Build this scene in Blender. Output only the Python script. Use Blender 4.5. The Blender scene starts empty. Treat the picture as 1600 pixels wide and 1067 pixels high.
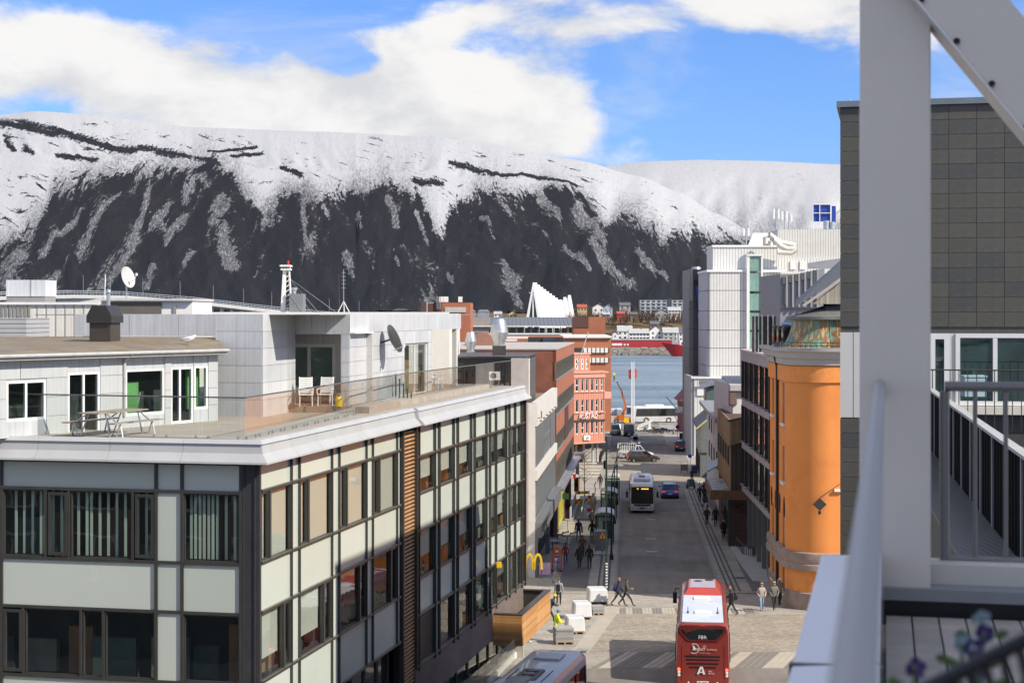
import bpy, bmesh, math, random
from mathutils import Vector, Matrix, noise
R = math.radians
sc = bpy.context.scene
COL = sc.collection
rnd = random.Random(7)
# ------------------------------------------------------------------ camera, world, sun, exposure
F, CX, CY, HC = 2570.0, 800.0, 490.0, 19.0        # focal length in photo pixels, principal column, horizon row, eye height
cam = bpy.data.cameras.new('camera'); camo = bpy.data.objects.new('camera', cam); COL.objects.link(camo)
camo.location = (0, 0, HC); camo.rotation_euler = (R(90), 0, 0)
cam.sensor_width = 36; cam.lens = F/1600*36; cam.shift_y = -(533.5-CY)/1600
cam.clip_start = 0.1; cam.clip_end = 20000
cam.dof.use_dof = True; cam.dof.focus_distance = 95; cam.dof.aperture_fstop = 4.5
sc.camera = camo
SUN_AZ, SUN_EL = 32.0, 39.0                       # azimuth measured from +X towards -Y
sun_dir = Vector((math.cos(R(SUN_EL))*math.cos(R(SUN_AZ)), -math.cos(R(SUN_EL))*math.sin(R(SUN_AZ)), math.sin(R(SUN_EL))))
sl = bpy.data.lights.new('sun', 'SUN'); sl.energy = 3.7; sl.angle = R(0.53); sl.color = (1, .92, .79)
so = bpy.data.objects.new('sun', sl); COL.objects.link(so)
so.rotation_euler = (-sun_dir).to_track_quat('-Z', 'Y').to_euler()
sc.view_settings.view_transform = 'Standard'; sc.view_settings.look = 'None'
sc.view_settings.exposure = 0.72; sc.view_settings.gamma = 1.0; sc.view_settings.use_curve_mapping = False
sc.cycles.max_bounces = 6; sc.cycles.transparent_max_bounces = 16; sc.cycles.glossy_bounces = 3; sc.cycles.diffuse_bounces = 3
sc.cycles.use_denoising = True; sc.cycles.caustics_reflective = False; sc.cycles.caustics_refractive = False
sc.cycles.sample_clamp_indirect = 6
class N:
 """tiny node-graph writer"""
 def __init__(s, nt): s.nt = nt; s.nt.nodes.clear()
 def n(s, typ, ins=None, **props):
  nd = s.nt.nodes.new(typ)
  for k, v in props.items(): setattr(nd, k, v)
  for k, v in (ins or {}).items(): s.set(nd.inputs[k], v)
  return nd
 def set(s, sock, v):
  if isinstance(v, bpy.types.NodeSocket): s.nt.links.new(v, sock)
  elif v is not None:
   if isinstance(v, tuple) and sock.type == 'RGBA' and len(v) == 3: v = (*v, 1)
   sock.default_value = v
 def m(s, op, a, b=None, c=None, clamp=False):
  nd = s.nt.nodes.new('ShaderNodeMath'); nd.operation = op; nd.use_clamp = clamp
  s.set(nd.inputs[0], a)
  if b is not None: s.set(nd.inputs[1], b)
  if c is not None: s.set(nd.inputs[2], c)
  return nd.outputs[0]
 def vm(s, op, a, b):
  nd = s.nt.nodes.new('ShaderNodeVectorMath'); nd.operation = op
  s.set(nd.inputs[0], a); s.set(nd.inputs[1], b); return nd.outputs[0]
 def noise(s, vec, scale, detail=4, rough=.5, dist=0):
  return s.n('ShaderNodeTexNoise', {'Vector': vec, 'Scale': scale, 'Detail': detail, 'Roughness': rough, 'Distortion': dist}).outputs[0]
 def ramp(s, fac, a, b, lo=0., hi=1.):
  return s.n('ShaderNodeMapRange', {0: fac, 1: a, 2: b, 3: lo, 4: hi}, interpolation_type='SMOOTHSTEP').outputs[0]
 def lin(s, fac, a, b, lo=0., hi=1.):
  return s.n('ShaderNodeMapRange', {0: fac, 1: a, 2: b, 3: lo, 4: hi}).outputs[0]
 def mix(s, fac, a, b):
  nd = s.nt.nodes.new('ShaderNodeMix'); nd.data_type = 'RGBA'
  s.set(nd.inputs[0], fac); s.set(nd.inputs[6], a); s.set(nd.inputs[7], b); return nd.outputs[2]
 def scale(s, col, f):
  nd = s.nt.nodes.new('ShaderNodeVectorMath'); nd.operation = 'SCALE'
  s.set(nd.inputs[0], col); s.set(nd.inputs['Scale'], f); return nd.outputs[0]
 def bump(s, h, strength=.5, dist=.02):
  return s.n('ShaderNodeBump', {'Height': h, 'Strength': strength, 'Distance': dist}).outputs[0]
 def coord(s, which='Object'): return s.n('ShaderNodeTexCoord').outputs[which]
 def xyz(s, v): return s.n('ShaderNodeSeparateXYZ', {0: v}).outputs
 def vec(s, x, y, z): return s.n('ShaderNodeCombineXYZ', {0: x, 1: y, 2: z}).outputs[0]
world = bpy.data.worlds.new('World'); sc.world = world; world.use_nodes = True
w = N(world.node_tree)
sky = w.n('ShaderNodeTexSky', sky_type='NISHITA', sun_disc=False, sun_elevation=R(SUN_EL), altitude=50, air_density=1.0, dust_density=.6, ozone_density=1.6)
sky.sun_rotation = math.atan2(sun_dir.x, sun_dir.y)
gd = w.coord('Generated'); gx, gy, gz_ = w.xyz(gd)
az = w.m('ARCTAN2', gx, gy); el = w.m('ARCSINE', gz_)
v3 = w.vm('MULTIPLY', gd, (1, 1, 1.9))
n1 = w.lin(w.noise(v3, 7.5, 9, .58, .25), 0, 1, -.14, 1.14)
n2 = w.noise(w.vm('ADD', v3, (.012, 0, .03)), 7.5, 5, .5, .25)
bias = w.n('ShaderNodeValue').outputs[0]; bias.default_value = .10      # broken cumulus over the whole sky, as in view
# soft clusters of cumulus: (photo column, photo row, half-widths, weight)
for (px, py, rx, ry, a) in [(40, 90, 240, 55, .17), (300, 140, 330, 85, .19), (640, 150, 230, 62, .19), (860, 170, 140, 62, .20), (600, 225, 480, 50, .18),
       (900, 40, 330, 45, .08), (1200, 30, 230, 50, .06), (1330, 60, 120, 110, .06), (1170, 185, 230, 80, -.38), (420, 15, 270, 38, -.42),
       (1010, 150, 60, 40, -.06), (545, 100, 60, 22, -.24), (730, 78, 90, 26, -.2), (1120, 95, 150, 36, -.12), (190, 8, 60, 34, -.26), (60, 5, 80, 12, -.1)]:
 dx = w.m('DIVIDE', w.m('SUBTRACT', az, math.atan((px-CX)/F)), rx/F)
 dy = w.m('DIVIDE', w.m('SUBTRACT', el, (CY-py)/F), ry/F)
 e = w.m('MULTIPLY', w.m('EXPONENT', w.m('MULTIPLY', w.m('ADD', w.m('MULTIPLY', dx, dx), w.m('MULTIPLY', dy, dy)), -1.0)), a)
 bias = w.m('ADD', bias, e)
thin = w.ramp(w.m('ADD', w.noise(w.vm('MULTIPLY', gd, (1, 1, 2.6)), 5.2, 9, .62, .5), w.m('MULTIPLY', bias, .25)), .46, .74, 0, .55)      # thin wisps between the heaps
cov = w.m('MAXIMUM', w.ramp(w.m('ADD', n1, bias), .52, .74), thin)
n3 = w.noise(w.vm('ADD', v3, (.02, 0, .05)), 11, 7, .6, .3)
shade = w.ramp(w.m('ADD', w.m('MULTIPLY', w.m('SUBTRACT', n3, n1), 1.0), w.m('MULTIPLY', n2, .55)), .10, .52)
cl = w.mix(shade, (4.75, 4.65, 4.5, 1), (3.5, 3.5, 3.55, 1))
skyc = w.vm('MULTIPLY', sky.outputs[0], (.36, .52, .86))
mixc = w.mix(w.m('MULTIPLY', cov, .96), skyc, cl)
bg = w.n('ShaderNodeBackground', {'Color': mixc, 'Strength': .125})
w.nt.links.new(bg.outputs[0], w.n('ShaderNodeOutputWorld').inputs[0])
# ------------------------------------------------------------------ materials
MATS = {}
def newmat(name):
 m = bpy.data.materials.new(name); m.use_nodes = True; MATS[name] = m
 return m, N(m.node_tree)
def finish(g, bsdf): g.nt.links.new(bsdf.outputs[0], g.n('ShaderNodeOutputMaterial').inputs[0])
def mat(name, col, rough=.6, metal=0., var=.12, scale=2.0, bump=0., bscale=30., spec=.5, streak=0., coat=0., dirt=None, dirt_amt=.5, dirt_scale=1.5, emit=None):
 """painted / mineral / metal surface: base colour varied by grain, optional vertical weather streaks, dirt patches and bump"""
 if name in MATS: return MATS[name]
 m, g = newmat(name)
 co = g.coord('Object')
 f = g.noise(co, scale, 6, .6)
 k = g.lin(f, .25, .75, 1-var, 1+var)
 if streak:
  sx = g.noise(g.vm('MULTIPLY', co, (5.5, 5.5, .22)), 1.6, 5, .65)
  k = g.m('MULTIPLY', k, g.lin(sx, .3, .7, 1-streak, 1+streak))
 c = g.scale((*col,), k) if True else None
 if dirt:
  d = g.ramp(g.noise(co, dirt_scale, 7, .65), .5, .72, 0, dirt_amt)
  c = g.mix(d, c, (*dirt, 1))
 ins = {'Base Color': c, 'Roughness': g.lin(f, .3, .7, max(rough-.07, 0), min(rough+.07, 1)), 'Metallic': metal, 'Specular IOR Level': spec, 'Coat Weight': coat}
 if bump: ins['Normal'] = g.bump(g.noise(co, bscale, 5, .6), bump, .02)
 if emit: ins['Emission Color'] = (*emit[0], 1); ins['Emission Strength'] = emit[1]
 finish(g, g.n('ShaderNodeBsdfPrincipled', ins)); return m
def glass(name, tint=(.75, .85, .8), refl=.10, rough=.02, opaque=None):
 """clear pane: lets light through, reflects more at grazing angles; opaque = colour of an unlit room behind it"""
 if name in MATS: return MATS[name]
 m, g = newmat(name)
 ge = g.n('ShaderNodeNewGeometry'); dt = g.n('ShaderNodeVectorMath', {0: ge.outputs['Incoming'], 1: ge.outputs['Normal']}, operation='DOT_PRODUCT').outputs['Value']
 fac = g.m('ADD', g.m('MULTIPLY', g.m('POWER', g.m('SUBTRACT', 1, g.m('ABSOLUTE', dt), clamp=True), 5), .92), .045+refl, clamp=True)
 wob = g.bump(g.noise(g.coord('Object'), .7, 2, .5), .12, .05)
 gl = g.n('ShaderNodeBsdfGlossy', {'Color': (.95, .97, .96, 1), 'Roughness': rough, 'Normal': wob})
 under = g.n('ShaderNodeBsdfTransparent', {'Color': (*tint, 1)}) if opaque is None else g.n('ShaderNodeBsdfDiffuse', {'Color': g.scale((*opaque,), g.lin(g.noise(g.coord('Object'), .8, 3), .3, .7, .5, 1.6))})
 mx = g.n('ShaderNodeMixShader', {0: fac, 1: under.outputs[0], 2: gl.outputs[0]})
 g.nt.links.new(mx.outputs[0], g.n('ShaderNodeOutputMaterial').inputs[0]); return m
def brickmat(name, c1, c2, mortar, bw=.25, bh=.08, rot=(0, 0, 0)):
 if name in MATS: return MATS[name]
 m, g = newmat(name)
 x, y, z = g.xyz(g.coord('Object'))
 b = g.n('ShaderNodeTexBrick', {'Vector': g.vec(g.m('ADD', x, y), z, 0), 'Color1': (*c1, 1), 'Color2': (*c2, 1), 'Mortar': (*mortar, 1), 'Scale': 1, 'Mortar Size': .012, 'Brick Width': bw, 'Row Height': bh})
 k = g.lin(g.noise(g.coord('Object'), .6, 6, .6), .3, .7, .82, 1.15)
 finish(g, g.n('ShaderNodeBsdfPrincipled', {'Base Color': g.scale(b.outputs[0], k), 'Roughness': .85, 'Normal': g.bump(b.outputs[1], -.6, .01)})); return m
def ribmat(name, col, period=.2, axis='xy', rough=.5, metal=0., depth=.6, var=.06, dirt=None):
 """profiled sheet or board cladding seen from afar: vertical ribs"""
 if name in MATS: return MATS[name]
 m, g = newmat(name)
 co = g.coord('Object'); x, y, z = g.xyz(co)
 t = g.m('ADD', x, y) if axis == 'xy' else (x if axis == 'x' else (z if axis == 'z' else y))
 h = g.m('ABSOLUTE', g.m('SINE', g.m('MULTIPLY', t, math.pi/period)))
 h2 = g.ramp(h, .1, .5)
 k = g.m('MULTIPLY', g.lin(h2, 0, 1, .62, 1.0), g.lin(g.noise(co, .9, 6, .65), .3, .7, 1-var, 1+var))
 c = g.scale((*col,), k)
 if dirt: c = g.mix(g.ramp(g.noise(g.vm('MULTIPLY', co, (3, 3, .4)), 1.2, 6, .6), .5, .75, 0, .5), c, (*dirt, 1))
 finish(g, g.n('ShaderNodeBsdfPrincipled', {'Base Color': c, 'Roughness': rough, 'Metallic': metal, 'Normal': g.bump(h2, depth, .05)})); return m
M = dict
m_panel = mat('panel_glass_mint', (.50, .55, .49), .22, var=.03, scale=.4, spec=.5)
m_panel2 = mat('panel_glass_mint_b', (.54, .59, .53), .22, var=.03, scale=.4, spec=.5)
m_dark = mat('anodised_dark', (.058, .057, .053), .42, .2, .15, 1.2)
m_bronze = mat('bronze_cap', (.20, .185, .155), .4, .4, .15, 1.5)
m_zinc = mat('zinc_sheet', (.60, .615, .625), .45, .2, .06, .7, streak=.14)
m_zinc2 = mat('zinc_sheet_b', (.54, .56, .58), .48, .2, .07, .7, streak=.16)
m_flash = mat('zinc_flashing', (.43, .435, .435), .55, .1, .06, .8, dirt=(.38, .37, .35), dirt_amt=.4)
m_white = mat('white_paint', (.78, .78, .76), .45, var=.05)
m_black = mat('black_plastic', (.015, .015, .016), .45, var=.2)
m_steel = mat('brushed_steel', (.50, .51, .53), .32, .85, .08, 3)
m_galv = mat('galvanised', (.50, .52, .54), .38, .75, .12, 4)
m_glass = glass('clear_glass', tint=(.84, .93, .89), refl=.055)
m_glassrail = glass('rail_glass', tint=(.955, .975, .965), refl=.0)
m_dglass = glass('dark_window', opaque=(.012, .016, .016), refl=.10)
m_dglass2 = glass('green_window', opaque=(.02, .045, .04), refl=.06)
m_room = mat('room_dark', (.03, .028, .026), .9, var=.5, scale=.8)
m_blind = mat('roller_blind', (.50, .47, .44), .8, var=.04, scale=.6)
m_tyre = mat('tyre', (.018, .018, .018), .8); m_rim = mat('rim', (.45, .46, .47), .3, .8)
m_red_l = mat('red_lens', (.5, .012, .01), .2, emit=((1, .05, .02), .4)); m_wlens = mat('clear_lens', (.75, .75, .72), .12, spec=.8)
m_wood = mat('weathered_wood', (.30, .25, .20), .75, var=.25, scale=4, streak=.1)
m_concrete = mat('concrete', (.42, .41, .39), .8, var=.1, scale=.8, bump=.2, dirt=(.25, .24, .22), dirt_amt=.35)
# ------------------------------------------------------------------ mesh builder and object helpers
class MB:
 def __init__(s): s.v = []; s.f = []; s.m = []; s.mi = 0
 def poly(s, pts):
  i = len(s.v); s.v += [tuple(p) for p in pts]; s.f.append(tuple(range(i, i+len(pts)))); s.m.append(s.mi); return s
 def hexa(s, P):
  """8 points: bottom 4 then top 4, same winding"""
  i = len(s.v); s.v += [tuple(p) for p in P]
  for q in ((0, 3, 2, 1), (4, 5, 6, 7), (0, 1, 5, 4), (1, 2, 6, 5), (2, 3, 7, 6), (3, 0, 4, 7)):
   s.f.append(tuple(i+k for k in q)); s.m.append(s.mi)
  return s
 def box(s, x0, x1, y0, y1, z0, z1):
  if x0 > x1: x0, x1 = x1, x0
  if y0 > y1: y0, y1 = y1, y0
  if z0 > z1: z0, z1 = z1, z0
  return s.hexa([(x0, y0, z0), (x1, y0, z0), (x1, y1, z0), (x0, y1, z0), (x0, y0, z1), (x1, y0, z1), (x1, y1, z1), (x0, y1, z1)])
 def beam(s, a, b, w, h, up=(0, 0, 1)):
  a, b = Vector(a), Vector(b); d = (b-a).normalized(); u = Vector(up)
  if abs(d.dot(u)) > .98: u = Vector((1, 0, 0))
  r = d.cross(u).normalized()*w/2; t = r.cross(d).normalized()*h/2
  return s.hexa([a-r-t, a+r-t, b+r-t, b-r-t, a-r+t, a+r+t, b+r+t, b-r+t])
 def tube(s, pts, r, n=8, caps=True):
  pts = [Vector(p) for p in pts]; i0 = len(s.v); k = len(pts)
  ref = None
  for j, p in enumerate(pts):
   d = (pts[min(j+1, k-1)]-pts[max(j-1, 0)]).normalized()
   u = Vector((0, 0, 1)) if abs(d.z) < .95 else Vector((1, 0, 0))
   if ref is not None and abs(d.dot(ref)) < .95: u = ref
   a = d.cross(u).normalized(); b = a.cross(d).normalized(); ref = b
   rr = r[j] if isinstance(r, (list, tuple)) else r
   for q in range(n):
    t = 2*math.pi*q/n; s.v.append(tuple(p+a*rr*math.cos(t)+b*rr*math.sin(t)))
  for j in range(k-1):
   for q in range(n):
    s.f.append((i0+j*n+q, i0+j*n+(q+1) % n, i0+(j+1)*n+(q+1) % n, i0+(j+1)*n+q)); s.m.append(s.mi)
  if caps:
   s.f.append(tuple(i0+q for q in range(n))); s.f.append(tuple(i0+(k-1)*n+q for q in range(n))[::-1]); s.m += [s.mi]*2
  return s
 def lathe(s, prof, n=16, c=(0, 0, 0), axis='z', a0=0, a1=2*math.pi):
  i0 = len(s.v); full = abs(a1-a0-2*math.pi) < 1e-6; cols = n if full else n+1
  for q in range(cols):
   t = a0+(a1-a0)*q/n
   for (r, z) in prof:
    if axis == 'z': p = (c[0]+r*math.cos(t), c[1]+r*math.sin(t), c[2]+z)
    elif axis == 'x': p = (c[0]+z, c[1]+r*math.cos(t), c[2]+r*math.sin(t))
    else: p = (c[0]+r*math.cos(t), c[1]+z, c[2]+r*math.sin(t))
    s.v.append(p)
  L = len(prof)
  for q in range(n):
   q2 = (q+1) % cols
   for j in range(L-1):
    s.f.append((i0+q*L+j, i0+q2*L+j, i0+q2*L+j+1, i0+q*L+j+1)); s.m.append(s.mi)
  return s
 def prism(s, pts, axis, d0, d1):
  """2-D outline extruded along axis (x, y or z) from d0 to d1"""
  def P(p, d): return (d, p[0], p[1]) if axis == 'x' else ((p[0], d, p[1]) if axis == 'y' else (p[0], p[1], d))
  n = len(pts); i = len(s.v)
  s.v += [P(p, d0) for p in pts]+[P(p, d1) for p in pts]
  s.f.append(tuple(range(i, i+n))); s.f.append(tuple(range(i+2*n-1, i+n-1, -1))); s.m += [s.mi]*2
  for k in range(n):
   s.f.append((i+k, i+n+k, i+n+(k+1) % n, i+(k+1) % n)); s.m.append(s.mi)
  return s
 def mesh(s, name, mats, smooth=False):
  me = bpy.data.meshes.new(name); me.from_pydata(s.v, [], s.f)
  for m_ in (mats if isinstance(mats, (list, tuple)) else [mats]): me.materials.append(m_)
  me.polygons.foreach_set('material_index', s.m)
  bm = bmesh.new(); bm.from_mesh(me)
  if smooth: bmesh.ops.remove_doubles(bm, verts=bm.verts, dist=1e-5)
  bmesh.ops.recalc_face_normals(bm, faces=bm.faces); bm.to_mesh(me); bm.free()
  if smooth:
   me.polygons.foreach_set('use_smooth', [True]*len(me.polygons))
   try: me.set_sharp_from_angle(angle=R(38))
   except Exception: pass
  return me
 def build(s, name, mats, parent=None, smooth=False, bevel=0, loc=(0, 0, 0), rotz=0):
  o = bpy.data.objects.new(name, s.mesh(name, mats, smooth)); COL.objects.link(o)
  if parent: o.parent = parent
  o.location = loc; o.rotation_euler = (0, 0, rotz)
  if bevel:
   b = o.modifiers.new('bevel', 'BEVEL'); b.width = bevel; b.segments = 2; b.limit_method = 'ANGLE'; b.angle_limit = R(40)
  return o
def tag(o, label=None, cat=None, group=None, kind=None):
 if label: o['label'] = label
 if cat: o['category'] = cat
 if group: o['group'] = group
 if kind: o['kind'] = kind
 return o
def thing(name, label, cat, loc=(0, 0, 0), rotz=0, group=None):
 o = bpy.data.objects.new(name, None); COL.objects.link(o); o.empty_display_size = .1
 o.location = loc; o.rotation_euler = (0, 0, rotz); return tag(o, label, cat, group)
def inst(name, me, parent, loc=(0, 0, 0), rot=(0, 0, 0), scale=None):
 o = bpy.data.objects.new(name, me); COL.objects.link(o); o.parent = parent; o.location = loc; o.rotation_euler = rot
 if scale: o.scale = scale
 return o
def dup(root, loc, rotz=None, label=None, group=None):
 def cp(o, par):
  c = o.copy(); COL.objects.link(c); c.parent = par
  for ch in o.children: cp(ch, c)
  return c
 r = cp(root, None); r.location = loc
 if rotz is not None: r.rotation_euler = (0, 0, rotz)
 tag(r, label, None, group); return r
_bc = {}
def boxmesh(dx, dy, dz, m_, name='piece'):
 k = (round(dx, 3), round(dy, 3), round(dz, 3), m_.name)
 if k not in _bc: _bc[k] = MB().box(0, dx, 0, dy, 0, dz).mesh(name, m_)
 return _bc[k]
def text(name, s, size, parent, m_, loc, rot, extrude=.01, align='CENTER', shear=0):
 cu = bpy.data.curves.new(name, 'FONT'); cu.body = s; cu.size = size; cu.extrude = extrude; cu.align_x = align; cu.align_y = 'CENTER'; cu.shear = shear
 cu.materials.append(m_); cu.resolution_u = 3
 o = bpy.data.objects.new(name, cu); COL.objects.link(o); o.parent = parent; o.location = loc; o.rotation_euler = rot; return o
# ground height: the street falls gently towards the harbour
GP = [(-200, 17.0), (60, 17.2), (78, 17.6), (92, 18.4), (105, 19.0), (125, 19.4), (160, 20.0), (240, 20.7), (300, 21.6), (345, 22.5), (392, 22.9)]
def drop(Y):
 for (a, ha), (b, hb) in zip(GP, GP[1:]):
  if Y <= b: return ha+(hb-ha)*(Y-a)/(b-a)
 return GP[-1][1]
def gz(Y): return HC-drop(Y)
def W(px, py, Y): return Vector(((px-CX)/F*Y, Y, HC-(py-CY)/F*Y))
def G(px, py, dz=0):
 """the ground point seen at a photo pixel"""
 lo, hi = 20., 392.
 for _ in range(50):
  Y = (lo+hi)/2
  if drop(Y)*F/Y > py-CY: lo = Y
  else: hi = Y
 return Vector(((px-CX)/F*Y, Y, gz(Y)+dz))
class Wall:
 """a vertical wall of a building: a runs along it, d goes inwards, z up (all in the building's own axes)"""
 def __init__(s, root, o, ea, ed):
  s.root = root; s.o = Vector((*o, 0)); s.ea = Vector((*ea, 0)).normalized(); s.ed = Vector((*ed, 0)).normalized()
  rz = Matrix.Rotation(root.rotation_euler.z, 3, 'Z')
  s.wo = Vector(root.location)+rz @ s.o; s.wa = rz @ s.ea; s.wd = rz @ s.ed; s.z0 = root.location.z
 def pt(s, a, z, d=0): return s.o+s.ea*a+s.ed*d+Vector((0, 0, z))
 def at(s, px, py=CY, d=0):
  q = (px-CX)/F; o = s.wo+s.wd*d
  a = (o.y*q-o.x)/(s.wa.x-q*s.wa.y); Y = o.y+a*s.wa.y
  return a, HC-(py-CY)/F*Y-s.z0
 def a(s, px, d=0): return s.at(px, CY, d)[0]
 def z(s, px, py, d=0): return s.at(px, py, d)[1]
 def box(s, mb, a0, a1, z0, z1, d0, d1):
  P = [s.pt(a, z, d) for z in (min(z0, z1), max(z0, z1)) for (a, d) in ((a0, d0), (a1, d0), (a1, d1), (a0, d1))]
  return mb.hexa(P)
 def quad(s, mb, a0, a1, z0, z1, d=0): return mb.poly([s.pt(a0, z0, d), s.pt(a1, z0, d), s.pt(a1, z1, d), s.pt(a0, z1, d)])
 def holes(s, mb, a0, a1, z0, z1, hs, depth=.2, d=0):
  """wall face with openings and their reveals"""
  A = sorted({a0, a1, *[min(max(h[i], a0), a1) for h in hs for i in (0, 1)]}); Z = sorted({z0, z1, *[min(max(h[i], z0), z1) for h in hs for i in (2, 3)]})
  for i in range(len(A)-1):
   for j in range(len(Z)-1):
    ca, cz = (A[i]+A[i+1])/2, (Z[j]+Z[j+1])/2
    if not any(h[0] < ca < h[1] and h[2] < cz < h[3] for h in hs): s.quad(mb, A[i], A[i+1], Z[j], Z[j+1], d)
  for (p, q, r, t) in hs:
   for (x0, y0, x1, y1) in ((p, r, q, r), (q, r, q, t), (q, t, p, t), (p, t, p, r)):
    mb.poly([s.pt(x0, y0, d), s.pt(x1, y1, d), s.pt(x1, y1, d+depth), s.pt(x0, y0, d+depth)])
  return mb
 _c = {}
 def piece(s, name, da, dz, d0, d1, m_, a, z, parent=None):
  """a box piece of the wall sharing its mesh with equal ones"""
  k = (name, round(da, 3), round(dz, 3), round(d0, 3), round(d1, 3), m_.name, tuple(s.ea), tuple(s.ed))
  if k not in Wall._c:
   mb = MB(); o = s.o; s.o = Vector((0, 0, 0)); s.box(mb, 0, da, 0, dz, d0, d1); s.o = o; Wall._c[k] = mb.mesh(name, m_)
  return inst(name, Wall._c[k], parent or s.root, s.pt(a, z))
 def window(s, a0, a1, z0, z1, depth=.15, fm=None, pm=None, fw=.06, nv=1, nh=1, frac=None, name='window', parent=None, proud=.0):
  """window object (its frame is the mesh) with panes as sub-parts"""
  fm = fm or m_white; pm = pm or m_dglass; wd, h = a1-a0, z1-z0
  k = ('w', name, round(wd, 3), round(h, 3), round(depth, 3), fm.name, pm.name, round(fw, 3), nv, nh, frac, tuple(s.ea), tuple(s.ed), proud)
  if k not in Wall._c:
   o = s.o; s.o = Vector((0, 0, 0)); mb = MB(); d0, d1 = depth-.05-proud, depth+.03
   s.box(mb, 0, wd, 0, fw, d0, d1); s.box(mb, 0, wd, h-fw, h, d0, d1); s.box(mb, 0, fw, fw, h-fw, d0, d1); s.box(mb, wd-fw, wd, fw, h-fw, d0, d1)
   for i in range(1, nv): x = wd*(frac if frac and nv == 2 else i/nv); s.box(mb, x-fw/2, x+fw/2, fw, h-fw, d0+.004, d1-.004)
   for i in range(1, nh): y = h*i/nh; s.box(mb, fw, wd-fw, y-fw/2, y+fw/2, d0+.008, d1-.008)
   pb = MB(); s.quad(pb, fw, wd-fw, fw, h-fw, depth)
   s.o = o; Wall._c[k] = (mb.mesh(name, fm), pb.mesh('pane', pm))
  f, p = Wall._c[k]
  wo = inst(name, f, parent or s.root, s.pt(a0, z0)); inst('pane', p, wo); return wo
# ------------------------------------------------------------------ far terrain: the snowy mountain, the hill behind it, the far shore and the sound
def interp(T, x):
 if x <= T[0][0]: return T[0][1]
 for (a, b), (c, d) in zip(T, T[1:]):
  if x <= c: t = (x-a)/(c-a); t = t*t*(3-2*t)*.5+t*.5; return b+(d-b)*t
 return T[-1][1]
RIDGE = [(-1800, 330), (-900, 230), (-300, 185), (0, 180), (60, 174), (130, 178), (300, 199), (500, 206), (680, 214), (760, 226), (900, 250), (1000, 276), (1060, 300), (1120, 334), (1180, 366), (1300, 420), (1500, 470), (1800, 488)]
SNOW = [(-900, 330), (-60, 400), (0, 382), (60, 352), (89, 290), (119, 288), (196, 269), (226, 268), (298, 272), (333, 257), (369, 275), (387, 311), (416, 345), (440, 310), (476, 314), (512, 317), (560, 299), (597, 280), (631, 305), (655, 322), (692, 368), (708, 328), (744, 300), (785, 300), (817, 322), (850, 305), (873, 309), (914, 325), (951, 372), (972, 346), (1007, 365), (1044, 379), (1085, 368), (1155, 381), (1300, 440)]
# snow-filled gullies and patches: (column, row, half-width) along each
GULLY = [[(238, 270, 3), (229, 310, 3.5), (217, 350, 6), (202, 394, 9), (185, 425, 8), (160, 450, 7)], [(125, 325, 3), (98, 356, 6), (68, 385, 8)], [(190, 300, 2), (160, 335, 4.5), (122, 394, 9)], [(262, 330, 8), (246, 352, 12), (262, 372, 9)], [(286, 345, 6), (262, 385, 6)],
  [(352, 328, 12), (340, 355, 13), (352, 395, 13), (364, 420, 8)], [(300, 272, 8), (294, 300, 10), (288, 322, 5)], [(316, 285, 10), (325, 300, 5)], [(474, 300, 3), (473, 340, 4), (478, 390, 3)], [(560, 335, 3.5), (564, 370, 3)], [(607, 311, 4), (615, 340, 5), (622, 364, 3)], [(652, 340, 4), (667, 376, 4)], [(426, 318, 12), (424, 348, 11)],
  [(786, 408, 4), (798, 440, 9), (812, 476, 4)], [(882, 402, 4), (900, 420, 6), (919, 436, 4)], [(752, 340, 4), (771, 376, 4)], [(924, 402, 6), (950, 420, 8), (984, 446, 7)], [(540, 405, 7), (552, 440, 4)], [(618, 408, 3), (622, 420, 3)], [(90, 420, 5), (70, 455, 8)], [(40, 400, 9), (10, 440, 12)], [(240, 420, 5), (228, 450, 5)], [(300, 400, 4), (290, 420, 4)], [(505, 330, 3), (515, 350, 4)],
  [(845, 320, 7), (868, 350, 9), (874, 362, 4)], [(905, 340, 10), (940, 380, 12)], [(1000, 400, 5), (1040, 430, 5)], [(700, 420, 3), (706, 440, 3)]]
LEDGE = [[(-200, 186, 9), (-60, 189, 8), (0, 192, 8), (60, 201, 9), (110, 210, 8), (165, 226, 8), (210, 236, 5)], [(218, 230, 5), (262, 240, 7), (296, 246, 5), (340, 254, 5)], [(325, 236, 2), (400, 229, 2.5)], [(360, 242, 2.5), (410, 238, 3)], [(440, 262, 5), (470, 280, 5)], [(10, 222, 7), (22, 236, 4)], [(40, 232, 6), (52, 240, 4)], [(90, 240, 4), (150, 252, 5)], [(648, 288, 6), (690, 294, 5)], [(705, 255, 6), (770, 272, 5)], [(760, 268, 3), (850, 285, 4), (900, 300, 3)], [(960, 262, 3), (1040, 285, 5), (1100, 315, 6), (1170, 352, 7)]]
def fb(x, y, z, o=5): return noise.fractal(Vector((x, y, z)), 1.0, 2.0, o)
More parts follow.
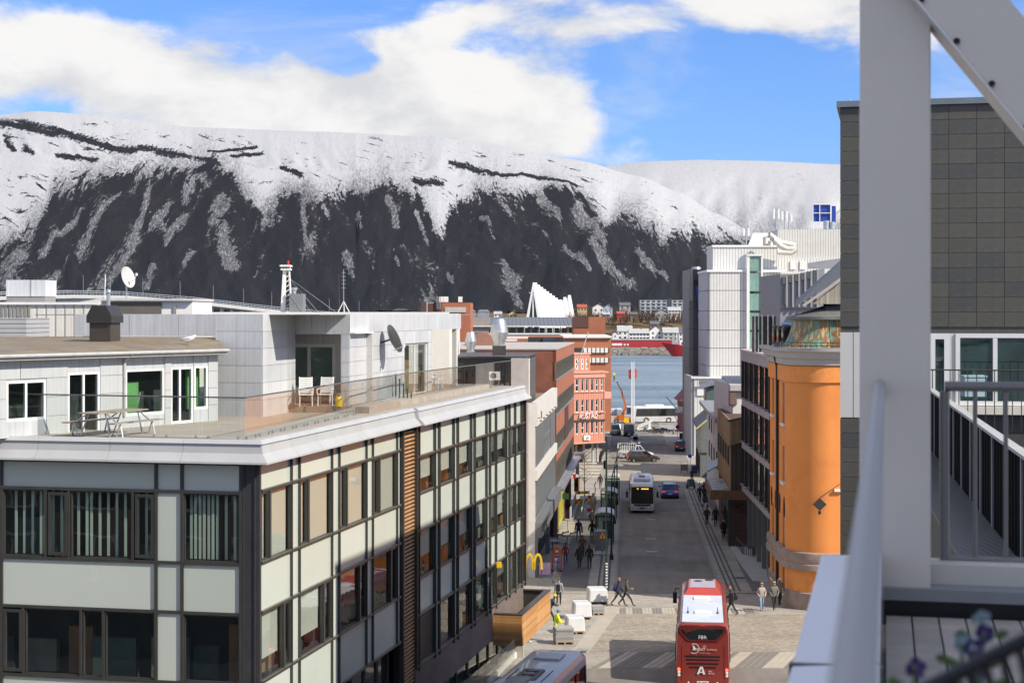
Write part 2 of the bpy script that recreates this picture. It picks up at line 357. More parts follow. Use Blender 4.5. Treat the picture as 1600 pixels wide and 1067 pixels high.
def mountain(name, ridge, snow, x0, x1, nx, nt, Yb, Ym, Yr, ybase, knee, amp, seed):
 V = []; at_s = []; at_g = []; Fc = []
 for i in range(nx+1):
  px = x0+(x1-x0)*i/nx; yr = interp(ridge, px)
  for j in range(nt+1):
   t = j/nt
   if t < .62: s_ = t/.62; Y = Yb+(Ym-Yb)*s_; e = knee*(s_**1.12)
   else: s_ = (t-.62)/.38; Y = Ym+(Yr-Ym)*s_; e = knee+(1-knee)*math.sin(s_*math.pi/2)
   py = ybase+(yr-ybase)*e
   gul = fb(px/95+.8*e*(1 if px < 560 else -.8)*2+seed, e*.9, seed, 5)*amp*(1-.6*abs(2*e-1))*(1-max(0, (e-.75)/.25))
   gul += fb(px/24+seed+.9*e*(1 if px < 560 else -.8), e*1.6, seed+3, 4)*amp*.22*min(1, e*4)*(1-.9*max(0, (e-.6)/.4))
   p = W(px, py, Y+gul*1.4*Yb/1300); p.z += gul*.35
   V.append(tuple(p)); at_s.append((py-interp(snow, px))/100.0); at_g.append((px/100.0, py/100.0, e))
 for i in range(nx):
  for j in range(nt):
   a = i*(nt+1)+j; Fc.append((a, a+nt+1, a+nt+2, a+1))
 # back slope so that it is a body, not a sheet
 n0 = len(V)
 for i in range(nx+1):
  p = V[i*(nt+1)+nt]; V.append((p[0]*1.5, p[1]*1.5, -40)); at_s.append(-3); at_g.append(at_g[i*(nt+1)+nt])
 for i in range(nx): Fc.append((i*(nt+1)+nt, (i+1)*(nt+1)+nt, n0+i+1, n0+i))
 me = bpy.data.meshes.new(name); me.from_pydata(V, [], Fc)
 a = me.attributes.new('below', 'FLOAT', 'POINT'); a.data.foreach_set('value', at_s)
 g = me.attributes.new('slope', 'FLOAT_VECTOR', 'POINT'); g.data.foreach_set('vector', [c for v in at_g for c in v])
 import numpy as np
 ga = np.array(at_g)[:, :2]*100.0; far_ = name != 'mountain'
 def near(lines):
  best = np.full(len(ga), -3.0)
  for ln in lines if not far_ else []:
   for (ax, ay, aw), (bx, by, b_w) in zip(ln, ln[1:]):
    d = np.array((bx-ax, by-ay)); t = np.clip(((ga-(ax, ay)) @ d)/(d @ d), 0, 1); dist = np.linalg.norm(ga-np.array((ax, ay))-t[:, None]*d, axis=1); best = np.maximum(best, 1-dist/(aw+(b_w-aw)*t))
  return best
 for nm, ln in (('gully', GULLY), ('ledge', LEDGE)): me.attributes.new(nm, 'FLOAT', 'POINT').data.foreach_set('value', near(ln).astype('f4'))
 me.polygons.foreach_set('use_smooth', [True]*len(me.polygons))
 o = bpy.data.objects.new(name, me); COL.objects.link(o); tag(o, kind='structure'); return o
def snowmat(name, rock, far=False):
 m, g = newmat(name)
 b = g.n('ShaderNodeAttribute', attribute_name='below').outputs['Fac']; sv = g.n('ShaderNodeAttribute', attribute_name='slope').outputs['Vector']
 u, v, e = g.xyz(sv)
 dirn = g.lin(u, 2.5, 8.5, .7, -.6)                                   # gullies lean one way on the left, the other on the right
 warp = g.m('MULTIPLY', g.m('SUBTRACT', g.noise(g.vec(u, v, 0), 1.1, 3, .5), .5), .35)
 us = g.m('ADD', g.m('ADD', u, g.m('MULTIPLY', dirn, g.m('SUBTRACT', v, 2.9))), warp)
 fine = g.noise(g.vec(us, g.m('MULTIPLY', v, .75), 3), 26, 6, .72)
 big = g.noise(g.vec(us, g.m('MULTIPLY', v, .5), 0), 1.5, 5, .6)
 mid = g.noise(g.vec(us, g.m('MULTIPLY', v, .38), 1), 6.5, 6, .66)
 streak = g.noise(g.vec(us, g.m('MULTIPLY', v, .13), 7), 6.2, 5, .6)
 gate = g.noise(g.vec(us, g.m('MULTIPLY', v, .6), 9), 2.6, 3, .5)
 gul = g.n('ShaderNodeAttribute', attribute_name='gully').outputs['Fac']; led = g.n('ShaderNodeAttribute', attribute_name='ledge').outputs['Fac']
 rough_ = g.m('ADD', g.m('MULTIPLY', g.m('SUBTRACT', mid, .5), 6.5), g.m('MULTIPLY', g.m('SUBTRACT', fine, .5), 5.0))
 # snow lying in gullies, and small scattered patches between them
 low = g.ramp(g.m('ADD', gul, rough_), .0, .22)
 gl_ = g.m('ADD', g.m('ADD', g.m('MULTIPLY', streak, .75), g.m('MULTIPLY', mid, .8)), g.m('MULTIPLY', fine, .9))
 low = g.m('MAXIMUM', low, g.ramp(g.m('ADD', gl_, g.m('ADD', g.m('MULTIPLY', gate, .5), g.m('ADD', g.lin(b, 0, 2.0, .05, -.04), g.ramp(u, 3.2, .5, 0, .08)))), 1.685, 1.74))
 low = g.m('MULTIPLY', low, .92)
 hi = g.ramp(g.m('ADD', g.m('ADD', g.m('MULTIPLY', b, -3.4), g.m('MULTIPLY', g.m('SUBTRACT', big, .5), 1.2)), g.m('MULTIPLY', rough_, .62)), -.02, .2)
 band = g.noise(g.vec(g.m('MULTIPLY', u, .8), g.m('ADD', g.m('MULTIPLY', v, 4.2), g.m('MULTIPLY', u, -.9)), 11), 3.6, 7, .68)
 bcut = g.m('ADD', g.ramp(u, 1.0, 5.0, .03, 0), g.m('MULTIPLY', g.m('EXPONENT', g.m('MULTIPLY', g.m('MULTIPLY', g.m('ADD', b, .55), g.m('ADD', b, .55)), -7.0)), .06))
 rockband = g.m('MULTIPLY', g.m('MAXIMUM', g.ramp(g.m('ADD', g.m('ADD', band, g.m('MULTIPLY', fine, .22)), bcut), .765, .80), g.ramp(g.m('ADD', led, g.m('MULTIPLY', g.m('SUBTRACT', g.m('ADD', band, fine), 1.0), 3.6)), -.05, .25)), g.ramp(e, .998, .96))
 # birch belt: fine upright speckle thickening towards the snow line
 tree = g.noise(g.vec(u, g.m('MULTIPLY', v, .40), 5), 85, 3, .8); tree2 = g.noise(g.vec(u, g.m('MULTIPLY', v, .5), 6), 30, 4, .75)
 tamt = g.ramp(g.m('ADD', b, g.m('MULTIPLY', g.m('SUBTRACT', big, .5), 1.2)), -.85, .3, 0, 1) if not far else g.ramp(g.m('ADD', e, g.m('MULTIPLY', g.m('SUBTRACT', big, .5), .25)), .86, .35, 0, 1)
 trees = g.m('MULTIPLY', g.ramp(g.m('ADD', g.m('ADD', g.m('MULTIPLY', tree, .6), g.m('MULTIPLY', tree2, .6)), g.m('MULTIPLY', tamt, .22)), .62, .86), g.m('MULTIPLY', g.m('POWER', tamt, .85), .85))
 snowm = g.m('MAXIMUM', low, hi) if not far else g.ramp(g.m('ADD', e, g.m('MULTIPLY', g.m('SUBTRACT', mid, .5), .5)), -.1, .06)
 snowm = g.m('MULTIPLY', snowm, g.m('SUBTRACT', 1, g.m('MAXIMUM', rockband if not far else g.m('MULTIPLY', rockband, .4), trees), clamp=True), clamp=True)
 rk = g.mix(g.ramp(mid, .42, .62), (*rock, 1), (rock[0]*1.3, rock[1]*1.2, rock[2]*1.08, 1))
 rk = g.scale(rk, g.lin(g.noise(g.vec(us, v, 2), 60, 4, .75), .3, .7, .6, 1.4))
 sn = g.mix(g.ramp(fine, .35, .7), (.42, .425, .435, 1), (.38, .388, .40, 1))
 c = g.mix(snowm, rk, sn)
 finish(g, g.n('ShaderNodeBsdfPrincipled', {'Base Color': c, 'Roughness': .95, 'Specular IOR Level': .05, 'Normal': g.bump(mid, .12, 12)}))
 return m
mt = mountain('mountain', RIDGE, SNOW, -900, 1700, 860, 170, 1290, 2150, 3000, 489, .80, 60, 3.3)
mt.data.materials.append(snowmat('mountain_ground', (.019, .021, .026)))
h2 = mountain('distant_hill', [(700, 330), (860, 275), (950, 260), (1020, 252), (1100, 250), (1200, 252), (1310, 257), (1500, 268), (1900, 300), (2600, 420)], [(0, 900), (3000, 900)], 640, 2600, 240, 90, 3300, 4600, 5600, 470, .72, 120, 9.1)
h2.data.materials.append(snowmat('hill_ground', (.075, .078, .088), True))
SEA = HC-24.5
m_water, g = newmat('sea_water'); co = g.coord('Object')
wv = g.m('ADD', g.noise(g.vm('MULTIPLY', co, (.5, 1, 1)), .55, 5, .65), g.m('MULTIPLY', g.noise(g.vm('MULTIPLY', co, (.25, 1.2, 1)), .05, 4, .6), 2.2))
wc = g.mix(g.ramp(g.noise(g.vm('MULTIPLY', co, (.12, 1, 1)), .03, 5, .65), .40, .62), (.15, .215, .265, 1), (.25, .315, .36, 1))
wd_ = g.ramp(g.noise(g.vm('MULTIPLY', co, (.35, 1, 1)), .11, 6, .75), .56, .66, 0, .55)
wc = g.mix(wd_, wc, (.075, .115, .14, 1))
finish(g, g.n('ShaderNodeBsdfPrincipled', {'Base Color': wc, 'Roughness': .42, 'Specular IOR Level': .35, 'Normal': g.bump(wv, .9, 2.0)}))
mb = MB(); mb.poly([(-4000, 380, SEA), (4000, 380, SEA), (6000, 2400, SEA), (-6000, 2400, SEA)])
tag(mb.build('water', m_water), kind='structure')
# far shore: rising ground with dry grass and scrub
m_shore, g = newmat('shore_ground'); co = g.coord('Object')
c = g.mix(g.ramp(g.noise(co, .03, 6, .7), .42, .6), (.20, .145, .075, 1), (.095, .08, .06, 1))
c = g.mix(g.ramp(g.noise(co, .12, 6, .7), .5, .66), c, (.055, .05, .045, 1))
finish(g, g.n('ShaderNodeBsdfPrincipled', {'Base Color': c, 'Roughness': 1, 'Specular IOR Level': .05, 'Normal': g.bump(g.noise(co, .2, 6, .7), .8, 3)}))
SH = [(960, -6.2), (985, -4.2), (1030, -1.5), (1090, 0.5), (1115, 8.0), (1160, 12.5), (1240, 18.5), (1420, 22)]
V = []; Fc = []; xs = [-1400+i*20 for i in range(141)]
for x in xs:
 for (Y, z) in SH: V.append((x, Y+fb(x/60, Y/60, 1)*8, z+fb(x/40, Y/30, 5)*1.2*(Y > 1000)))
L = len(SH)
for i in range(len(xs)-1):
 for j in range(L-1): a = i*L+j; Fc.append((a, a+L, a+L+1, a+1))
me = bpy.data.meshes.new('far_shore'); me.from_pydata(V, [], Fc); me.materials.append(m_shore)
me.polygons.foreach_set('use_smooth', [True]*len(me.polygons))
o = bpy.data.objects.new('far_shore', me); COL.objects.link(o); tag(o, kind='structure')
# ------------------------------------------------------------------ ground, road, kerbs, paving
def kL(Y): return 7.25+.0699*(Y-113)
def kR(Y): return kL(Y)+7.05
def slabmat(name, c1, c2, mortar, bw, bh, ang=-5, offs=.5, ms=.012, rough=.85):
 m, g = newmat(name)
 co = g.coord('Object')
 rt = g.n('ShaderNodeVectorRotate', {'Vector': co, 'Angle': R(ang)}, rotation_type='Z_AXIS').outputs[0]
 b = g.n('ShaderNodeTexBrick', {'Vector': rt, 'Color1': (*c1, 1), 'Color2': (*c2, 1), 'Mortar': (*mortar, 1), 'Scale': 1, 'Mortar Size': ms, 'Brick Width': bw, 'Row Height': bh}, offset=offs)
 k = g.m('MULTIPLY', g.lin(g.noise(co, .35, 6, .65), .3, .7, .82, 1.16), g.lin(g.noise(co, 3.5, 5, .65), .3, .7, .9, 1.1))
 c = g.mix(g.ramp(g.noise(co, .12, 7, .7), .53, .68, 0, .35), g.scale(b.outputs[0], k), (c1[0]*.62, c1[1]*.6, c1[2]*.58, 1))
 finish(g, g.n('ShaderNodeBsdfPrincipled', {'Base Color': c, 'Roughness': rough, 'Normal': g.bump(b.outputs[1], -.5, .015)})); return m
m_pave = slabmat('grey_slabs', (.37, .34, .29), (.31, .285, .245), (.16, .145, .125), 1.2, .6)
m_cob = slabmat('cobbles', (.46, .405, .315), (.30, .26, .20), (.08, .07, .06), .26, .2, -8, .5, .018)
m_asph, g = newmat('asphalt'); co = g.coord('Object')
k = g.m('MULTIPLY', g.lin(g.noise(co, .25, 6, .65), .3, .7, .8, 1.2), g.lin(g.noise(co, 30, 3, .7), .3, .7, .8, 1.2))
trk = g.noise(g.vm('MULTIPLY', g.n('ShaderNodeVectorRotate', {'Vector': co, 'Angle': R(4)}, rotation_type='Z_AXIS').outputs[0], (1, .06, 1)), 1.1, 4, .6)
k = g.m('MULTIPLY', k, g.lin(trk, .3, .7, .82, 1.15))
c = g.mix(g.ramp(g.noise(co, .09, 5, .5), .55, .6, 0, .6), g.scale((.215, .195, .168), k), g.scale((.15, .139, .123), k))
finish(g, g.n('ShaderNodeBsdfPrincipled', {'Base Color': c, 'Roughness': .85, 'Normal': g.bump(g.noise(co, 18, 4, .7), .3, .01)}))
m_asphl = mat('sunlit_worn_asphalt', (.30, .27, .21), .9, var=.14, scale=.5, dirt=(.17, .155, .125), dirt_amt=.5, dirt_scale=.3)  # worn asphalt made paler: sunlight on the crossing is put into its colour
m_kerb = mat('granite_kerb', (.24, .23, .21), .8, var=.15, scale=2)
m_paint = mat('road_paint', (.62, .61, .57), .7, var=.2, scale=3)
m_slabl = mat('light_granite', (.43, .39, .31), .8, var=.16, scale=1.2); m_slabd = mat('dark_granite', (.20, .185, .16), .8, var=.16, scale=1.2)
def sheet(name, ys, xl, xr, dz, m_, kind='structure', parent=None, nx=1, h=0):
 """strip of ground between two edge lines, draped over the fall of the street"""
 mb = MB(); Ys = sorted(set([ys[0], ys[1]]+[y for y, _ in GP if ys[0] < y < ys[1]]+[ys[0]+(ys[1]-ys[0])*i/12 for i in range(13)]))
 for a, b in zip(Ys, Ys[1:]):
  P = [(xl(a), a, gz(a)+dz), (xr(a), a, gz(a)+dz), (xr(b), b, gz(b)+dz), (xl(b), b, gz(b)+dz)]
  if h: mb.hexa([(x, y, z-h) for x, y, z in P]+P)
  else: mb.poly(P)
 o = mb.build(name, m_, parent)
 if kind: tag(o, kind=kind)
 return o
cst = lambda v: (lambda Y: v)
sheet('ground', (-200, 392), cst(-420), cst(420), 0, m_pave)
# quay wall down to the water
mb = MB(); mb.box(-420, 420, 392, 393, SEA-3, gz(392)-.004); tag(mb.build('quay_wall', m_concrete), kind='structure')
road = sheet('road', (112.5, 186), kL, kR, .004, m_asph)
cross_road = sheet('harbour_road', (186, 345), lambda Y: kL(Y)-2 if Y > 192 else kL(Y), lambda Y: kR(Y)+2.2 if 192 < Y < 262 else kR(Y), .004, m_asph)
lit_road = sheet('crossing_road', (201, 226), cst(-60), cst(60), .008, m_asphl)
sheet('quay_road', (300, 345), cst(-70), cst(20), .008, m_asphl)
sheet('near_road', (30, 83), cst(-30), cst(40), .004, m_asph)
sheet('cobbled_square', (88.6, 103.8), lambda Y: 5.35+.16*(Y-96), cst(30), .004, m_cob)
for side, k in ((-1, kL), (1, kR)):
 for (y0, y1) in ((112.5, 190),):
  kb = sheet('kerb', (y0, y1), (lambda Y, k=k, s=side: k(Y)+(-.2 if s < 0 else .0)), (lambda Y, k=k, s=side: k(Y)+(0 if s < 0 else .2)), .11, m_kerb, h=.2)
# raised footways
fw_l = sheet('footway', (112.5, 190), lambda Y: 4.66+.0857*(Y-154.5)-2.5, lambda Y: kL(Y)-.2, .105, m_pave, h=.12)
fw_r = sheet('footway', (112.5, 190), lambda Y: kR(Y)+.2, lambda Y: kR(Y)+9, .105, m_pave, h=.12)
# drainage gutters: three dark rows of setts along each kerb
m_iron0 = mat('gutter_iron', (.055, .05, .045), .7, var=.3, scale=3)
for s, k, off in ((-1, kL, .55), (1, kR, .55)):
 for j in range(3):
  sheet('gutter_row', (113, 188), (lambda Y, k=k, s=s, j=j: k(Y)+s*(off+.1+j*.36)-.07), (lambda Y, k=k, s=s, j=j: k(Y)+s*(off+.1+j*.36)+.07), .112, m_iron0)
sheet('sett_band', (113, 160), lambda Y: kL(Y)-4.2, lambda Y: kL(Y)-2.1, .109, slabmat('sett_band', (.19, .175, .165), (.15, .14, .135), (.08, .075, .07), .12, .12, -4))
sheet('sett_band', (113, 188), lambda Y: kR(Y)+2.2, lambda Y: kR(Y)+3.1, .109, MATS['sett_band'])
sheet('slab_band', (88, 111), lambda Y: 5.35+.16*(Y-96)-1.0, lambda Y: 5.35+.16*(Y-96)-.02, .006, mat('band_granite', (.40, .36, .29), .8, var=.15, scale=1.5))
# crossings laid in light and dark slabs: every slab is its own piece
sq = tag(bpy.data.objects.new('crossing_paving', None), kind='structure'); COL.objects.link(sq)
def slabrow(y0, y1, x0, x1, wdt, lean, pat):
 zz = gz((y0+y1)/2); sl = (gz(y1)-gz(y0))/(y1-y0); cache = {}
 for i in range(int((x1-x0)/wdt)):
  m_ = m_slabl if pat[i % len(pat)] == 'l' else m_slabd
  if m_ not in cache:
   mb = MB(); L = y1-y0; hh = sl*L/2; dx = lean*L
   mb.hexa([(0, 0, -hh-.1), (wdt-.05, 0, -hh-.1), (wdt-.05+dx, L, hh-.1), (dx, L, hh-.1), (0, 0, -hh), (wdt-.05, 0, -hh), (wdt-.05+dx, L, hh), (dx, L, hh)]); cache[m_] = mb.mesh('paving_slab', m_)
  inst('paving_slab', cache[m_], sq, (x0+i*wdt, y0, zz+.014+rnd.uniform(-.002, .002)))
slabrow(103.9, 106.6, 6.6, 15.5, .21, .06, 'lddlldddllldddlll')
slabrow(83.1, 88.5, 4.0, 24, .36, .33, 'dllddddlllddddlll')
# painted zebra on the far side street, lane dashes
zb = tag(bpy.data.objects.new('zebra_crossing', None), kind='structure'); COL.objects.link(zb)
for i in range(6):
 a, b = G(893-i*1.5, 719+i*5.2, .012), G(943-i*1.2, 719+i*5.2, .012)
 mb = MB(); mb.poly([a, b, b+Vector((0, .9, 0)), a+Vector((0, .9, 0))]); mb.build('painted_bar', m_paint, zb)
for py in (812, 842, 862):
 a = G(1010, py, .012); mb = MB(); mb.poly([a, a+Vector((.9, 0, 0)), a+Vector((.9, .35, 0)), a+Vector((0, .35, 0))]); tag(mb.build('lane_mark', m_paint), kind='structure')
# covers
m_iron = mat('cast_iron', (.05, .047, .045), .6, .5)
for i, (px, py) in enumerate([(1156, 905), (1182, 897), (1192, 893), (1037, 798), (1150, 775)]):
 p = G(px, py, .118 if px > 1060 else .012); mb = MB(); mb.lathe([(0, .004), (.45, .004), (.47, 0)], 20)
 tag(mb.build('manhole_cover', m_iron, loc=p), ['large round iron cover nearest the red coach on right footway', 'round iron cover left of two by the orange building', 'round iron cover closest to the orange building wall', 'round iron cover in asphalt before the city bus', 'round iron cover on footway under timber house canopy'][i], 'manhole cover', 'iron covers in the street')
# ------------------------------------------------------------------ the glass office block on the left
X0, Y0 = (405-CX)/F*49, 49.0
office = thing('office_building', 'corner office block with mint glass panels, dark fins and a zinc roof terrace', 'building', (X0, Y0, 0), R(78))
S1 = Wall(office, (0, 0), (1, 0), (0, 1)); S2 = Wall(office, (0, -.13), (1, 0), (0, 1)); LF = Wall(office, (0, 0), (0, 1), (1, 0))
zd = lambda d: HC-d
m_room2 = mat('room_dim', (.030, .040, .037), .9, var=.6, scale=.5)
def fin(wl, a, z0, z1, dep=.085, wdt=.05): wl.piece('mullion', wdt, z1-z0, -dep, .03, m_dark, a-wdt/2, z0)
def transom(wl, a0, a1, z, dep=.07, h=.07):
 o = wl.piece('transom', a1-a0, h, -dep, .03, m_dark, a0, z-h/2)
 wl.piece('sill_cap', a1-a0, .02, -dep-.012, -.004, m_bronze, a0, z+h/2, None)
pk = [0]
def panel(wl, a0, a1, z0, z1):
 pk[0] += 1; wl.piece('glass_panel', a1-a0, z1-z0, 0.0, .04, m_panel if (pk[0]*7) % 3 else m_panel2, a0, z0)
def pane(wl, a0, a1, z0, z1, d=.03, fr=.05, parts=True):
 o = wl.window(a0, a1, z0, z1, d, m_dark, m_glass, fr, proud=.0); return o
def blind(wl, a0, a1, z0, z1, d=.13, m_=None): wl.piece('roller_blind', a1-a0, z1-z0, d, d+.012, m_ or m_blind, a0, z0)
EPS = .02
# --- street side, first section
lev1 = [4.46, 5.30, 7.44, 8.92, 11.0, 12.75]
L1 = S1.a(624.5)
fins1 = [S1.a(p) for p in (453.5, 466, 517, 528.5, 571, 581, 619)]
edges1 = [.10]+fins1+[L1]
for i in range(len(edges1)-1):
 a0, a1 = edges1[i]+.03, edges1[i+1]-.03
 wide = i % 2 == 0 and i < 7
 for r in range(5):
  z1, z0 = zd(lev1[r])-.035, zd(lev1[r+1])+.035
  if r in (1, 3) and wide:
   if r == 1: s_ = a0+.72*(a1-a0)*.36; segs = [(a0, s_-.05, 1), (s_+.08, a1, 0)]; fpos = s_
   else: s_ = a1-.72*(a1-a0)*.36; segs = [(a0, s_-.08, 0), (s_+.05, a1, 1)]; fpos = s_
   fin(S1, fpos, z0-.03, z1+.03, .07, .13)
   for (p, q, vent) in segs:
    pane(S1, p, q, z0, z1, .03, .07 if vent else .035)
    if r == 1 or i < 4 and not vent: blind(S1, p+.05, q-.05, (z0 if r == 1 else z0+.28*(z1-z0)), z1-.03)
  else: panel(S1, a0, a1, z0, z1)
for a in fins1: fin(S1, a, zd(12.75), zd(4.46));
for d_ in lev1[1:]: transom(S1, .1, L1, zd(d_))
transom(S1, .1, L1, zd(4.46), .05, .16)
# louvre bay of wooden slats with dark posts
la0, la1 = S1.a(628), S1.a(645)
for a in (la0-.10, la1+.12): S1.piece('louvre_post', .14, 12.2, -.12, .1, m_dark, a-.07, zd(16.6))
m_slat = mat('cedar_slat', (.42, .23, .11), .6, var=.2, scale=2)
for k in range(72):
 S1.piece('louvre_slat', la1-la0+.02, .075, -.1, -.02, m_slat, la0-.01, zd(4.55)-k*.155)
mb = MB(); S1.box(mb, la0-.2, la1+.25, zd(17.3), zd(4.5), .05, .3); mb.build('louvre_backing', m_black, office)
# --- street side, second section (stands 0.6 m further out)
lev2 = [4.5, 5.74, 7.25, 8.72, 10.68, 12.1, 14.12]
a2 = S2.a(650); aE = S2.a(817.5)
fins2 = [S2.a(p) for p in (652, 677, 684, 706.5, 713, 734, 739.5, 758, 763.5, 773, 789, 794, 803, 813)]
kinds2 = 'wnwnwnwnnwnww'
for i in range(len(fins2)-1):
 a0, a1 = fins2[i]+.03, fins2[i+1]-.03
 if a1-a0 < .05: continue
 for r in range(6):
  z1, z0 = zd(lev2[r])-.04, zd(lev2[r+1])+.04
  if kinds2[i] == 'n' and a1-a0 < .9: panel(S2, a0, a1, z0, z1); continue
  if r in (1, 3, 5):
   if r == 5 and i == 0:
    for k in range(16): S2.piece('vent_slat', a1-a0, .07, .0, .03, m_dark, a0, z0+.02+k*.115)
    mb = MB(); S2.box(mb, a0, a1, z0, z1, .05, .06); mb.build('vent_backing', m_black, office); continue
   pane(S2, a0, a1, z0, z1, .03, .05)
   if r != 5: blind(S2, a0+.04, a1-.04, z0+(.36 if r == 1 else .40)*(z1-z0), z1-.02)
  else: panel(S2, a0, a1, z0, z1)
for a in fins2: fin(S2, a, zd(14.3), zd(4.46), .13, .05)
for r, d_ in enumerate(lev2): transom(S2, a2+.02, aE, zd(d_), .05 if r in (2, 4) else .1, .08)
S2.piece('end_post', .12, 9.8, -.16, .3, m_dark, aE, zd(14.3))
# return wall of the jog, brick band, ground floor
m_brk = brickmat('brown_brick', (.13, .09, .07), (.17, .12, .095), (.19, .17, .15), .3, .09)
mb = MB(); S2.box(mb, a2-.16, aE, zd(15.7), zd(14.2), -.04, .5); mb.build('brick_band', m_brk, office)
mb = MB(); S2.box(mb, a2-.12, a2-.02, zd(14.2), zd(4.5), -.1, .7); mb.build('jog_post', m_dark, office)
mb = MB(); S2.box(mb, a2-1.9, a2+.5, zd(16.1), zd(15.9), -1.1, .4); mb.build('door_canopy', m_dark, office)
mb = MB(); S2.box(mb, a2+.8, aE, zd(18.6), zd(15.7), .9, 1.2); mb.build('shop_wall', m_dark, office)
mb = MB(); S2.quad(mb, a2, aE, zd(15.3), zd(15.3), -.05); P = [S2.pt(a2, zd(15.702), -.05), S2.pt(aE, zd(15.702), -.05), S2.pt(aE, zd(15.702), 1.2), S2.pt(a2, zd(15.702), 1.2)]; mb = MB(); mb.poly(P); mb.build('soffit', m_dark, office)
na = 9
for i in range(na):
 a = a2+1.2+(aE-a2-1.6)*i/na; S2.window(a, a+(aE-a2-1.6)/na-.12, zd(18.5), zd(15.85), .82, m_dark, m_dglass2, .07, name='shop_window')
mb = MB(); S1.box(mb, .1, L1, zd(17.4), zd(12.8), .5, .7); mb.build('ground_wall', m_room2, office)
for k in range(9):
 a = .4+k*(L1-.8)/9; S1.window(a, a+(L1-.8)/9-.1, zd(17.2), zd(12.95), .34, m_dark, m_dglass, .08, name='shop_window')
mb = MB(); mb.poly([S1.pt(0, zd(12.8), -.02), S1.pt(L1, zd(12.8), -.02), S1.pt(L1, zd(12.8), .7), S1.pt(0, zd(12.8), .7)]); mb.build('soffit', m_dark, office)
# --- left face
LW = LF.a(-260)
vl = [LF.a(p) for p in (377, 285, 244.5, 3)]
lev3 = [4.46, 5.35, 7.49, 8.98, 11.09, 12.75]
cols = [(vl[0]+.06, vl[1]-.05, 'v'), (vl[1]+.05, vl[2]-.05, 'n'), (vl[2]+.05, vl[3]-.05, 'w'), (vl[3]+.1, vl[3]+5.5, 'w'), (vl[3]+5.6, LW, 'w')]
m_vblind = mat('fabric_blind', (.45, .48, .42), .8, var=.05)
for ci, (a0, a1, t) in enumerate(cols):
 for r in range(5):
  z1, z0 = zd(lev3[r])-.045, zd(lev3[r+1])+.045
  if r in (1, 3) and t != 'n':
   if t == 'v': cuts = [(a0, a1, 0)]
   elif r == 1:
    x = lambda p: LF.a(p) if ci == 2 else a0+(LF.a(p)-(vl[2]+.05))*(a1-a0)/(vl[3]-vl[2]-.1)
    cuts = [(a0, x(211), 1), (x(207), x(111), 0), (x(107), x(75), 1), (x(71), a1, 0)]
   else:
    x = lambda p: LF.a(p) if ci == 2 else a0+(LF.a(p)-(vl[2]+.05))*(a1-a0)/(vl[3]-vl[2]-.1)
    cuts = [(a0, x(165), 0), (x(161), x(130), 0), (x(126), x(40), 0), (x(36), a1, 1)]
   for (p, q, vent) in cuts:
    if vent:
     pane(LF, p+.02, q-.02, z0+.06, z1-.06, -.0, .09)
    else: pane(LF, p, q, z0, z1, .04, .04)
   for (p, q, vent) in cuts[1:]: LF.piece('mullion', .08, z1-z0, -.05, .05, m_dark, p-.06, z0)
   # vertical fabric blinds inside the upper row
   if r == 1:
    for k in range(int((a1-a0)/.14)):
     if (k*5+ci) % 11 < (9 if t == 'v' else 6): LF.piece('blind_slat', .085, z1-z0-.1, .22+.02*(k % 2), .235+.02*(k % 2), m_vblind, a0+.05+k*.14, z0+.05)
  else: panel(LF, a0, a1, z0, z1)
for a in vl+[cols[3][1]+.05]: LF.piece('mullion', .1, 8.4, -.055, .03, m_dark, a-.05, zd(12.8))
for d_ in lev3[1:]:
 LF.piece('transom', LW-vl[0], .09, -.05, .03, m_dark, vl[0], zd(d_)-.045)
LF.piece('transom', LW-vl[0], .16, -.03, .03, m_dark, vl[0], zd(4.46)-.08)
mb = MB(); mb.box(-.02, .10, -.03, vl[0]-.05, zd(17.3), zd(4.5)); mb.box(-.06, -.02, .10, .14, zd(17.3), zd(4.5)); mb.box(-.055, -.02, vl[0]-.12, vl[0]-.06, zd(17.3), zd(4.5))
mb.build('corner_column', mat('corner_sheet', (.06, .06, .065), .4, .3), office)
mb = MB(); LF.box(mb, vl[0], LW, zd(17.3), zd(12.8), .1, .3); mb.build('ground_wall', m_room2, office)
# inside: floors, back walls of the rooms
mb = MB()
for d_ in (4.5, 8.2, 11.8): mb.box(.06, aE-.05, .06 if True else 0, 15, zd(d_)-.25, zd(d_))
mb.build('floor_slab', m_concrete, office)
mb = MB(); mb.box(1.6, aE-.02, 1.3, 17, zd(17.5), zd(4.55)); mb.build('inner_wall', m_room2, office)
mb = MB(); mb.box(aE, aE+.15, -.13, 17, zd(18.8), zd(4.5)); mb.build('end_wall', m_concrete, office)
# --- eave of zinc
prof = [(.40, 4.46), (.39, 4.40), (.17, 4.16), (.12, 3.92), (.17, 3.88), (.05, 3.76), (-.30, 3.78), (-.30, 4.46)]
def eave(name, a0, a1, f0, f1, T):
 mb = MB(); n = len(prof)
 A = [T(a0-f0*o, -o, zd(d_)) for o, d_ in prof]; B = [T(a1-f1*o, -o, zd(d_)) for o, d_ in prof]
 for k in range(n): mb.poly([A[k], B[k], B[(k+1) % n], A[(k+1) % n]])
 mb.poly(A); mb.poly(B[::-1]); return mb.build(name, m_flash, office)
def eavepieces(name, a0, a1, f0, T, L=2.4):
 n = max(1, round((a1-a0)/L))
 for i in range(n): eave(name, a0+(a1-a0)*i/n, a0+(a1-a0)*(i+1)/n-.012, f0 if i == 0 else 0, 0, T)
eavepieces('eave_sheet', 0, a2-.18, 1, lambda a, o, z: (a, o, z)); eavepieces('eave_sheet', a2-.18, aE+.25, 0, lambda a, o, z: (a, o-.14, z)); eavepieces('eave_sheet', 0, LW, 1, lambda a, o, z: (o, a, z))
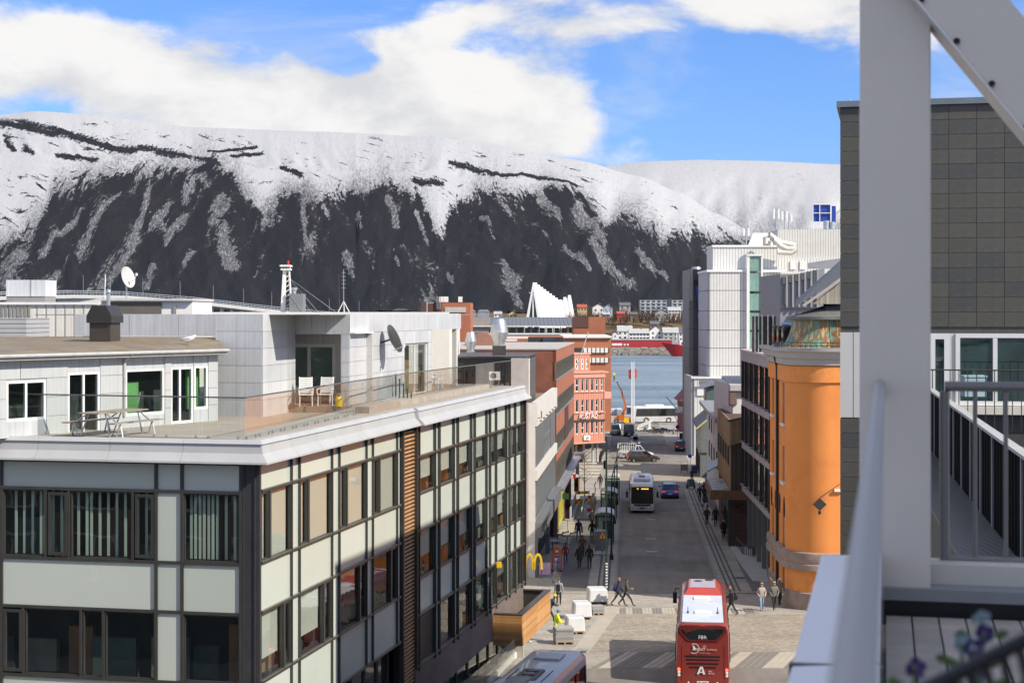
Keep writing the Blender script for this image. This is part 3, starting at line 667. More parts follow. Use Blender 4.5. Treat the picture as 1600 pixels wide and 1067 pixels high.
# --- terrace deck and glass balustrade
m_deck, g = newmat('terrace_boards'); co = g.coord('Object'); x, y, z = g.xyz(co)
st = g.ramp(g.m('ABSOLUTE', g.m('SINE', g.m('MULTIPLY', x, math.pi/.14))), .02, .14)
c = g.scale((.37, .325, .27), g.m('MULTIPLY', g.lin(st, 0, 1, .45, 1), g.lin(g.noise(g.vm('MULTIPLY', co, (7, .6, 1)), 1, 5, .6), .3, .7, .75, 1.2)))
finish(g, g.n('ShaderNodeBsdfPrincipled', {'Base Color': c, 'Roughness': .8, 'Normal': g.bump(st, .4, .01)}))
mb = MB(); mb.poly([(.25, .2, zd(3.8)), (aE+.2, .2, zd(3.8)), (aE+.2, 16, zd(3.8)), (.25, 16, zd(3.8))]); mb.build('terrace_deck', m_deck, office)
def loc2(p):
 v = Matrix.Rotation(-office.rotation_euler.z, 3, 'Z') @ (Vector(p)-Vector((X0, Y0, 0))); return v
RP = [loc2(W(-120, 0, 52.8)), loc2(W(382, 0, 49.5)), loc2(W(629, 0, 69.1)), loc2(W(801.5, 0, 89.2))]
def railrun(p, q, n):
 p, q = Vector((p.x, p.y, 0)), Vector((q.x, q.y, 0)); d = (q-p)/n
 mb = MB(); u = d.normalized(); nn = Vector((-u.y, u.x, 0))*.008
 A, B = u*.012, d-u*.012
 mb.hexa([A-nn+Vector((0, 0, zd(3.86))), B-nn+Vector((0, 0, zd(3.86))), B+nn+Vector((0, 0, zd(3.86))), A+nn+Vector((0, 0, zd(3.86))), A-nn+Vector((0, 0, zd(2.55))), B-nn+Vector((0, 0, zd(2.55))), B+nn+Vector((0, 0, zd(2.55))), A+nn+Vector((0, 0, zd(2.55)))])
 me = mb.mesh('balustrade_glass', m_glassrail); cl = MB().box(-.025, .025, -.025, .025, zd(3.9), zd(3.7)).mesh('glass_clamp', m_steel)
 for i in range(n):
  pa = inst('balustrade_glass', me, office, p+d*i); inst('glass_clamp', cl, pa, d*.15); inst('glass_clamp', cl, pa, d*.85)
 mb = MB(); mb.tube([p+Vector((0, 0, zd(2.53))), q+Vector((0, 0, zd(2.53)))], .024, 8); mb.build('top_rail', mat('rail_grey', (.16, .16, .15), .35, .6), office)
railrun(RP[0], RP[1], 8); railrun(RP[1], RP[2], 16); railrun(RP[2], RP[3], 16)
# little grey barrier between the two terraces
gp = loc2(W(611, 0, 69.5));
for k in range(5):
 mb = MB(); mb.beam((gp.x+.2, gp.y-.15-k*.17, zd(3.8)), (gp.x+.2, gp.y-.15-k*.17, zd(3.5-k*.19)) if False else (gp.x+.2, gp.y-.15-k*.17, zd(2.55+k*.2)), .05, .05); mb.build('barrier_bar', m_dark, office)
# --- penthouse in zinc
TOP = zd(.02)
def zincwall(wl, a0, a1, z0, z1, course=.6, hs=(), m_=None, mw=2.3, th=.03, seed=0, name='zinc_panel'):
 """cladding panels in courses, cut around openings, each panel a piece"""
 rr = random.Random(seed); n = max(1, round((z1-z0)/course)); h = (z1-z0)/n
 for j in range(n):
  zz0, zz1 = z0+j*h, z0+(j+1)*h-.014
  spans = [(a0, a1)]
  for (p, q, r, t) in hs:
   if r < zz1-.05 and t > zz0+.05:
    ns = []
    for (s_, e_) in spans:
     if q <= s_ or p >= e_: ns.append((s_, e_))
     else:
      if p > s_: ns.append((s_, p))
      if q < e_: ns.append((q, e_))
    spans = ns
  for (s_, e_) in spans:
   k = max(1, round((e_-s_)/mw)); off = rr.uniform(-.25, .25) if k > 1 else 0
   cuts = [s_]+[s_+(e_-s_)*(i+off)/k for i in range(1, k)]+[e_]
   for c0, c1 in zip(cuts, cuts[1:]):
    if c1-c0 < .04: continue
    wl.piece(name, round(c1-c0-.014, 2), round(zz1-zz0, 3), -th-rr.choice((0, .004, .007)), 0, m_ or (m_zinc if rr.random() < .7 else m_zinc2), c0, zz0)
 mb = MB(); wl.holes(mb, a0, a1, z0, z1, hs, .2); mb.build('penthouse_wall', m_zinc2, office)
K = loc2(W(545.6, 0, 64)); PS = Wall(office, (K.x, K.y), (1, 0), (0, 1)); PF = Wall(office, (K.x, K.y), (0, 1), (1, 0))
FL = zd(3.55)
sd = (PS.a(631), PS.a(668), PS.z(650, 617), PS.z(650, 535.5)); eP = PS.a(674)
zincwall(PS, 0, eP, FL, zd(.75), .6, [sd], seed=1); zincwall(PS, -.03, PS.a(719.5), zd(.75), TOP, .76, seed=2, mw=9)
dr = PS.window(sd[0], sd[1], sd[2], sd[3], .1, m_white, m_glass, .09, 2, name='sliding_door')
mb = MB(); PS.box(mb, sd[0]-.05, sd[1]+.05, sd[2], sd[3], .9, 1.0); mb.build('curtain', mat('ochre_curtain', (.20, .16, .08), .9, var=.2), office)
zincwall(PF, 0, PF.a(533), FL, zd(.8), .6, seed=3)
aR = PF.a(408.5); B0 = PF.a(533)
zincwall(PF, -.03, aR, zd(.80), TOP, .8, seed=4, mw=2.0)
# recess with the wide sliding door
RB = Wall(office, (K.x+2.2, K.y), (0, 1), (1, 0)); bd = (RB.a(524), RB.a(441), FL+.02, RB.z(480, 537))
zincwall(RB, B0-.6, RB.a(405), FL, zd(.8), .9, [bd], m_=mat('pale_sheet', (.60, .59, .57), .5, var=.05), seed=5)
RB.window(bd[0], bd[1], bd[2], bd[3], .08, m_white, m_glass, .14, 2, name='sliding_door')
mb = MB(); RB.box(mb, bd[0], bd[1], bd[2], bd[3], 1.0, 1.1); mb.build('curtain', mat('pale_curtain', (.34, .42, .35), .9, var=.12, scale=1.2), office)
mb = MB(); mb.box(K.x, K.x+2.3, K.y+B0-.02, K.y+B0+.02, FL, zd(.8)); mb.box(K.x-1, K.x+2.3, K.y+aR-.05, K.y+aR, FL, zd(.8)); mb.build('recess_side', m_white, office)
mb = MB(); mb.box(K.x-.02, K.x+2.4, K.y+B0-.6, K.y+aR, zd(.78), zd(.72)); mb.build('recess_ceiling', m_white, office)
mb = MB(); mb.box(K.x-1.1, K.x+16, K.y-1.4, K.y+aR, zd(3.8)+.004, FL) if False else mb.box(K.x-1.1, K.x+3.2, K.y-1.15, K.y+aR, zd(3.8)+.004, FL); mb.build('deck_step', mat('deck_step', (.31, .25, .20), .75, var=.2, scale=3), office)
mb = MB(); mb.box(K.x+3.2, K.x+20, K.y-1.05, K.y+3, zd(3.8)+.004, FL-.02); mb.build('upper_deck', m_deck, office)
# rooms behind the left face: cupboards, partitions and desks
m_in = [mat('interior_%d' % i, c, .8, var=.3, scale=1.5) for i, c in enumerate(((.10, .05, .03), (.05, .075, .07), (.16, .15, .13), (.03, .035, .04), (.20, .10, .05)))]; ri = random.Random(8)
for fl, (d0, d1) in enumerate(((5.35, 7.49), (8.98, 11.09))):
 a = .6
 while a < 9.5:
  w_ = ri.uniform(.5, 1.6); h = ri.uniform(.5, 1.95); d = ri.uniform(.5, 1.1); mb = MB(); LF.box(mb, a, a+w_, zd(d1)-.1, zd(d1)-.1+h, d, d+.25); mb.build('cupboard', m_in[ri.randrange(5)], office); a += w_+ri.uniform(0, .5)
for wl, d1s, a1 in ((S1, (7.44, 11.0), 17), (S2, (7.25, 10.68, 14.12), 38)):
 for d1 in d1s:
  a = 1.0 if wl is S1 else 19.5
  while a < a1:
   w_ = ri.uniform(.6, 1.8); mb = MB(); wl.box(mb, a, a+w_, zd(d1)-.1, zd(d1)+ri.uniform(.3, 1.1), .6, .9); mb.build('cupboard', m_in[ri.randrange(5)], office); a += w_+ri.uniform(.2, 1.2)
# front block on the left of the recess
AB = loc2(W(409, 0, 60.6)); PA = Wall(office, (AB.x, AB.y), (0, 1), (1, 0)); aA = PA.a(337)
zincwall(PA, 0, aA, zd(3.8), TOP, .63, seed=6, mw=9)
PA2 = Wall(office, (AB.x, AB.y), (1, 0), (0, 1)); zincwall(PA2, .03, 3.6, zd(3.8), TOP, .63, seed=7, mw=9)
PR = Wall(office, (AB.x+.6, AB.y), (0, 1), (1, 0)); zincwall(PR, aA+.0, PR.a(116), zd(.85), TOP, .84, seed=8, mw=1.75)
mb = MB(); mb.box(AB.x+.7, K.x+24, K.y+.1, K.y+PF.a(116), zd(.06), zd(.01)-.02); mb.build('penthouse_roof', mat('roof_felt', (.20, .20, .20), .9), office)
mb = MB(); mb.box(K.x+.1, K.x+PS.a(719), K.y+.05, K.y+3, zd(.74), zd(.68)); mb.build('pergola_ceiling', m_white, office)
pc = PS.a(714); PS.piece('pergola_column', .22, zd(.75)-FL, 0, .22, mat('pale_sheet', (0, 0, 0)), pc-.1, FL)
PS.piece('penthouse_end', .12, zd(.75)-FL, -.01, .6, MATS['pale_sheet'], eP-.12, FL)
mb = MB(); mb.box(aE-.1, aE+.18, -.45, .5, zd(4.3), zd(2.35)); mb.build('terrace_end_wall', mat('pink_render', (.60, .53, .49), .8), office)
# --- left wing with moss roof
wA, wB = loc2(W(-70, 0, 48.9)), loc2(W(340, 0, 58.6)); dW = Vector((wB.x-wA.x, wB.y-wA.y, 0)); nW = Vector((-dW.y, dW.x, 0)).normalized()
if nW.dot(Vector((1, 1, 0))) < 0: nW = -nW
WG = Wall(office, (wA.x, wA.y), (dW.x, dW.y), (nW.x, nW.y)); LWg = dW.length
def opn(p0, p1, ya, yb): return (WG.a(p0), WG.a(p1), WG.z((p0+p1)/2, yb), WG.z((p0+p1)/2, ya))
wn = opn(10, 72, 594, 657); d1 = opn(106, 156, 581, 680); w2 = opn(196, 257, 576, 648); d2 = opn(267, 302, 573, 661); w3 = opn(303.5, 325, 571, 639)
zincwall(WG, 0, LWg, zd(3.82), zd(1.42), .6, [wn, d1, w2, d2, w3], m_=mat('zinc_light', (.50, .52, .52), .45, .2, .06, .7, streak=.1), seed=9, mw=1.9)
for (o_, nv, fr, cm) in ((wn, 2, .5, 0), (d1, 2, .5, 0), (w2, 1, None, 1), (d2, 2, .42, 0), (w3, 1, None, 1)):
 WG.window(*o_, .06, m_white, m_glass, .085, nv, 1, fr, name='terrace_door' if o_ in (d1, d2) else 'window')
mb = MB(); WG.box(mb, .1, LWg, zd(3.8), zd(1.4), .9, 1.0); mb.build('inner_wall', m_room2, office)
mb = MB(); WG.box(mb, w2[0]+.3, w2[0]+1.1, w2[2], w2[2]+1.1, .5, .52); WG.box(mb, w3[0], w3[1], w3[2], w3[3], .4, .42); mb.build('curtain', mat('green_curtain', (.12, .30, .10), .9, var=.3), office)
m_moss = mat('moss_roof', (.20, .165, .12), .95, var=.3, scale=1.2, dirt=(.20, .125, .02), dirt_amt=.9, dirt_scale=.9, bump=.4)
P = [WG.pt(-.2, zd(1.26), -.35), WG.pt(LWg+.1, zd(1.26), -.35)]
r0, r1 = loc2(W(337, 0, 61.9)), loc2(W(-140, 0, 64.5)); mb = MB()
mb.poly([P[0], P[1], (r0.x, r0.y, zd(.88)), (r1.x, r1.y, zd(.88))]); mb.build('wing_roof', m_moss, office)
mb = MB(); WG.box(mb, -.2, LWg+.1, zd(1.44), zd(1.255), -.37, -.30); WG.box(mb, -.2, LWg+.1, zd(1.46), zd(1.42), -.30, .0); mb.build('wing_fascia', mat('fascia_grey', (.42, .42, .41), .6, var=.15, scale=3), office)
mb = MB(); mb.tube([WG.pt(-.1, zd(1.30), -.43), WG.pt(LWg+.1, zd(1.30), -.43)], .055, 8); mb.tube([WG.pt(WG.a(192), zd(1.35), -.4), WG.pt(WG.a(192), zd(1.6), -.08), WG.pt(WG.a(192), zd(3.4), -.08)], .05, 8); mb.build('gutter', MATS['fascia_grey'], office)
# chimney on the wing
cp = loc2(W(164, 0, 58.7)); mb = MB(); mb.box(cp.x-.4, cp.x+.4, cp.y-.40, cp.y+.40, zd(1.35), zd(.33)); ch = mb.build('chimney', mat('brown_sheet', (.075, .06, .05), .5, .2, .1), office)
mb = MB(); mb.box(-.48, .48, -.48, .48, 0, .25); mb.prism([(-.48, .25), (.48, .25), (.26, .62), (-.26, .62)], 'x', -.48, .48); c = mb.build('chimney_cap', mat('black_sheet', (.045, .042, .04), .5, .2), ch, loc=(cp.x, cp.y, zd(.33)))
# ------------------------------------------------------------------ far shore: church, houses, ships, bridge
def wthing(name, label, cat, L, group=None):
 return thing(name, label, cat, tuple(L), 0, group)
def fb_(mb, px0, px1, py0, py1, Y, dep):
 """box whose front is the photo rectangle at depth Y"""
 a, b = W(px0, py1, Y), W(px1, py0, Y); mb.box(a.x, b.x, Y, Y+dep, a.z, b.z); return mb
def bw(mb, name, m_, root, smooth=False, bevel=0):
 return mb.build(name, m_, root, smooth, bevel, loc=tuple(-Vector(root.location)))
m_cream = mat('cream_paint', (.72, .68, .60), .6, var=.05); m_wht = mat('white_render', (.74, .73, .70), .7, var=.06, scale=.5)
m_brickf = mat('red_brick_far', (.36, .13, .07), .85, var=.12, scale=.8); m_dkbr = mat('dark_brick_far', (.10, .05, .04), .85)
m_shadowglass = mat('blue_dark_glass', (.05, .07, .09), .15)
# church of white triangular slabs
L = W(833, 497, 1090); ca = wthing('church', 'white church of stepped triangular slabs under the dark mountain', 'church', (L.x, 1090, 2))
def aframe(px, py, hw, Y, th, nm='roof_slab'):
 ap = W(px, py, Y); zb = 2.0; h = ap.z-zb; w_ = hw
 mb = MB(); t = 1.7
 mb.prism([(ap.x-w_, zb), (ap.x, ap.z), (ap.x+w_, zb)]+([(ap.x+w_-t*1.4, zb), (ap.x, ap.z-t*3.2), (ap.x-w_+t*1.4, zb)] if nm == 'front_gable' else []), 'y', Y, Y+th)
 bw(mb, nm, m_white, ca)
aframe(833, 440, 7.2, 1090, 4, 'front_gable')
mb = MB(); ap = W(833, 447, 1091.5); mb.prism([(ap.x-6, 2), (ap.x, ap.z), (ap.x+6, 2)], 'y', 1091.5, 1092.2); bw(mb, 'window_wall', m_shadowglass, ca)
mb = MB(); mb.box(ap.x-.45, ap.x+.45, 1090.6, 1091.2, 2, ap.z-1); mb.box(ap.x-2.6, ap.x+2.6, 1090.6, 1091.2, ap.z-4.8, ap.z-4.1); bw(mb, 'cross', m_white, ca)
def slab(px, py, px2, hw, Y0_, Y1_):
 a, b2 = W(px, py, 1090), W(px2, py, 1090); mb = MB(); T = lambda c, Y: [(c-hw, Y, 2.0), (c+hw, Y, 2.0), (c, Y, a.z)]
 A, B = T(a.x, Y0_), T(b2.x, Y1_); mb.poly(A); mb.poly(B)
 for k in range(3): mb.poly([A[k], B[k], B[(k+1) % 3], A[(k+1) % 3]])
 bw(mb, 'roof_slab', m_white, ca)
for i in range(9): slab(834+4.9*i, 441.5+3.3*i, 834+4.9*(i+1)+.3, 7.2-.22*i, 1094+4*i, 1098+4*i)
for i, (px, py) in enumerate(((877.5, 467.5), (884.5, 463), (892.5, 459.5))): slab(px, py, px+4.6, 4.4+i*.5, 1136+7*i, 1139.5+7*i)
# houses of the far town
m_roofs = [mat('roof_red', (.40, .08, .05), .8), mat('roof_slate', (.12, .12, .13), .8), mat('roof_brown', (.20, .10, .07), .8), mat('roof_light', (.40, .40, .39), .7)]
m_hw = [mat('house_white', (.74, .73, .70), .7), mat('house_blue', (.38, .44, .52), .7), mat('house_red', (.35, .06, .05), .7), mat('house_yellow', (.55, .42, .20), .7), mat('house_grey', (.36, .36, .35), .7), mat('house_brown', (.22, .15, .11), .7)]
def house(px0, px1, pyt, pyb, Y, wm, rm, label, gable='x', nw=3, ns=2):
 a, b = W(px0, pyb, Y), W(px1, pyt, Y); wd, h = b.x-a.x, b.z-a.z; L = Vector((a.x, Y, a.z)); hw = h*.62; D = max(7, wd*.6)
 r = thing('house', label, 'house', tuple(L), 0, 'houses on the far shore')
 mb = MB()
 if gable == 'x':
  mb.box(0, wd, 0, D, -3, hw); mb.prism([(0, hw), (D, hw), (D/2, h*.97)], 'x', .01, wd-.01); wl = mb.build('wall', m_hw[wm], r)
  mb = MB()
  for s_ in (0, 1):
   y0, y1 = (-.4, D/2) if s_ == 0 else (D+.4, D/2)
   mb.hexa([(-.3, y0, hw-.25), (wd+.3, y0, hw-.25), (wd+.3, y1, h), (-.3, y1, h), (-.3, y0, hw+.0), (wd+.3, y0, hw), (wd+.3, y1, h+.25), (-.3, y1, h+.25)])
 else:
  mb.box(0, wd, 0, D, -3, hw); mb.prism([(0, hw), (wd, hw), (wd/2, h*.97)], 'y', .01, D-.01); wl = mb.build('wall', m_hw[wm], r)
  mb = MB()
  for s_ in (0, 1):
   x0, x1 = (-.4, wd/2) if s_ == 0 else (wd+.4, wd/2)
   mb.hexa([(x0, -.3, hw-.25), (x0, D, hw-.25), (x1, D, h), (x1, -.3, h), (x0, -.3, hw), (x0, D, hw), (x1, D, h+.25), (x1, -.3, h+.25)])
 rf = mb.build('roof', m_roofs[rm], r)
 mb = MB().box(wd*.6, wd*.6+.8, D/2-.4, D/2+.4, h*.8, h+1); mb.build('chimney', m_roofs[1], rf)
 for j in range(ns):
  for i in range(nw):
   x = wd*(i+.5)/nw; z = hw*(j+.3)/ns
   inst('window', boxmesh(wd*.09+.4, .1, hw*.28/ns*1.2+.3, m_shadowglass), r, (x-.5, -.06, z))
hs = [(965, 988, 509, 531, 1040, 0, 3, 'white house with pale roof nearest the red quay warehouse', 'x', 3, 2), (983, 1014, 514, 531, 1030, 0, 3, 'long white house with pale grey roof behind the red warehouse', 'x', 6, 2),
 (1015, 1035, 509, 531, 1034, 0, 1, 'white house with dark roof above middle of red warehouse', 'y', 2, 2), (1036, 1060, 512, 532, 1030, 4, 3, 'grey house with pale roof left of the red ship bow', 'x', 3, 2),
 (1061, 1078, 512, 533, 1036, 0, 1, 'white house by the dark stone tower across the water', 'x', 3, 2), (957, 966, 518, 529, 1026, 0, 1, 'small white shed at left end of shore houses', 'y', 1, 1),
 (902, 917, 476, 487, 1160, 3, 0, 'house with bright orange roof right of the white church', 'x', 3, 1), (926, 944, 475, 489, 1165, 0, 2, 'white house half hidden by bare trees on the hill', 'y', 2, 1),
 (943, 957, 477, 490, 1150, 1, 3, 'blue house on the hillside right of the church', 'y', 2, 2), (964, 976, 487, 495, 1140, 2, 0, 'little red cabin with red roof on the hillside', 'x', 2, 1),
 (968, 985, 473, 484, 1190, 4, 1, 'grey house among bare trees under mountain', 'x', 2, 1), (941, 953, 488, 496, 1135, 5, 3, 'brown house with pale roof above the dry slope', 'x', 2, 1),
 (985, 996, 488, 496, 1140, 5, 1, 'low dark house at top of the dry slope', 'x', 2, 1), (1044, 1064, 480, 493, 1165, 0, 3, 'white flat fronted house before the apartment block', 'x', 4, 2),
 (1024, 1044, 484, 496, 1150, 4, 1, 'grey house left of the white flat fronted house', 'y', 2, 1), (772, 784, 487, 496, 1110, 0, 3, 'pale roofed house left of the white church', 'x', 2, 1), (795, 808, 486, 497, 1115, 3, 2, 'yellow house close to foot of white church', 'y', 2, 1), (1016, 1030, 502, 513, 1075, 5, 1, 'dark roofed house on slope above white houses', 'x', 2, 1)]
for h in hs: house(*h)
# apartment block with storeys of windows
ab = thing('apartment_block', 'long grey apartment block with four rows of windows on the far hillside', 'apartment block', (W(1000, 0, 1200).x, 1200, 19))
mb = MB(); wd = W(1075, 0, 1200).x-W(1000, 0, 1200).x; hh = W(0, 469, 1200).z-19; mb.box(0, wd, 0, 12, -6, hh); mb.build('wall', mat('block_grey', (.40, .42, .45), .7), ab)
for i in range(9):
 for j in range(4):
  if i == 5: continue
  inst('window', boxmesh(2.3, .2, 1.5, m_shadowglass), ab, (1+i*wd/9, -.12, hh*j/4+.6)); inst('balcony', boxmesh(2.6, .5, .35, m_wht), ab, (.85+i*wd/9, -.5, hh*j/4+.2))
inst('stair_tower', boxmesh(3.4, .4, hh+1, m_shadowglass), ab, (5*wd/9+.3, -.3, 0))
# red quay warehouse, ships, rocks
wh = thing('warehouse', 'long red waterside warehouse with white markings across the sound', 'warehouse', (W(930, 0, 985).x, 985, SEA+2))
mb = MB(); wd = W(1050, 0, 985).x-W(930, 0, 985).x; z0, z1 = W(0, 549, 985).z-SEA-2, W(0, 531.5, 985).z-SEA-2; mb.box(0, wd, 0, 16, -2, z1); mb.build('wall', mat('warehouse_red', (.38, .03, .035), .6, var=.1, scale=.1), wh)
mb = MB(); mb.box(-.2, wd+.2, -.3, 16.3, z1, z1+.5); mb.build('roof', m_roofs[3], wh)
for (a, b, y0, y1) in ((956, 972, 536.5, 540), (956, 962, 543, 547), (963, 971, 543, 547), (974.5, 983.5, 543, 547), (997, 1006, 543, 547)):
 n = 1 if y1-y0 < 3.6 else 5
 for k in range(n):
  x0 = (a-930)*985/F+(b-a)*985/F*k/n; inst('marking', boxmesh((b-a)*985/F/n*(.8 if n > 1 else 1), .12, (y1-y0)*985/F, m_white), wh, (x0, -.1, (540.2-y1)*985/F+z0+3.4))
for px in (976, 981): inst('round_window', MB().lathe([(0, 0), (.6, 0), (.6, .1)], 12, axis='y').mesh('round_window', m_white), wh, ((px-930)*985/F, -.12, (540.2-538.5)*985/F+z0+3.4))
rocks = MB()
for i in range(420):
 x = W(945+i*.33, 0, 975).x; y = 968+rnd.uniform(0, 12); r = rnd.uniform(.7, 1.7); z = SEA+.2+(y-968)*.26
 rocks.hexa([(x+dx*r*rnd.uniform(.7, 1.2), y+dy*r*rnd.uniform(.7, 1.2), z+dz*r*rnd.uniform(.5, .9)) for dz in (-1, 1) for dx, dy in ((-1, -1), (1, -1), (1, 1), (-1, 1))])
tag(rocks.build('shore_rocks', mat('shore_rock', (.26, .24, .21), .9, var=.4, scale=.3)), kind='stuff')
def ship(px0, px1, pyt, Y, hullm, label, name, right=False):
 a = W(px0, 0, Y).x; Lh = W(px1, 0, Y).x-a; h = W(0, pyt, Y).z-SEA
 r = thing(name, label, 'ship', (a, Y, SEA)); mb = MB(); n = 10; sec = []
 for i in range(n+1):
  t = i/n; bw_ = 3.6*min(1, (t*2.4)**.6) if t < .5 else 3.6; sh = h*(1+.35*(1-t)**2); rake = Lh*.28*(1-min(1, t*3))
  sec.append([(Lh*t, -bw_, sh), (Lh*t+rake*.55, -bw_*.75, sh*.4), (Lh*t+rake, -bw_*.35, -.6), (Lh*t+rake, bw_*.35, -.6), (Lh*t+rake*.55, bw_*.75, sh*.4), (Lh*t, bw_, sh)])
 for s0, s1 in zip(sec, sec[1:]):
  for k in range(5): mb.poly([s0[k], s1[k], s1[k+1], s0[k+1]])
  mb.poly([s0[0], s0[5], s1[5], s1[0]])
 mb.poly(sec[0]); mb.poly(sec[-1]); mb.build('hull', hullm, r, True)
 mb = MB(); mb.box(Lh*.42, Lh*.95, -2.8, 2.8, h*.98, h*1.55); mb.box(Lh*.55, Lh*.9, -2.4, 2.4, h*1.55, h*2.1); mb.build('deckhouse', m_wht, r)
 mb = MB(); mb.tube([(Lh*.36, 0, h), (Lh*.36, 0, h*2.6)], .22, 6); mb.build('mast', m_wht, r)
 mb = MB()
 for i in range(5): mb.box(Lh*(.46+.1*i), Lh*(.46+.1*i)+.7, -2.86, -2.8, h*1.15, h*1.35)
 mb.build('portholes', m_shadowglass, r); return r
ship(1033, 1100, 540.5, 945, mat('ship_red', (.42, .02, .025), .45, var=.1, scale=.2), 'red ship with raked bow moored at the rocky shore', 'red_ship')
# bridge on the left
br = thing('bridge', 'long grey road bridge with railing arching behind the roofs on the left', 'bridge', (W(150, 0, 700).x, 700, SEA))
BP = [(-260, 476, 640), (-100, 466, 660), (0, 461, 680), (110, 458.5, 700), (190, 460, 715), (300, 468.5, 740), (390, 479, 765), (470, 487.5, 790), (560, 495, 830)]
pts = [W(*p) for p in BP]; mb = MB()
for a, b in zip(pts, pts[1:]): mb.beam(a-Vector((0, 0, 1.3)), b-Vector((0, 0, 1.3)), 9, 1.5)
bw(mb, 'deck', m_concrete, br); mb = MB()
for a, b in zip(pts, pts[1:]):
 for o_ in (-4.3, 4.3):
  for hz in (.4, 1.2): mb.beam(a+Vector((0, o_, hz)), b+Vector((0, o_, hz)), .12, .14)
 n = 16
 for k in range(n): p = a+(b-a)*k/n; mb.box(p.x-.06, p.x+.06, p.y-4.36, p.y-4.24, p.z-.6, p.z+1.25)
bw(mb, 'railing', m_galv, br)
for k in range(46):
 t = k/45*(len(pts)-1); i = min(int(t), len(pts)-2); p = pts[i]+(pts[i+1]-pts[i])*(t-i)
 hgt = max(3, p.z-SEA-2.6)
 me = MB().box(-.5, .5, -2.6, 2.6, -hgt, 0).mesh('pillar', m_concrete); inst('pillar', me, br, tuple(p-Vector((0, 0, 2))-Vector(br.location)))
 if k % 3 == 0: me = MB().tube([(0, 4, 0), (0, 4, 7.5), (0, 3, 8)], .08, 5).mesh('lamp_pole', m_galv); inst('lamp_pole', me, br, tuple(p-Vector(br.location)))
a, b = W(20, 0, 690), W(170, 0, 708); mb = MB(); n = 16
for k in range(n):
 t0, t1 = k/n, (k+1)/n; f = lambda t: -2-4.5*(2*t-1)**2
 A, B = a+(b-a)*t0, a+(b-a)*t1; zA, zB = 26.2, 26.2
 mb.hexa([(A.x, A.y-3, zA+f(t0)-1), (B.x, B.y-3, zB+f(t1)-1), (B.x, B.y+3, zB+f(t1)-1), (A.x, A.y+3, zA+f(t0)-1), (A.x, A.y-3, zA), (B.x, B.y-3, zB), (B.x, B.y+3, zB), (A.x, A.y+3, zA)])
bw(mb, 'girder', m_concrete, br)
# bare trees and scrub of the far shore (beyond counting)
mb = MB(); rs = random.Random(4)
for i in range(900):
 px = rs.uniform(885, 1082); Y = rs.choice([rs.uniform(1060, 1100), rs.uniform(1125, 1230), rs.uniform(1125, 1230)]); x = (px-CX)/F*Y; zb = 1 if Y < 1100 else 13+(Y-1125)*.06
 h = rs.uniform(3, 7.5)
 for q in range(5):
  t = rs.uniform(0, 6.28); mb.tube([(x, Y, zb-1), (x+math.cos(t)*h*.14, Y+math.sin(t)*h*.14, zb+h*.5), (x+math.cos(t)*h*.3, Y+math.sin(t)*h*.3, zb+h*rs.uniform(.7, 1))], [.17, .11, .03], 3, False)
tag(mb.build('scrub_wood', mat('bare_twigs', (.085, .06, .045), .95, var=.35, scale=.1)), kind='stuff')
# ------------------------------------------------------------------ roofs behind the office block
m_corr = ribmat('corrugated_white', (.66, .64, .59), .55, 'x', .6, dirt=(.45, .40, .33))
def rearblock(name, label, px0, px1, py0, Y, dep, m_, zb=None):
 L = Vector((W((px0+px1)/2, 0, Y).x, Y, gz(Y))); r = thing(name, label, 'building', tuple(L)); mb = MB(); a, b = W(px0, py0, Y), W(px1, py0, Y)
 mb.box(a.x, b.x, Y, Y+dep, gz(Y) if zb is None else zb, a.z); bw(mb, 'wall', m_, r); return r
rb = rearblock('rear_building', 'cream flat roofed building behind zinc penthouse, mast on its roof', 260, 702, 490.2, 108, 22, m_cream)
mb = MB(); a, b = W(260, 490, 108), W(702, 490, 108); mb.box(a.x, b.x, 107.9, 108.2, a.z-.05, a.z+.1); bw(mb, 'parapet_cap', m_wht, rb)
cb = rearblock('corrugated_building', 'white corrugated plant building on the far left', -160, 160, 473, 97, 14, m_corr)
for k in range(9): mb = MB(); fb_(mb, -4+6*k, -1+6*k, 479, 495, 96.94, .1); bw(mb, 'vent_slot', mat('slot_shadow', (.25, .24, .22), .8), cb)
mb = MB(); fb_(mb, -160, 161, 472, 476, 96.85, .1); bw(mb, 'roof_edge', m_wht, cb)
lb = rearblock('boarded_wall', 'low grey boarded roof wall left of the moss roof', -120, 41, 497, 80, 4, ribmat('grey_boards', (.40, .40, .41), .22, 'z', .7), 15)
for b_ in (lb,): pass
wb = rearblock('roof_cabin', 'white roof cabin with dark boarded front beside the satellite dish', 158, 300.5, 468, 92, 6, m_wht, 17.5)
mb = MB(); fb_(mb, 173, 252, 472.5, 492, 91.9, .15); bw(mb, 'dark_front', mat('dark_boards', (.13, .115, .10), .7, var=.1), wb)
mb = MB(); fb_(mb, 157, 301, 466.6, 470, 91.7, 6.5); bw(mb, 'roof', mat('roof_pale', (.6, .58, .57), .6, .2, .1), wb)
mb = MB(); fb_(mb, 271, 275, 478, 492, 91.9, .1); bw(mb, 'door_slit', mat('slot_shadow', (.25, .24, .22), .8), wb)
def roofbox(name, label, cat, px0, px1, py0, py1, Y, dep, m_, parts=()):
 L = W((px0+px1)/2, py1, Y); r = thing(name, label, cat, tuple(L)); mb = MB(); fb_(mb, px0, px1, py0, py1, Y, dep); bw(mb, 'body', m_, r); return r
vb = roofbox('ventilation_box', 'large square zinc ventilation box on corrugated roof', 'vent', 9.5, 71, 437.5, 463, 99, 2.4, m_zinc)
mb = MB(); fb_(mb, 10, 70.5, 463, 473, 99.05, 2.3); bw(mb, 'base', mat('base_grey', (.24, .24, .24), .7), vb)
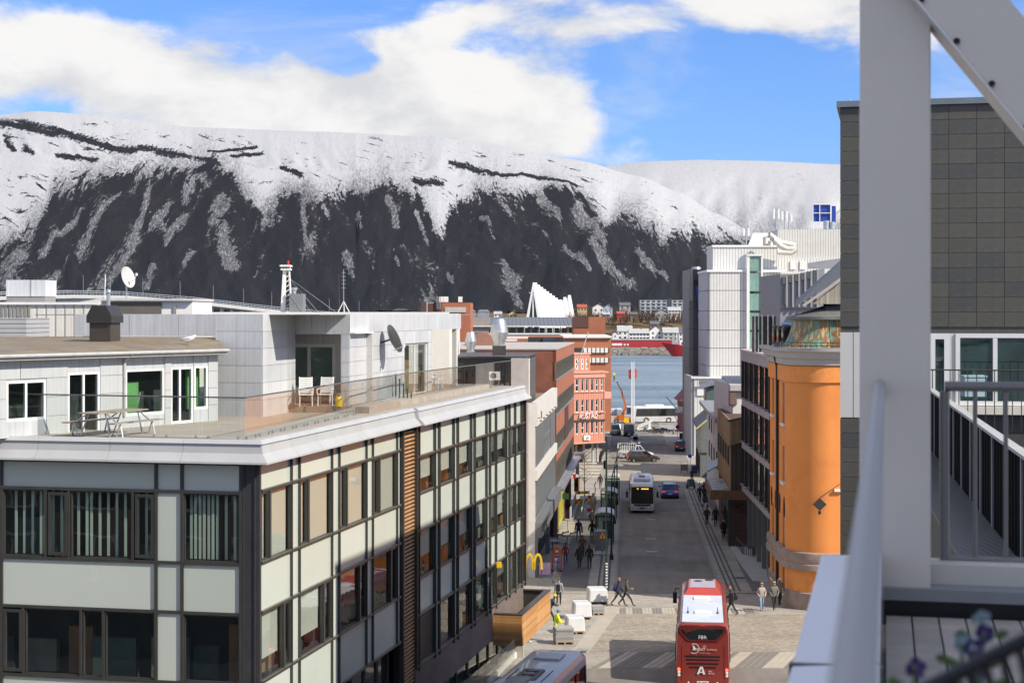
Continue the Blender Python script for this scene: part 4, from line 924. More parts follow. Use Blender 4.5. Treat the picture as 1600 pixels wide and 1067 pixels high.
mb = MB(); fb_(mb, 47.5, 48.5, 437.5, 463, 98.97, .05); bw(mb, 'seam', m_galv, vb)
# dish, pipe, pole
def dish(name, label, px, py, Y, r_, ax, zpole, front=True):
 L = W(px, zpole, Y); ro = thing(name, label, 'satellite dish', tuple(L)); hh = W(px, py, Y).z-L.z
 mb = MB(); mb.tube([(0, .12, 0), (0, .12, hh)], .045, 8); mb.build('pole', m_galv, ro)
 prof = [(r_*t, .22*r_*t*t) for t in (0, .25, .5, .75, 1)]+[(r_*1.0, .22*r_+.02), (r_*.7, .13*r_), (0, .015)]
 mb = MB(); mb.lathe(prof, 24); o = mb.build('reflector', mat('dish_grey', (.50, .49, .46), .5), ro, True, loc=(0, 0, hh)); o.rotation_euler = ax
 mb = MB(); d = Vector((0, 0, 1)); d.rotate(__import__('mathutils').Euler(ax)); p = d*r_*1.15
 mb.tube([(0, 0, hh-r_*.55), (p.x*.8, p.y*.8, hh-r_*.4+p.z*.6), (p.x, p.y, hh+p.z)], .025, 6); mb.lathe([(0, -.08), (.07, -.06), (.08, .06), (0, .09)], 8, (p.x, p.y, hh+p.z)); mb.build('feed_arm', m_wht, ro)
dish('satellite_dish', 'pale satellite dish on a pole above the white roof cabin', 197, 434, 93.5, .62, (0, R(76), R(-22)), 470)
L = W(169.5, 490, 90.5); r = thing('flue_pipe', 'round galvanised flue pipe before the roof cabin', 'flue pipe', tuple(L)); mb = MB(); h = W(0, 457, 90.5).z-L.z; mb.tube([(0, 0, 0), (0, 0, h)], .1, 10); mb.build('pipe', m_galv, r); mb = MB(); mb.lathe([(.1, h-.05), (.15, h), (.13, h+.16), (0, h+.18)], 10); mb.build('cowl', m_galv, r, True)
L = W(163, 480, 93); r = thing('aerial_pole', 'thin white aerial pole with tangled cables beside the flue', 'aerial', tuple(L)); mb = MB(); mb.tube([(0, 0, 0), (.06, 0, 1.85)], .03, 6); mb.build('pole', m_wht, r); mb = MB()
for k in range(7): mb.tube([(-.45+.1*k, 0, -.1), (-.3+.07*k, .05, .45+.03*k), (-.05, 0, .35)], .018, 4)
mb.build('cable', m_wht, r)
# mast on rear building
L = W(447, 490, 112); r = thing('roof_mast', 'white tapering A-frame mast with platform on rear roof', 'mast', tuple(L)); s_ = 112/F; hm = 78*s_
mb = MB(); mb.hexa([(-9*s_, 0, 0), (-2*s_, 0, 0), (-2*s_, .4, 0), (-9*s_, .4, 0), (-5*s_, 0, hm*.87), (-1*s_, 0, hm*.87), (-1*s_, .4, hm*.87), (-5*s_, .4, hm*.87)]); mb.build('front_leg', m_wht, r)
mb = MB(); mb.tube([(8*s_, .3, 0), (4*s_, .3, hm*.88)], .06, 6); mb.tube([(5.5*s_, 1, 0), (2*s_, .6, hm*.88)], .06, 6)
for k in range(9): z = hm*.87*(k+.5)/9; mb.tube([(-1*s_, .2, z), (7.6*s_-k*.35*s_, .3, z+.22)], .025, 4)
mb.build('lattice', m_wht, r); mb = MB(); mb.box(-8*s_, 7*s_, -.2, .7, hm*.87, hm*.90); mb.box(-9*s_, 7.5*s_, -.3, .8, hm*.94, hm*.97)
for x in (-7, -2, 2, 6): mb.box(x*s_-.03, x*s_+.03, .1, .16, hm*.87, hm*.98)
mb.build('platform', m_wht, r); mb = MB(); mb.tube([(3*s_, .2, hm*.97), (3*s_, .2, hm*1.06)], .05, 5); mb.build('beacon', m_red_l, r)
mb = MB()
for (x1, z1) in ((34, 0), (46, 1), (76, 0)): mb.tube([(5*s_, .3, hm*.7), (x1*s_, 2, z1*s_)], .012, 4)
mb.build('stay_wire', m_galv, r)
r = roofbox('roof_plant_box', 'grey cross-braced plant box right of the white mast', 'plant box', 452, 473.5, 459, 489, 111, 1.4, mat('plant_grey', (.20, .21, .21), .5, .3))
mb = MB(); a, b = W(452, 489, 110.98), W(473.5, 459, 110.98); mb.beam(a, b, .03, .03); mb.beam((a.x, a.y, b.z), (b.x, b.y, a.z), .03, .03); c_ = W(460, 459, 111.7); mb.tube([c_, c_+Vector((0, 0, .25))], .13, 8); mb.tube([c_+Vector((0, 0, .25)), c_+Vector((0, 0, .42))], .2, 8); bw(mb, 'brace', m_galv, r)
L = W(537, 490, 110); r = thing('tripod_aerial', 'thin lattice aerial on a white tripod above the penthouse', 'aerial', tuple(L)); mb = MB(); s_ = 110/F
mb.tube([(0, 0, 0), (-.2*s_, 0, 69*s_)], .028, 5)
for k in range(5): mb.tube([(-3*s_, 0, (40+6*k)*s_), (3*s_, 0, (40+6*k)*s_)], .015, 4)
mb.build('pole', m_galv, r); mb = MB()
for q in (-10, 10, 0): mb.tube([(0, 0, 19*s_), (q*s_, .6 if q == 0 else 0, 0)], .03, 5)
mb.build('leg', m_wht, r); mb = MB(); mb.tube([(-7*s_, .2, 0), (-8*s_, .2, 62*s_)], .02, 5); mb.build('whip', mat('rust_pole', (.25, .13, .07), .7), r)
# brick block with fans
bb = rearblock('brick_block', 'small red brick roof block with white fan units on top', 659, 735, 473, 205, 14, m_brickf, 10)
mb = MB(); fb_(mb, 658.5, 690, 472, 487, 204.8, .3); bw(mb, 'dark_wall', m_dkbr, bb)
mb = MB(); fb_(mb, 695, 728, 480, 488, 204.9, .2); bw(mb, 'panel', mat('pale_panel', (.45, .45, .43), .6), bb)
for (a, b) in ((686, 692), (692.5, 700), (716, 722)):
 f = MB(); fb_(f, a, b, 463.5, 472, 206, 1); o = bw(f, 'fan_unit', m_wht, bb); f = MB(); c_ = W((a+b)/2, 468, 205.95); f.lathe([(0, 0), (.2, 0), (.2, -.03)], 10, c_, 'y'); bw(f, 'fan', m_dark, o)
mb = MB()
for px in (683, 688): p = W(px, 0, 204.6); mb.box(p.x-.04, p.x+.04, 204.5, 204.6, W(0, 483, 204.6).z, W(0, 463, 204.6).z)
for k in range(9): p = W(683, 482-2.2*k, 204.6); mb.box(p.x, p.x+5*205/F, 204.5, 204.58, p.z, p.z+.04)
bw(mb, 'ladder', m_galv, bb)
mb = MB(); p = W(667, 0, 150); mb.tube([W(667, 495, 150), W(667, 472, 150)], .06, 6); mb.tube([W(667, 474, 150), W(678, 473, 150)], .04, 5); r = thing('roof_rail', 'thin grey roof rail on a post left of red block', 'rail', tuple(W(667, 495, 150))); bw(mb, 'post', m_galv, r)
# long grey-roofed building with window strip
gb = rearblock('long_building', 'long low building with grey metal roof and a strip of windows', 725, 945, 522, 285, 16, mat('grey_wall', (.30, .29, .28), .7), 2)
mb = MB(); a, b, c_, d = W(735, 509.5, 284), W(945, 509.5, 284), W(920, 495.5, 297), W(742, 495.5, 297); mb.poly([a, b, c_, d]); mb.poly([a, d, (a.x, 300, 10), (a.x, 284, 10)]); bw(mb, 'roof', ribmat('grey_seam_roof', (.165, .175, .185), .7, 'x', .5, .2), gb)
mb = MB(); fb_(mb, 730, 945, 509, 510.5, 283.8, .3); fb_(mb, 760, 945, 520.5, 523, 284.2, 1); bw(mb, 'eaves', m_wht, gb)
mb = MB(); fb_(mb, 725, 764, 496, 519, 284.3, 6); bw(mb, 'end_block', mat('taupe_wall', (.30, .275, .24), .8), gb)
for k in range(13):
 mb = MB(); fb_(mb, 797+k*11.5, 805.5+k*11.5, 512, 520.3, 284.8, .15); o = bw(mb, 'window', m_shadowglass, gb); mb = MB(); fb_(mb, 806+k*11.5, 808+k*11.5, 511, 521, 284.6, .3); bw(mb, 'pier', mat('sage_pier', (.22, .27, .23), .7), gb)
for i, (a, b) in enumerate(((724, 742.5), (747, 764))):
 r = roofbox('vent_hood', ('left' if i == 0 else 'right')+' of two rounded galvanised vent hoods before the grey roof', 'vent', a, b, 487, 498, 240, 1.6, m_galv)
 mb = MB(); p = W(a, 487, 240); w_ = (b-a)*240/F; mb.prism([(p.x-.1, p.z), (p.x+w_+.1, p.z), (p.x+w_*.85, p.z+.3), (p.x+w_*.15, p.z+.3)], 'y', 239.9, 241.7); bw(mb, 'cap', m_galv, r)
bt = rearblock('brick_tower', 'plain orange brick stair tower at the end of the long grey roof', 896, 946, 495.5, 275, 7, m_brickf, 2)
mb = MB(); fb_(mb, 896, 919.5, 495.2, 512, 274.9, .3); bw(mb, 'dark_wall', m_dkbr, bt)
# orange brick office behind the pink facade
ob = rearblock('brick_office', 'orange brick office with white roof edge behind the pink shop facade', 797, 955, 527.5, 252, 20, mat('orange_brick', (.42, .16, .085), .85, var=.1, scale=.6), 1)
mb = MB(); fb_(mb, 880, 956, 525, 528, 251.6, 20); bw(mb, 'roof_edge', m_wht, ob)
for (y0, y1) in ((543.5, 551), (559, 566.5)):
 mb = MB(); fb_(mb, 897, 952, y0, y1, 251.9, .15); bw(mb, 'window_band', m_dark, ob)
 for k in range(6):
  mb = MB(); fb_(mb, 912+k*6.6, 917+k*6.6, y0, y1, 251.7, .2); o = bw(mb, 'window', m_wht, ob); mb = MB(); fb_(mb, 912.8+k*6.6, 916.2+k*6.6, y0+.8, y1-.8, 251.66, .1); bw(mb, 'pane', m_shadowglass, o)
lowb = rearblock('low_brick_roof', 'low brick building with gabled roof behind the round vents', 744, 880, 526, 200, 10, m_brickf, 8)
mb = MB(); a = W(744, 541, 160); p = [(W(x, y, 160).x, W(x, y, 160).z) for x, y in ((738, 541), (772, 541), (772, 527), (757, 519.5), (740, 523))]; mb.prism(p, 'y', 160, 166); bw(mb, 'gable', brickmat('gable_brick', (.30, .11, .07), (.26, .09, .055), (.3, .22, .18)), lowb)
mb = MB(); fb_(mb, 792, 826, 526, 529, 190, 1); fb_(mb, 790, 808, 530, 533, 188, 1); bw(mb, 'roof_edge', m_wht, lowb); mb = MB(); fb_(mb, 825, 880, 527, 536, 186, 1); bw(mb, 'dark_wall', m_dark, lowb); mb = MB(); fb_(mb, 848, 865, 527.5, 535, 185.8, .2); bw(mb, 'window', m_shadowglass, lowb)
# three round galvanised ventilators on the dark flat roof
for i, (px, pb, pt, hw_, lab) in enumerate(((687, 548, 520, 9.5, 'leftmost round ventilator, seen behind the penthouse column'), (735.5, 548.5, 519, 9, 'middle round galvanised ventilator right of the white column'), (780, 540, 498.5, 14, 'largest round galvanised ventilator, on a dark box'))):
 Y = 126 if i < 2 else 121; s_ = Y/F; L = W(px, pb, Y); r = thing('roof_ventilator', lab, 'ventilator', tuple(L), 0, 'round ventilators on the dark roof'); h = (pb-pt)*s_; w_ = hw_*s_
 mb = MB(); mb.lathe([(0, h), (w_*.62, h), (w_*.66, h*.97), (w_, h*.52), (w_, h*.46), (w_*.6, h*.1), (w_*.6, 0)], 22); mb.build('drum', m_galv, r, True)
 mb = MB(); mb.box(-w_*.75, w_*.75, -w_*.75, w_*.75, -.7 if i == 2 else -.1, 0); mb.build('base', m_dark if i == 2 else m_galv, r)
r = roofbox('roof_cabinet', 'pale electrical cabinet between the two small ventilators', 'cabinet', 700, 713, 517, 542, 128, .9, m_wht)
L = W(689, 548, 119); r = thing('roof_ladder', 'narrow steel ladder leaning below the leftmost ventilator', 'ladder', tuple(W(689, 575, 119.5))); mb = MB()
for px in (685, 694): mb.tube([W(px, 577, 119.6), W(px, 546, 119.9)], .025, 5)
for k in range(7): mb.tube([W(685, 575-4.2*k, 119.7), W(694, 575-4.2*k, 119.7)], .018, 4)
bw(mb, 'rails', m_galv, r)
# ------------------------------------------------------------------ left side of the street beyond the office block
a49 = R(90-4.9)
WX, WY = (836-CX)/F*119.7, 119.7
wbk = thing('shop_building', 'white concrete shop building with grey glazed bands next to the office', 'building', (WX, WY, 0), a49)
WS = Wall(wbk, (0, 0), (1, 0), (0, 1)); WE = Wall(wbk, (0, 0), (0, 1), (1, 0)); LWb = 25.2
m_pink = mat('pink_stone', (.50, .43, .40), .75, var=.05); m_conc2 = mat('pale_concrete', (.60, .57, .53), .75, var=.06, scale=.7, dirt=(.42, .39, .36), dirt_amt=.3)
m_grp = mat('grey_panel', (.17, .17, .175), .45, .1, .1, .5)
def band(wl, a0, a1, d0, d1, m_, name, o=-.12, i=.3, par=None): mb = MB(); wl.box(mb, a0, a1, zd(d1), zd(d0), o, i); return mb.build(name, m_, par or wl.root)
band(WS, 0, LWb, 6.5, 8.2, m_conc2, 'parapet', -.15); band(WS, 0, LWb, 11.35, 12.15, m_conc2, 'fascia', -.15); band(WS, 0, LWb, 15.2, 16.3, m_grp, 'fascia', -.5)
mb = MB(); WE.box(mb, .0, .5, zd(19.6), zd(6.5), -.02, .3); mb.build('corner_strip', m_conc2, wbk)
for k, (z0, z1) in enumerate(((19.6, 14.2), (14.18, 10.3), (10.28, 6.5))):
 mb = MB(); WE.box(mb, .52, 14, zd(z0), zd(z1), 0, .3); mb.build('stone_panel', m_pink, wbk)
mb = MB(); mb.box(.4, LWb, .6, 14, zd(20), zd(7.0)); mb.build('core', m_room2, wbk)
mb = MB(); mb.poly([(.1, .1, zd(6.98)), (LWb, .1, zd(6.98)), (LWb, 14, zd(6.98)), (.1, 14, zd(6.98))]); mb.build('roof', m_moss, wbk)
for k in range(12):
 a0 = .35+k*(LWb-.5)/12; a1 = a0+(LWb-.5)/12-.12
 if k in (5, 6, 7, 8): WS.window(a0, a1, zd(11.3), zd(8.25), .1, m_galv, m_dglass, .1, 2, 2)
 else: WS.piece('cladding_panel', a1-a0, 3.05, .02, .06, m_grp, a0, zd(11.3))
for k in range(16):
 a0 = .3+k*(LWb-.4)/16; WS.window(a0, a0+(LWb-.4)/16-.05, zd(15.15), zd(12.2), .05, m_galv, m_dglass, .04, 1, 1, name='curtain_window')
for k in range(9):
 a0 = .4+k*(LWb-.8)/9; WS.window(a0, a0+(LWb-.8)/9-.2, zd(19.3), zd(16.5), .7, m_dark, m_dglass2, .08, 1, 2, name='shop_window')
for a in (.2, LWb*.55, LWb-.25): WS.piece('pillar', .35, 4, -.2, .15, m_grp, a-.17, zd(20))
mb = MB()
for k in range(6): p = WS.pt(3+k*3.6, zd(8.0), -.3); mb.tube([p, p+Vector((0, .2, .03))], .06, 6)
p = WS.pt(.3, zd(7.6), -.2); mb.tube([p, p+Vector((0, -.25, 0)), p+Vector((0, -.25, .5))], .04, 5); mb.build('floodlight', m_dark, wbk)
# dark ribbed annex on its roof
ax0 = (819.5-CX)/F*121.5; an = thing('roof_annex', 'black ribbed metal roof annex between office and red brick building', 'building', (ax0, 121.5, zd(7.0)), a49)
AS = Wall(an, (0, 0), (1, 0), (0, 1)); AF = Wall(an, (0, 0), (0, 1), (1, 0)); ah = 3.72
mb = MB(); mb.box(0, 11, 0, 9.5, 0, ah); mb.build('wall', ribmat('black_ribs', (.028, .028, .03), .13, 'xy', .5, .2), an)
mb = MB(); AS.box(mb, 0, 11, 0, ah-.15, -.03, -.004); mb.build('side_sheet', mat('charcoal_sheet', (.11, .105, .10), .5, .2, .06), an)
mb = MB(); mb.box(-.2, 11.1, -.15, 9.6, ah, ah+.12); mb.build('roof', m_dark, an)
AF2 = AF
for k in range(7): AF.window(2.6+k*1.0, 3.5+k*1.0, 1.0, 2.9, .0, m_dark, m_dglass, .05, name='window')
o = AF.window(4.35, 4.4, .3, 2.2, 0, m_dark, m_dark, .01, name='window');
hp = thing('heat_pump', 'white heat pump unit with round fan before the black annex wall', 'heat pump', (0, 0, 0)); c_ = W(773, 587, 119.5); hp.location = c_
mb = MB(); mb.box(-.4, .4, -.15, .15, -.3, .3); mb.build('case', m_wht, hp); mb = MB(); mb.lathe([(0, 0), (.22, 0), (.24, .03)], 16, (-.1, -.16, 0), 'y'); mb.build('fan', m_dark, hp); mb = MB(); mb.tube([(-.3, 0, -.3), (-.3, 0, -1.0)], .03, 4); mb.tube([(.3, 0, -.3), (.3, 0, -1.0)], .03, 4); mb.build('bracket', m_galv, hp)
# red brick building
RX, RY = (868.7-CX)/F*145, 145.
red = thing('brick_building', 'red brick building with dark window bands above the pavement works', 'building', (RX, RY, 0), a49); RS = Wall(red, (0, 0), (1, 0), (0, 1)); RE = Wall(red, (0, 0), (0, 1), (1, 0)); LR = 33.5
m_rb = brickmat('red_brick', (.40, .125, .06), (.34, .10, .05), (.30, .15, .10), .25, .085); m_rb2 = brickmat('rough_red_brick', (.28, .085, .045), (.20, .06, .035), (.20, .10, .07), .25, .085)
m_drk = mat('window_band_dark', (.035, .032, .03), .35, var=.2)
mb = MB(); RE.box(mb, 0, 14, zd(20), zd(3.2), 0, .3); mb.build('end_wall', m_rb2, red)
for (d0, d1) in ((3.2, 4.27), (5.92, 7.42), (9.04, 10.7), (12.3, 13.1)): band(RS, 0, LR, d0, d1, m_rb, 'brick_band', 0, .3)
for (d0, d1) in ((4.27, 5.92), (7.42, 9.04), (10.7, 12.3), (13.1, 15.4)):
 band(RS, 0, LR, d0, d1, m_drk, 'band_backing', .12, .3)
 n = 22
 for k in range(n): RS.window(k*LR/n+.04, (k+1)*LR/n-.04, zd(d1)+.1, zd(d0)-.02, .06, m_bronze, m_dglass, .06, name='window')
 band(RS, 0, LR, d1-.09, d1, m_galv, 'sill', -.08, .0)
band(RS, 0, LR, 15.4, 15.65, m_galv, 'ledge', -.7, .3); mb = MB(); mb.box(.3, LR, .4, 14, zd(20.5), zd(3.4)); mb.build('core', m_dkbr, red)
mb = MB(); RE.box(mb, -.05, 14, zd(3.2), zd(3.1), -.06, LR); mb.build('roof', mat('roof_felt_pale', (.42, .39, .36), .9), red)
mb = MB(); RS.box(mb, LR*.42, LR*.62, zd(12.3), zd(9.04), -.04, .2); mb.build('dark_infill', mat('dark_red_infill', (.08, .035, .028), .7), red)
for k in range(10):
 RS.window(.5+k*3.2, 3.3+k*3.2, zd(19.9), zd(15.8), .3, m_dark, m_dglass2, .1, 2, 1, name='shop_window')
for k in (1, 4, 7): RS.piece('pier', .6, 4.6, -.05, .3, m_rb2, k*3.3, zd(20.3))
band(RS, 3, 12, 19.4, 15.9, mat('yellow_green_film', (.50, .50, .06), .3), 'window_film', -.02, .0)
def sign(name, label, px0, px1, py0, py1, Y, th, m_, txt=None, tm=None, size=.5, cat='sign', dy=0, arm=True):
 L = W((px0+px1)/2, (py0+py1)/2, Y); r = thing(name, label, cat, tuple(L)); w_, h = (px1-px0)*Y/F, (py1-py0)*Y/F
 mb = MB(); mb.box(-w_/2, w_/2, -th/2, th/2, -h/2, h/2); mb.build('board', m_, r)
 if txt: text('lettering', txt, size, r, tm or m_white, (dy, -th/2-.012, 0), (R(90), 0, 0))
 if arm: mb = MB(); mb.beam((-w_/2-.7, 0, h*.3), (-w_/2, 0, h*.3), .05, .05); mb.build('bracket', m_dark, r)
 return r
sign('shop_sign', 'dark green projecting shop sign above the barricaded stairs', 874, 889, 770.5, 779.5, 155, .25, mat('sign_green', (.015, .06, .03), .4))
r = sign('shop_sign', 'red and white projecting shop sign left of the bare tree', 895.5, 908, 741, 747, 178, .2, m_white); mb = MB(); mb.box(-.44, -.14, -.13, .13, -.22, .22); mb.build('red_block', mat('sign_red', (.5, .02, .02), .4), r); mb = MB(); mb.box(-.1, .42, -.13, -.1, -.2, -.08); mb.build('dark_line', m_dark, r)
# dark corner pavilion
pv = thing('corner_pavilion', 'dark steel corner canopy and pillar at end of red brick building', 'canopy', (W(903, 0, 181).x, 181, gz(181)))
mb = MB(); fb_(mb, 899.5, 905, 716, 742, 181, .4); bw(mb, 'pillar', mat('steel_grey_dark', (.07, .075, .08), .4, .4), pv); mb = MB(); fb_(mb, 897, 913, 709, 717, 182, 3); bw(mb, 'roof', m_grp, pv); mb = MB(); fb_(mb, 897, 904.5, 745, 768, 181.3, .3); bw(mb, 'glazing', m_dglass, pv)
mb = MB(); fb_(mb, 903.6, 905.6, 747, 768, 181, .3); bw(mb, 'orange_post', m_rb, pv)
# pink panelled shop building with white lettering
PX, PY = (896-CX)/F*224, 224.
pk_ = thing('pink_building', 'salmon pink panelled building with white lettering and rows of narrow windows', 'building', (PX, PY, 0), R(33)); PFc = Wall(pk_, (0, 0), (1, 0), (0, 1))
m_salm = ribmat('salmon_panels', (.58, .24, .16), .42, 'x', .6, 0, .5, .06); m_salmf = mat('salmon_plain', (.60, .29, .21), .6, var=.08, scale=1)
def pz(py, px=920): return PFc.z(px, py)
aL, aR_ = PFc.a(870), PFc.a(944.5)
rowsP = [(592, 611), (624, 643.5), (658, 677.5)]
hsP = []
for i, (y0, y1) in enumerate(rowsP):
 for (p, q) in ((899.5, 904.8), (908.5, 913), (915.3, 920), (923.3, 928.3), (931, 935.3), (939, 942.8)):
  hsP.append((PFc.a(p), PFc.a(q), pz(y1), pz(y0)))
 if i < 2: hsP.append((PFc.a(889), PFc.a(896), pz(y1), pz(y0)))
mb = MB(); PFc.holes(mb, aL, aR_, pz(691), pz(579), hsP, .25); mb.build('wall', m_salm, pk_)
for h in hsP: PFc.window(*h, .16, m_white, m_dglass, .10, 1, 2 if rnd.random() < .3 else 1, name='window')
for (y0, y1) in ((583, 590), (611.5, 613), (644, 645.5), (655.5, 658)): mb = MB(); PFc.box(mb, aL, aR_+.05, pz(y1), pz(y0), -.14, .02); mb.build('string_course', m_salmf if y0 != 655.5 else m_dark, pk_)
mb = MB(); PFc.box(mb, aL, aR_+.06, pz(692.5), pz(690.5), -.2, 6); mb.build('underside', m_salmf, pk_)
mb = MB(); PFc.box(mb, aL, aR_-.02, pz(690.3), pz(583), .5, 8); mb.build('core', m_room2, pk_)
PSd = Wall(pk_, (aR_, 0), (0, 1), (-1, 0)); mb = MB(); PSd.quad(mb, 0, 8, pz(691), pz(580)); mb.build('side_wall', mat('ochre_yellow', (.55, .30, .05), .6), pk_)
mb = MB(); PFc.box(mb, PFc.a(893), aR_+.5, pz(583), pz(580.5), -.3, 8); mb.build('terrace_slab', m_salmf, pk_)
P2 = Wall(pk_, (0, 2.2), (1, 0), (0, 1)); a0, a1 = P2.a(880), P2.a(922); hs2 = [(P2.a(p), P2.a(q), P2.z(910, 577), P2.z(910, 560)) for p, q in ((899, 904), (908.5, 912.5), (915.5, 919.5))]
mb = MB(); P2.holes(mb, a0, a1, P2.z(910, 581), P2.z(910, 552), hs2, .2); mb.build('attic_wall', m_salm, pk_)
for h in hs2: P2.window(*h, .12, m_white, m_dglass, .14, 1, 2)
mb = MB(); P2.box(mb, a0, a1+.1, P2.z(910, 554), P2.z(910, 551.5), -.1, 7); mb.build('attic_roof', m_salmf, pk_); mb = MB(); P2.box(mb, a1-.4, a1, P2.z(910, 580.5), P2.z(910, 554), .05, 6); mb.build('attic_side', MATS['ochre_yellow'], pk_)
ot_ = text('lettering', 'AUSTAD', 1.02, pk_, m_white, tuple(PFc.pt(PFc.a(917.5), pz(649.5), -.3)), (R(90), 0, 0), .05); ot_.scale = (.8, 1, 1)
for px, py in ((905, 651), (932, 648)): mb = MB(); p = PFc.pt(PFc.a(px), pz(py), -.1); mb.beam(p, p+Vector((.5, -.45, .1)), .12, .1); mb.build('floodlight', m_dark, pk_)
mb = MB(); PFc.box(mb, PFc.a(911), PFc.a(921), pz(687), pz(680), -.22, -.05); o = mb.build('logo_panel', m_white, pk_); text('logo', 'pil', .55, pk_, m_black, tuple(PFc.pt(PFc.a(916), pz(683.5), -.24)), (R(90), 0, 0), .01)
mb = MB(); PFc.box(mb, aR_-.1, aR_+1.1, pz(623.5), pz(613), -.1, 4); mb.build('bay_box', m_salmf, pk_)
mb = MB()
for p in (898, 908, 920, 934, 941): q = PFc.pt(PFc.a(p), 0, 1.2); mb.tube([(q.x, q.y, gz(226)-.2), (q.x, q.y, pz(690))], .16, 8)
mb.build('column', m_concrete, pk_)
mb = MB(); q = PFc.pt(0, 0, 3.2); PFc.box(mb, aL, aR_-1, gz(228)-.2, pz(690), 3.2, 3.5); mb.build('ground_wall', m_dkbr, pk_)
mb = MB(); p = PFc.pt(PFc.a(897), pz(563), -.4); e_ = W(919, 519.5, 222); rz = Matrix.Rotation(-pk_.rotation_euler.z, 3, 'Z') @ (e_-Vector(pk_.location)); mb.tube([p+Vector((0, 0, -1.2)), rz], .07, 6); mb.build('flag_pole', m_white, pk_)
# ------------------------------------------------------------------ right side of the street
MX, MY = (1203-CX)/F*116, 116.
a23 = R(90-2.3)
mv = thing('office_building', 'mauve office building with dark upright window fins beside orange building', 'building', (MX, MY, 0), a23); MS = Wall(mv, (0, 0), (1, 0), (0, -1)); LM = MS.a(1160)
m_mauve = mat('mauve_panel', (.36, .30, .295), .6, var=.06, scale=.6); m_finb = mat('fin_black', (.022, .022, .024), .4, .2)
m_bglass = glass('bronze_window', opaque=(.10, .075, .062), refl=.05)
for (d0, d1, o_) in ((3.05, 3.84, -.1), (7.0, 7.5, -.06), (10.55, 11.0, -.06), (14.05, 14.5, -.06)):
 n = 8
 for k in range(n): MS.piece('fascia_panel', LM/n-.015, d1-d0, o_, .3, m_mauve, k*LM/n, zd(d1))
mb = MB(); MS.box(mb, -.1, LM+.1, zd(3.05), zd(2.9), -.22, 4); mb.build('coping', mat('coping_pale', (.50, .44, .42), .6), mv)
mb = MB(); MS.box(mb, 0, LM, zd(14.45), zd(3.2), .55, 12); mb.build('core', m_room2, mv)
slots = [232, 290, 372, 452, 542, 632]
fa = [MS.a(1140+p/10.667) for p in (212, 270, 347, 427, 520, 610, 668)]
for (d0, d1) in ((3.84, 7.0), (7.5, 10.55), (11.0, 14.05)):
 for p in fa[1:-1]: MS.piece('fin', .2, d1-d0, -.10, .3, m_finb, p-.1, zd(d1))
 MS.piece('fin', .2, d1-d0, -.10, .3, m_finb, fa[0]-.2, zd(d1)); MS.piece('fin', .2, d1-d0, -.10, .3, m_finb, .0, zd(d1))
 fs = sorted([.16]+fa[1:-1]+[fa[0]-.16])
 for p, q in zip(fs, fs[1:]):
  MS.window(p+.08, q-.08, zd(d1)+.02, zd(d0)-.02, .07, m_finb, m_bglass, .08, 2, 1, .3)
  MS.piece('sill_bracket', .25, .12, -.2, .2, m_galv, q-.35, zd(d1))
# ground floor: recess, columns, timber doors
mb = MB(); MS.box(mb, 0, LM, zd(20), zd(14.4), 2.2, 2.6); mb.build('ground_wall', m_room2, mv)
for k in range(7): MS.window(.3+k*2.7, 2.8+k*2.7, zd(19.4), zd(14.7), 2.05, mat('door_timber', (.24, .12, .05), .6, var=.2, streak=.2), m_dglass2, .18, 2, 1, name='shop_window')
for k in range(6): MS.piece('column', .32, 5.2, .3, .62, m_grp, .6+k*3.5, zd(19.6))
mb = MB(); MS.box(mb, 0, LM, zd(19.3)-.3, zd(19.15), -1.0, 2.2); mb.build('stone_step', m_concrete, mv)
# dark louvre screen on its roof, terrace wall
sc_ = thing('roof_screen', 'row of dark roof screens above mauve building', 'screen', (W(1195, 548, 122).x, 122, zd(2.9)), a23);
for k, px in enumerate((1181, 1192, 1201, 1209)):
 w_ = 6*125/F; a, b = W(px-3.5, 548, 124), W(px+3.5, 494, 124); mb = MB(); mb.box(a.x, b.x, 124, 124.9, zd(2.9), b.z); p = mb.build('screen_panel', m_finb, sc_); p.location = Matrix.Rotation(-a23, 3, 'Z') @ (-Vector(sc_.location)); p.rotation_euler = (0, 0, -a23)
 mb = MB(); mb.tube([(b.x-.25, 123.9, zd(2.9)), (b.x-.25, 123.9, b.z+.1)], .05, 5); p = mb.build('screen_post', m_galv, sc_); p.location = Matrix.Rotation(-a23, 3, 'Z') @ (-Vector(sc_.location)); p.rotation_euler = (0, 0, -a23)
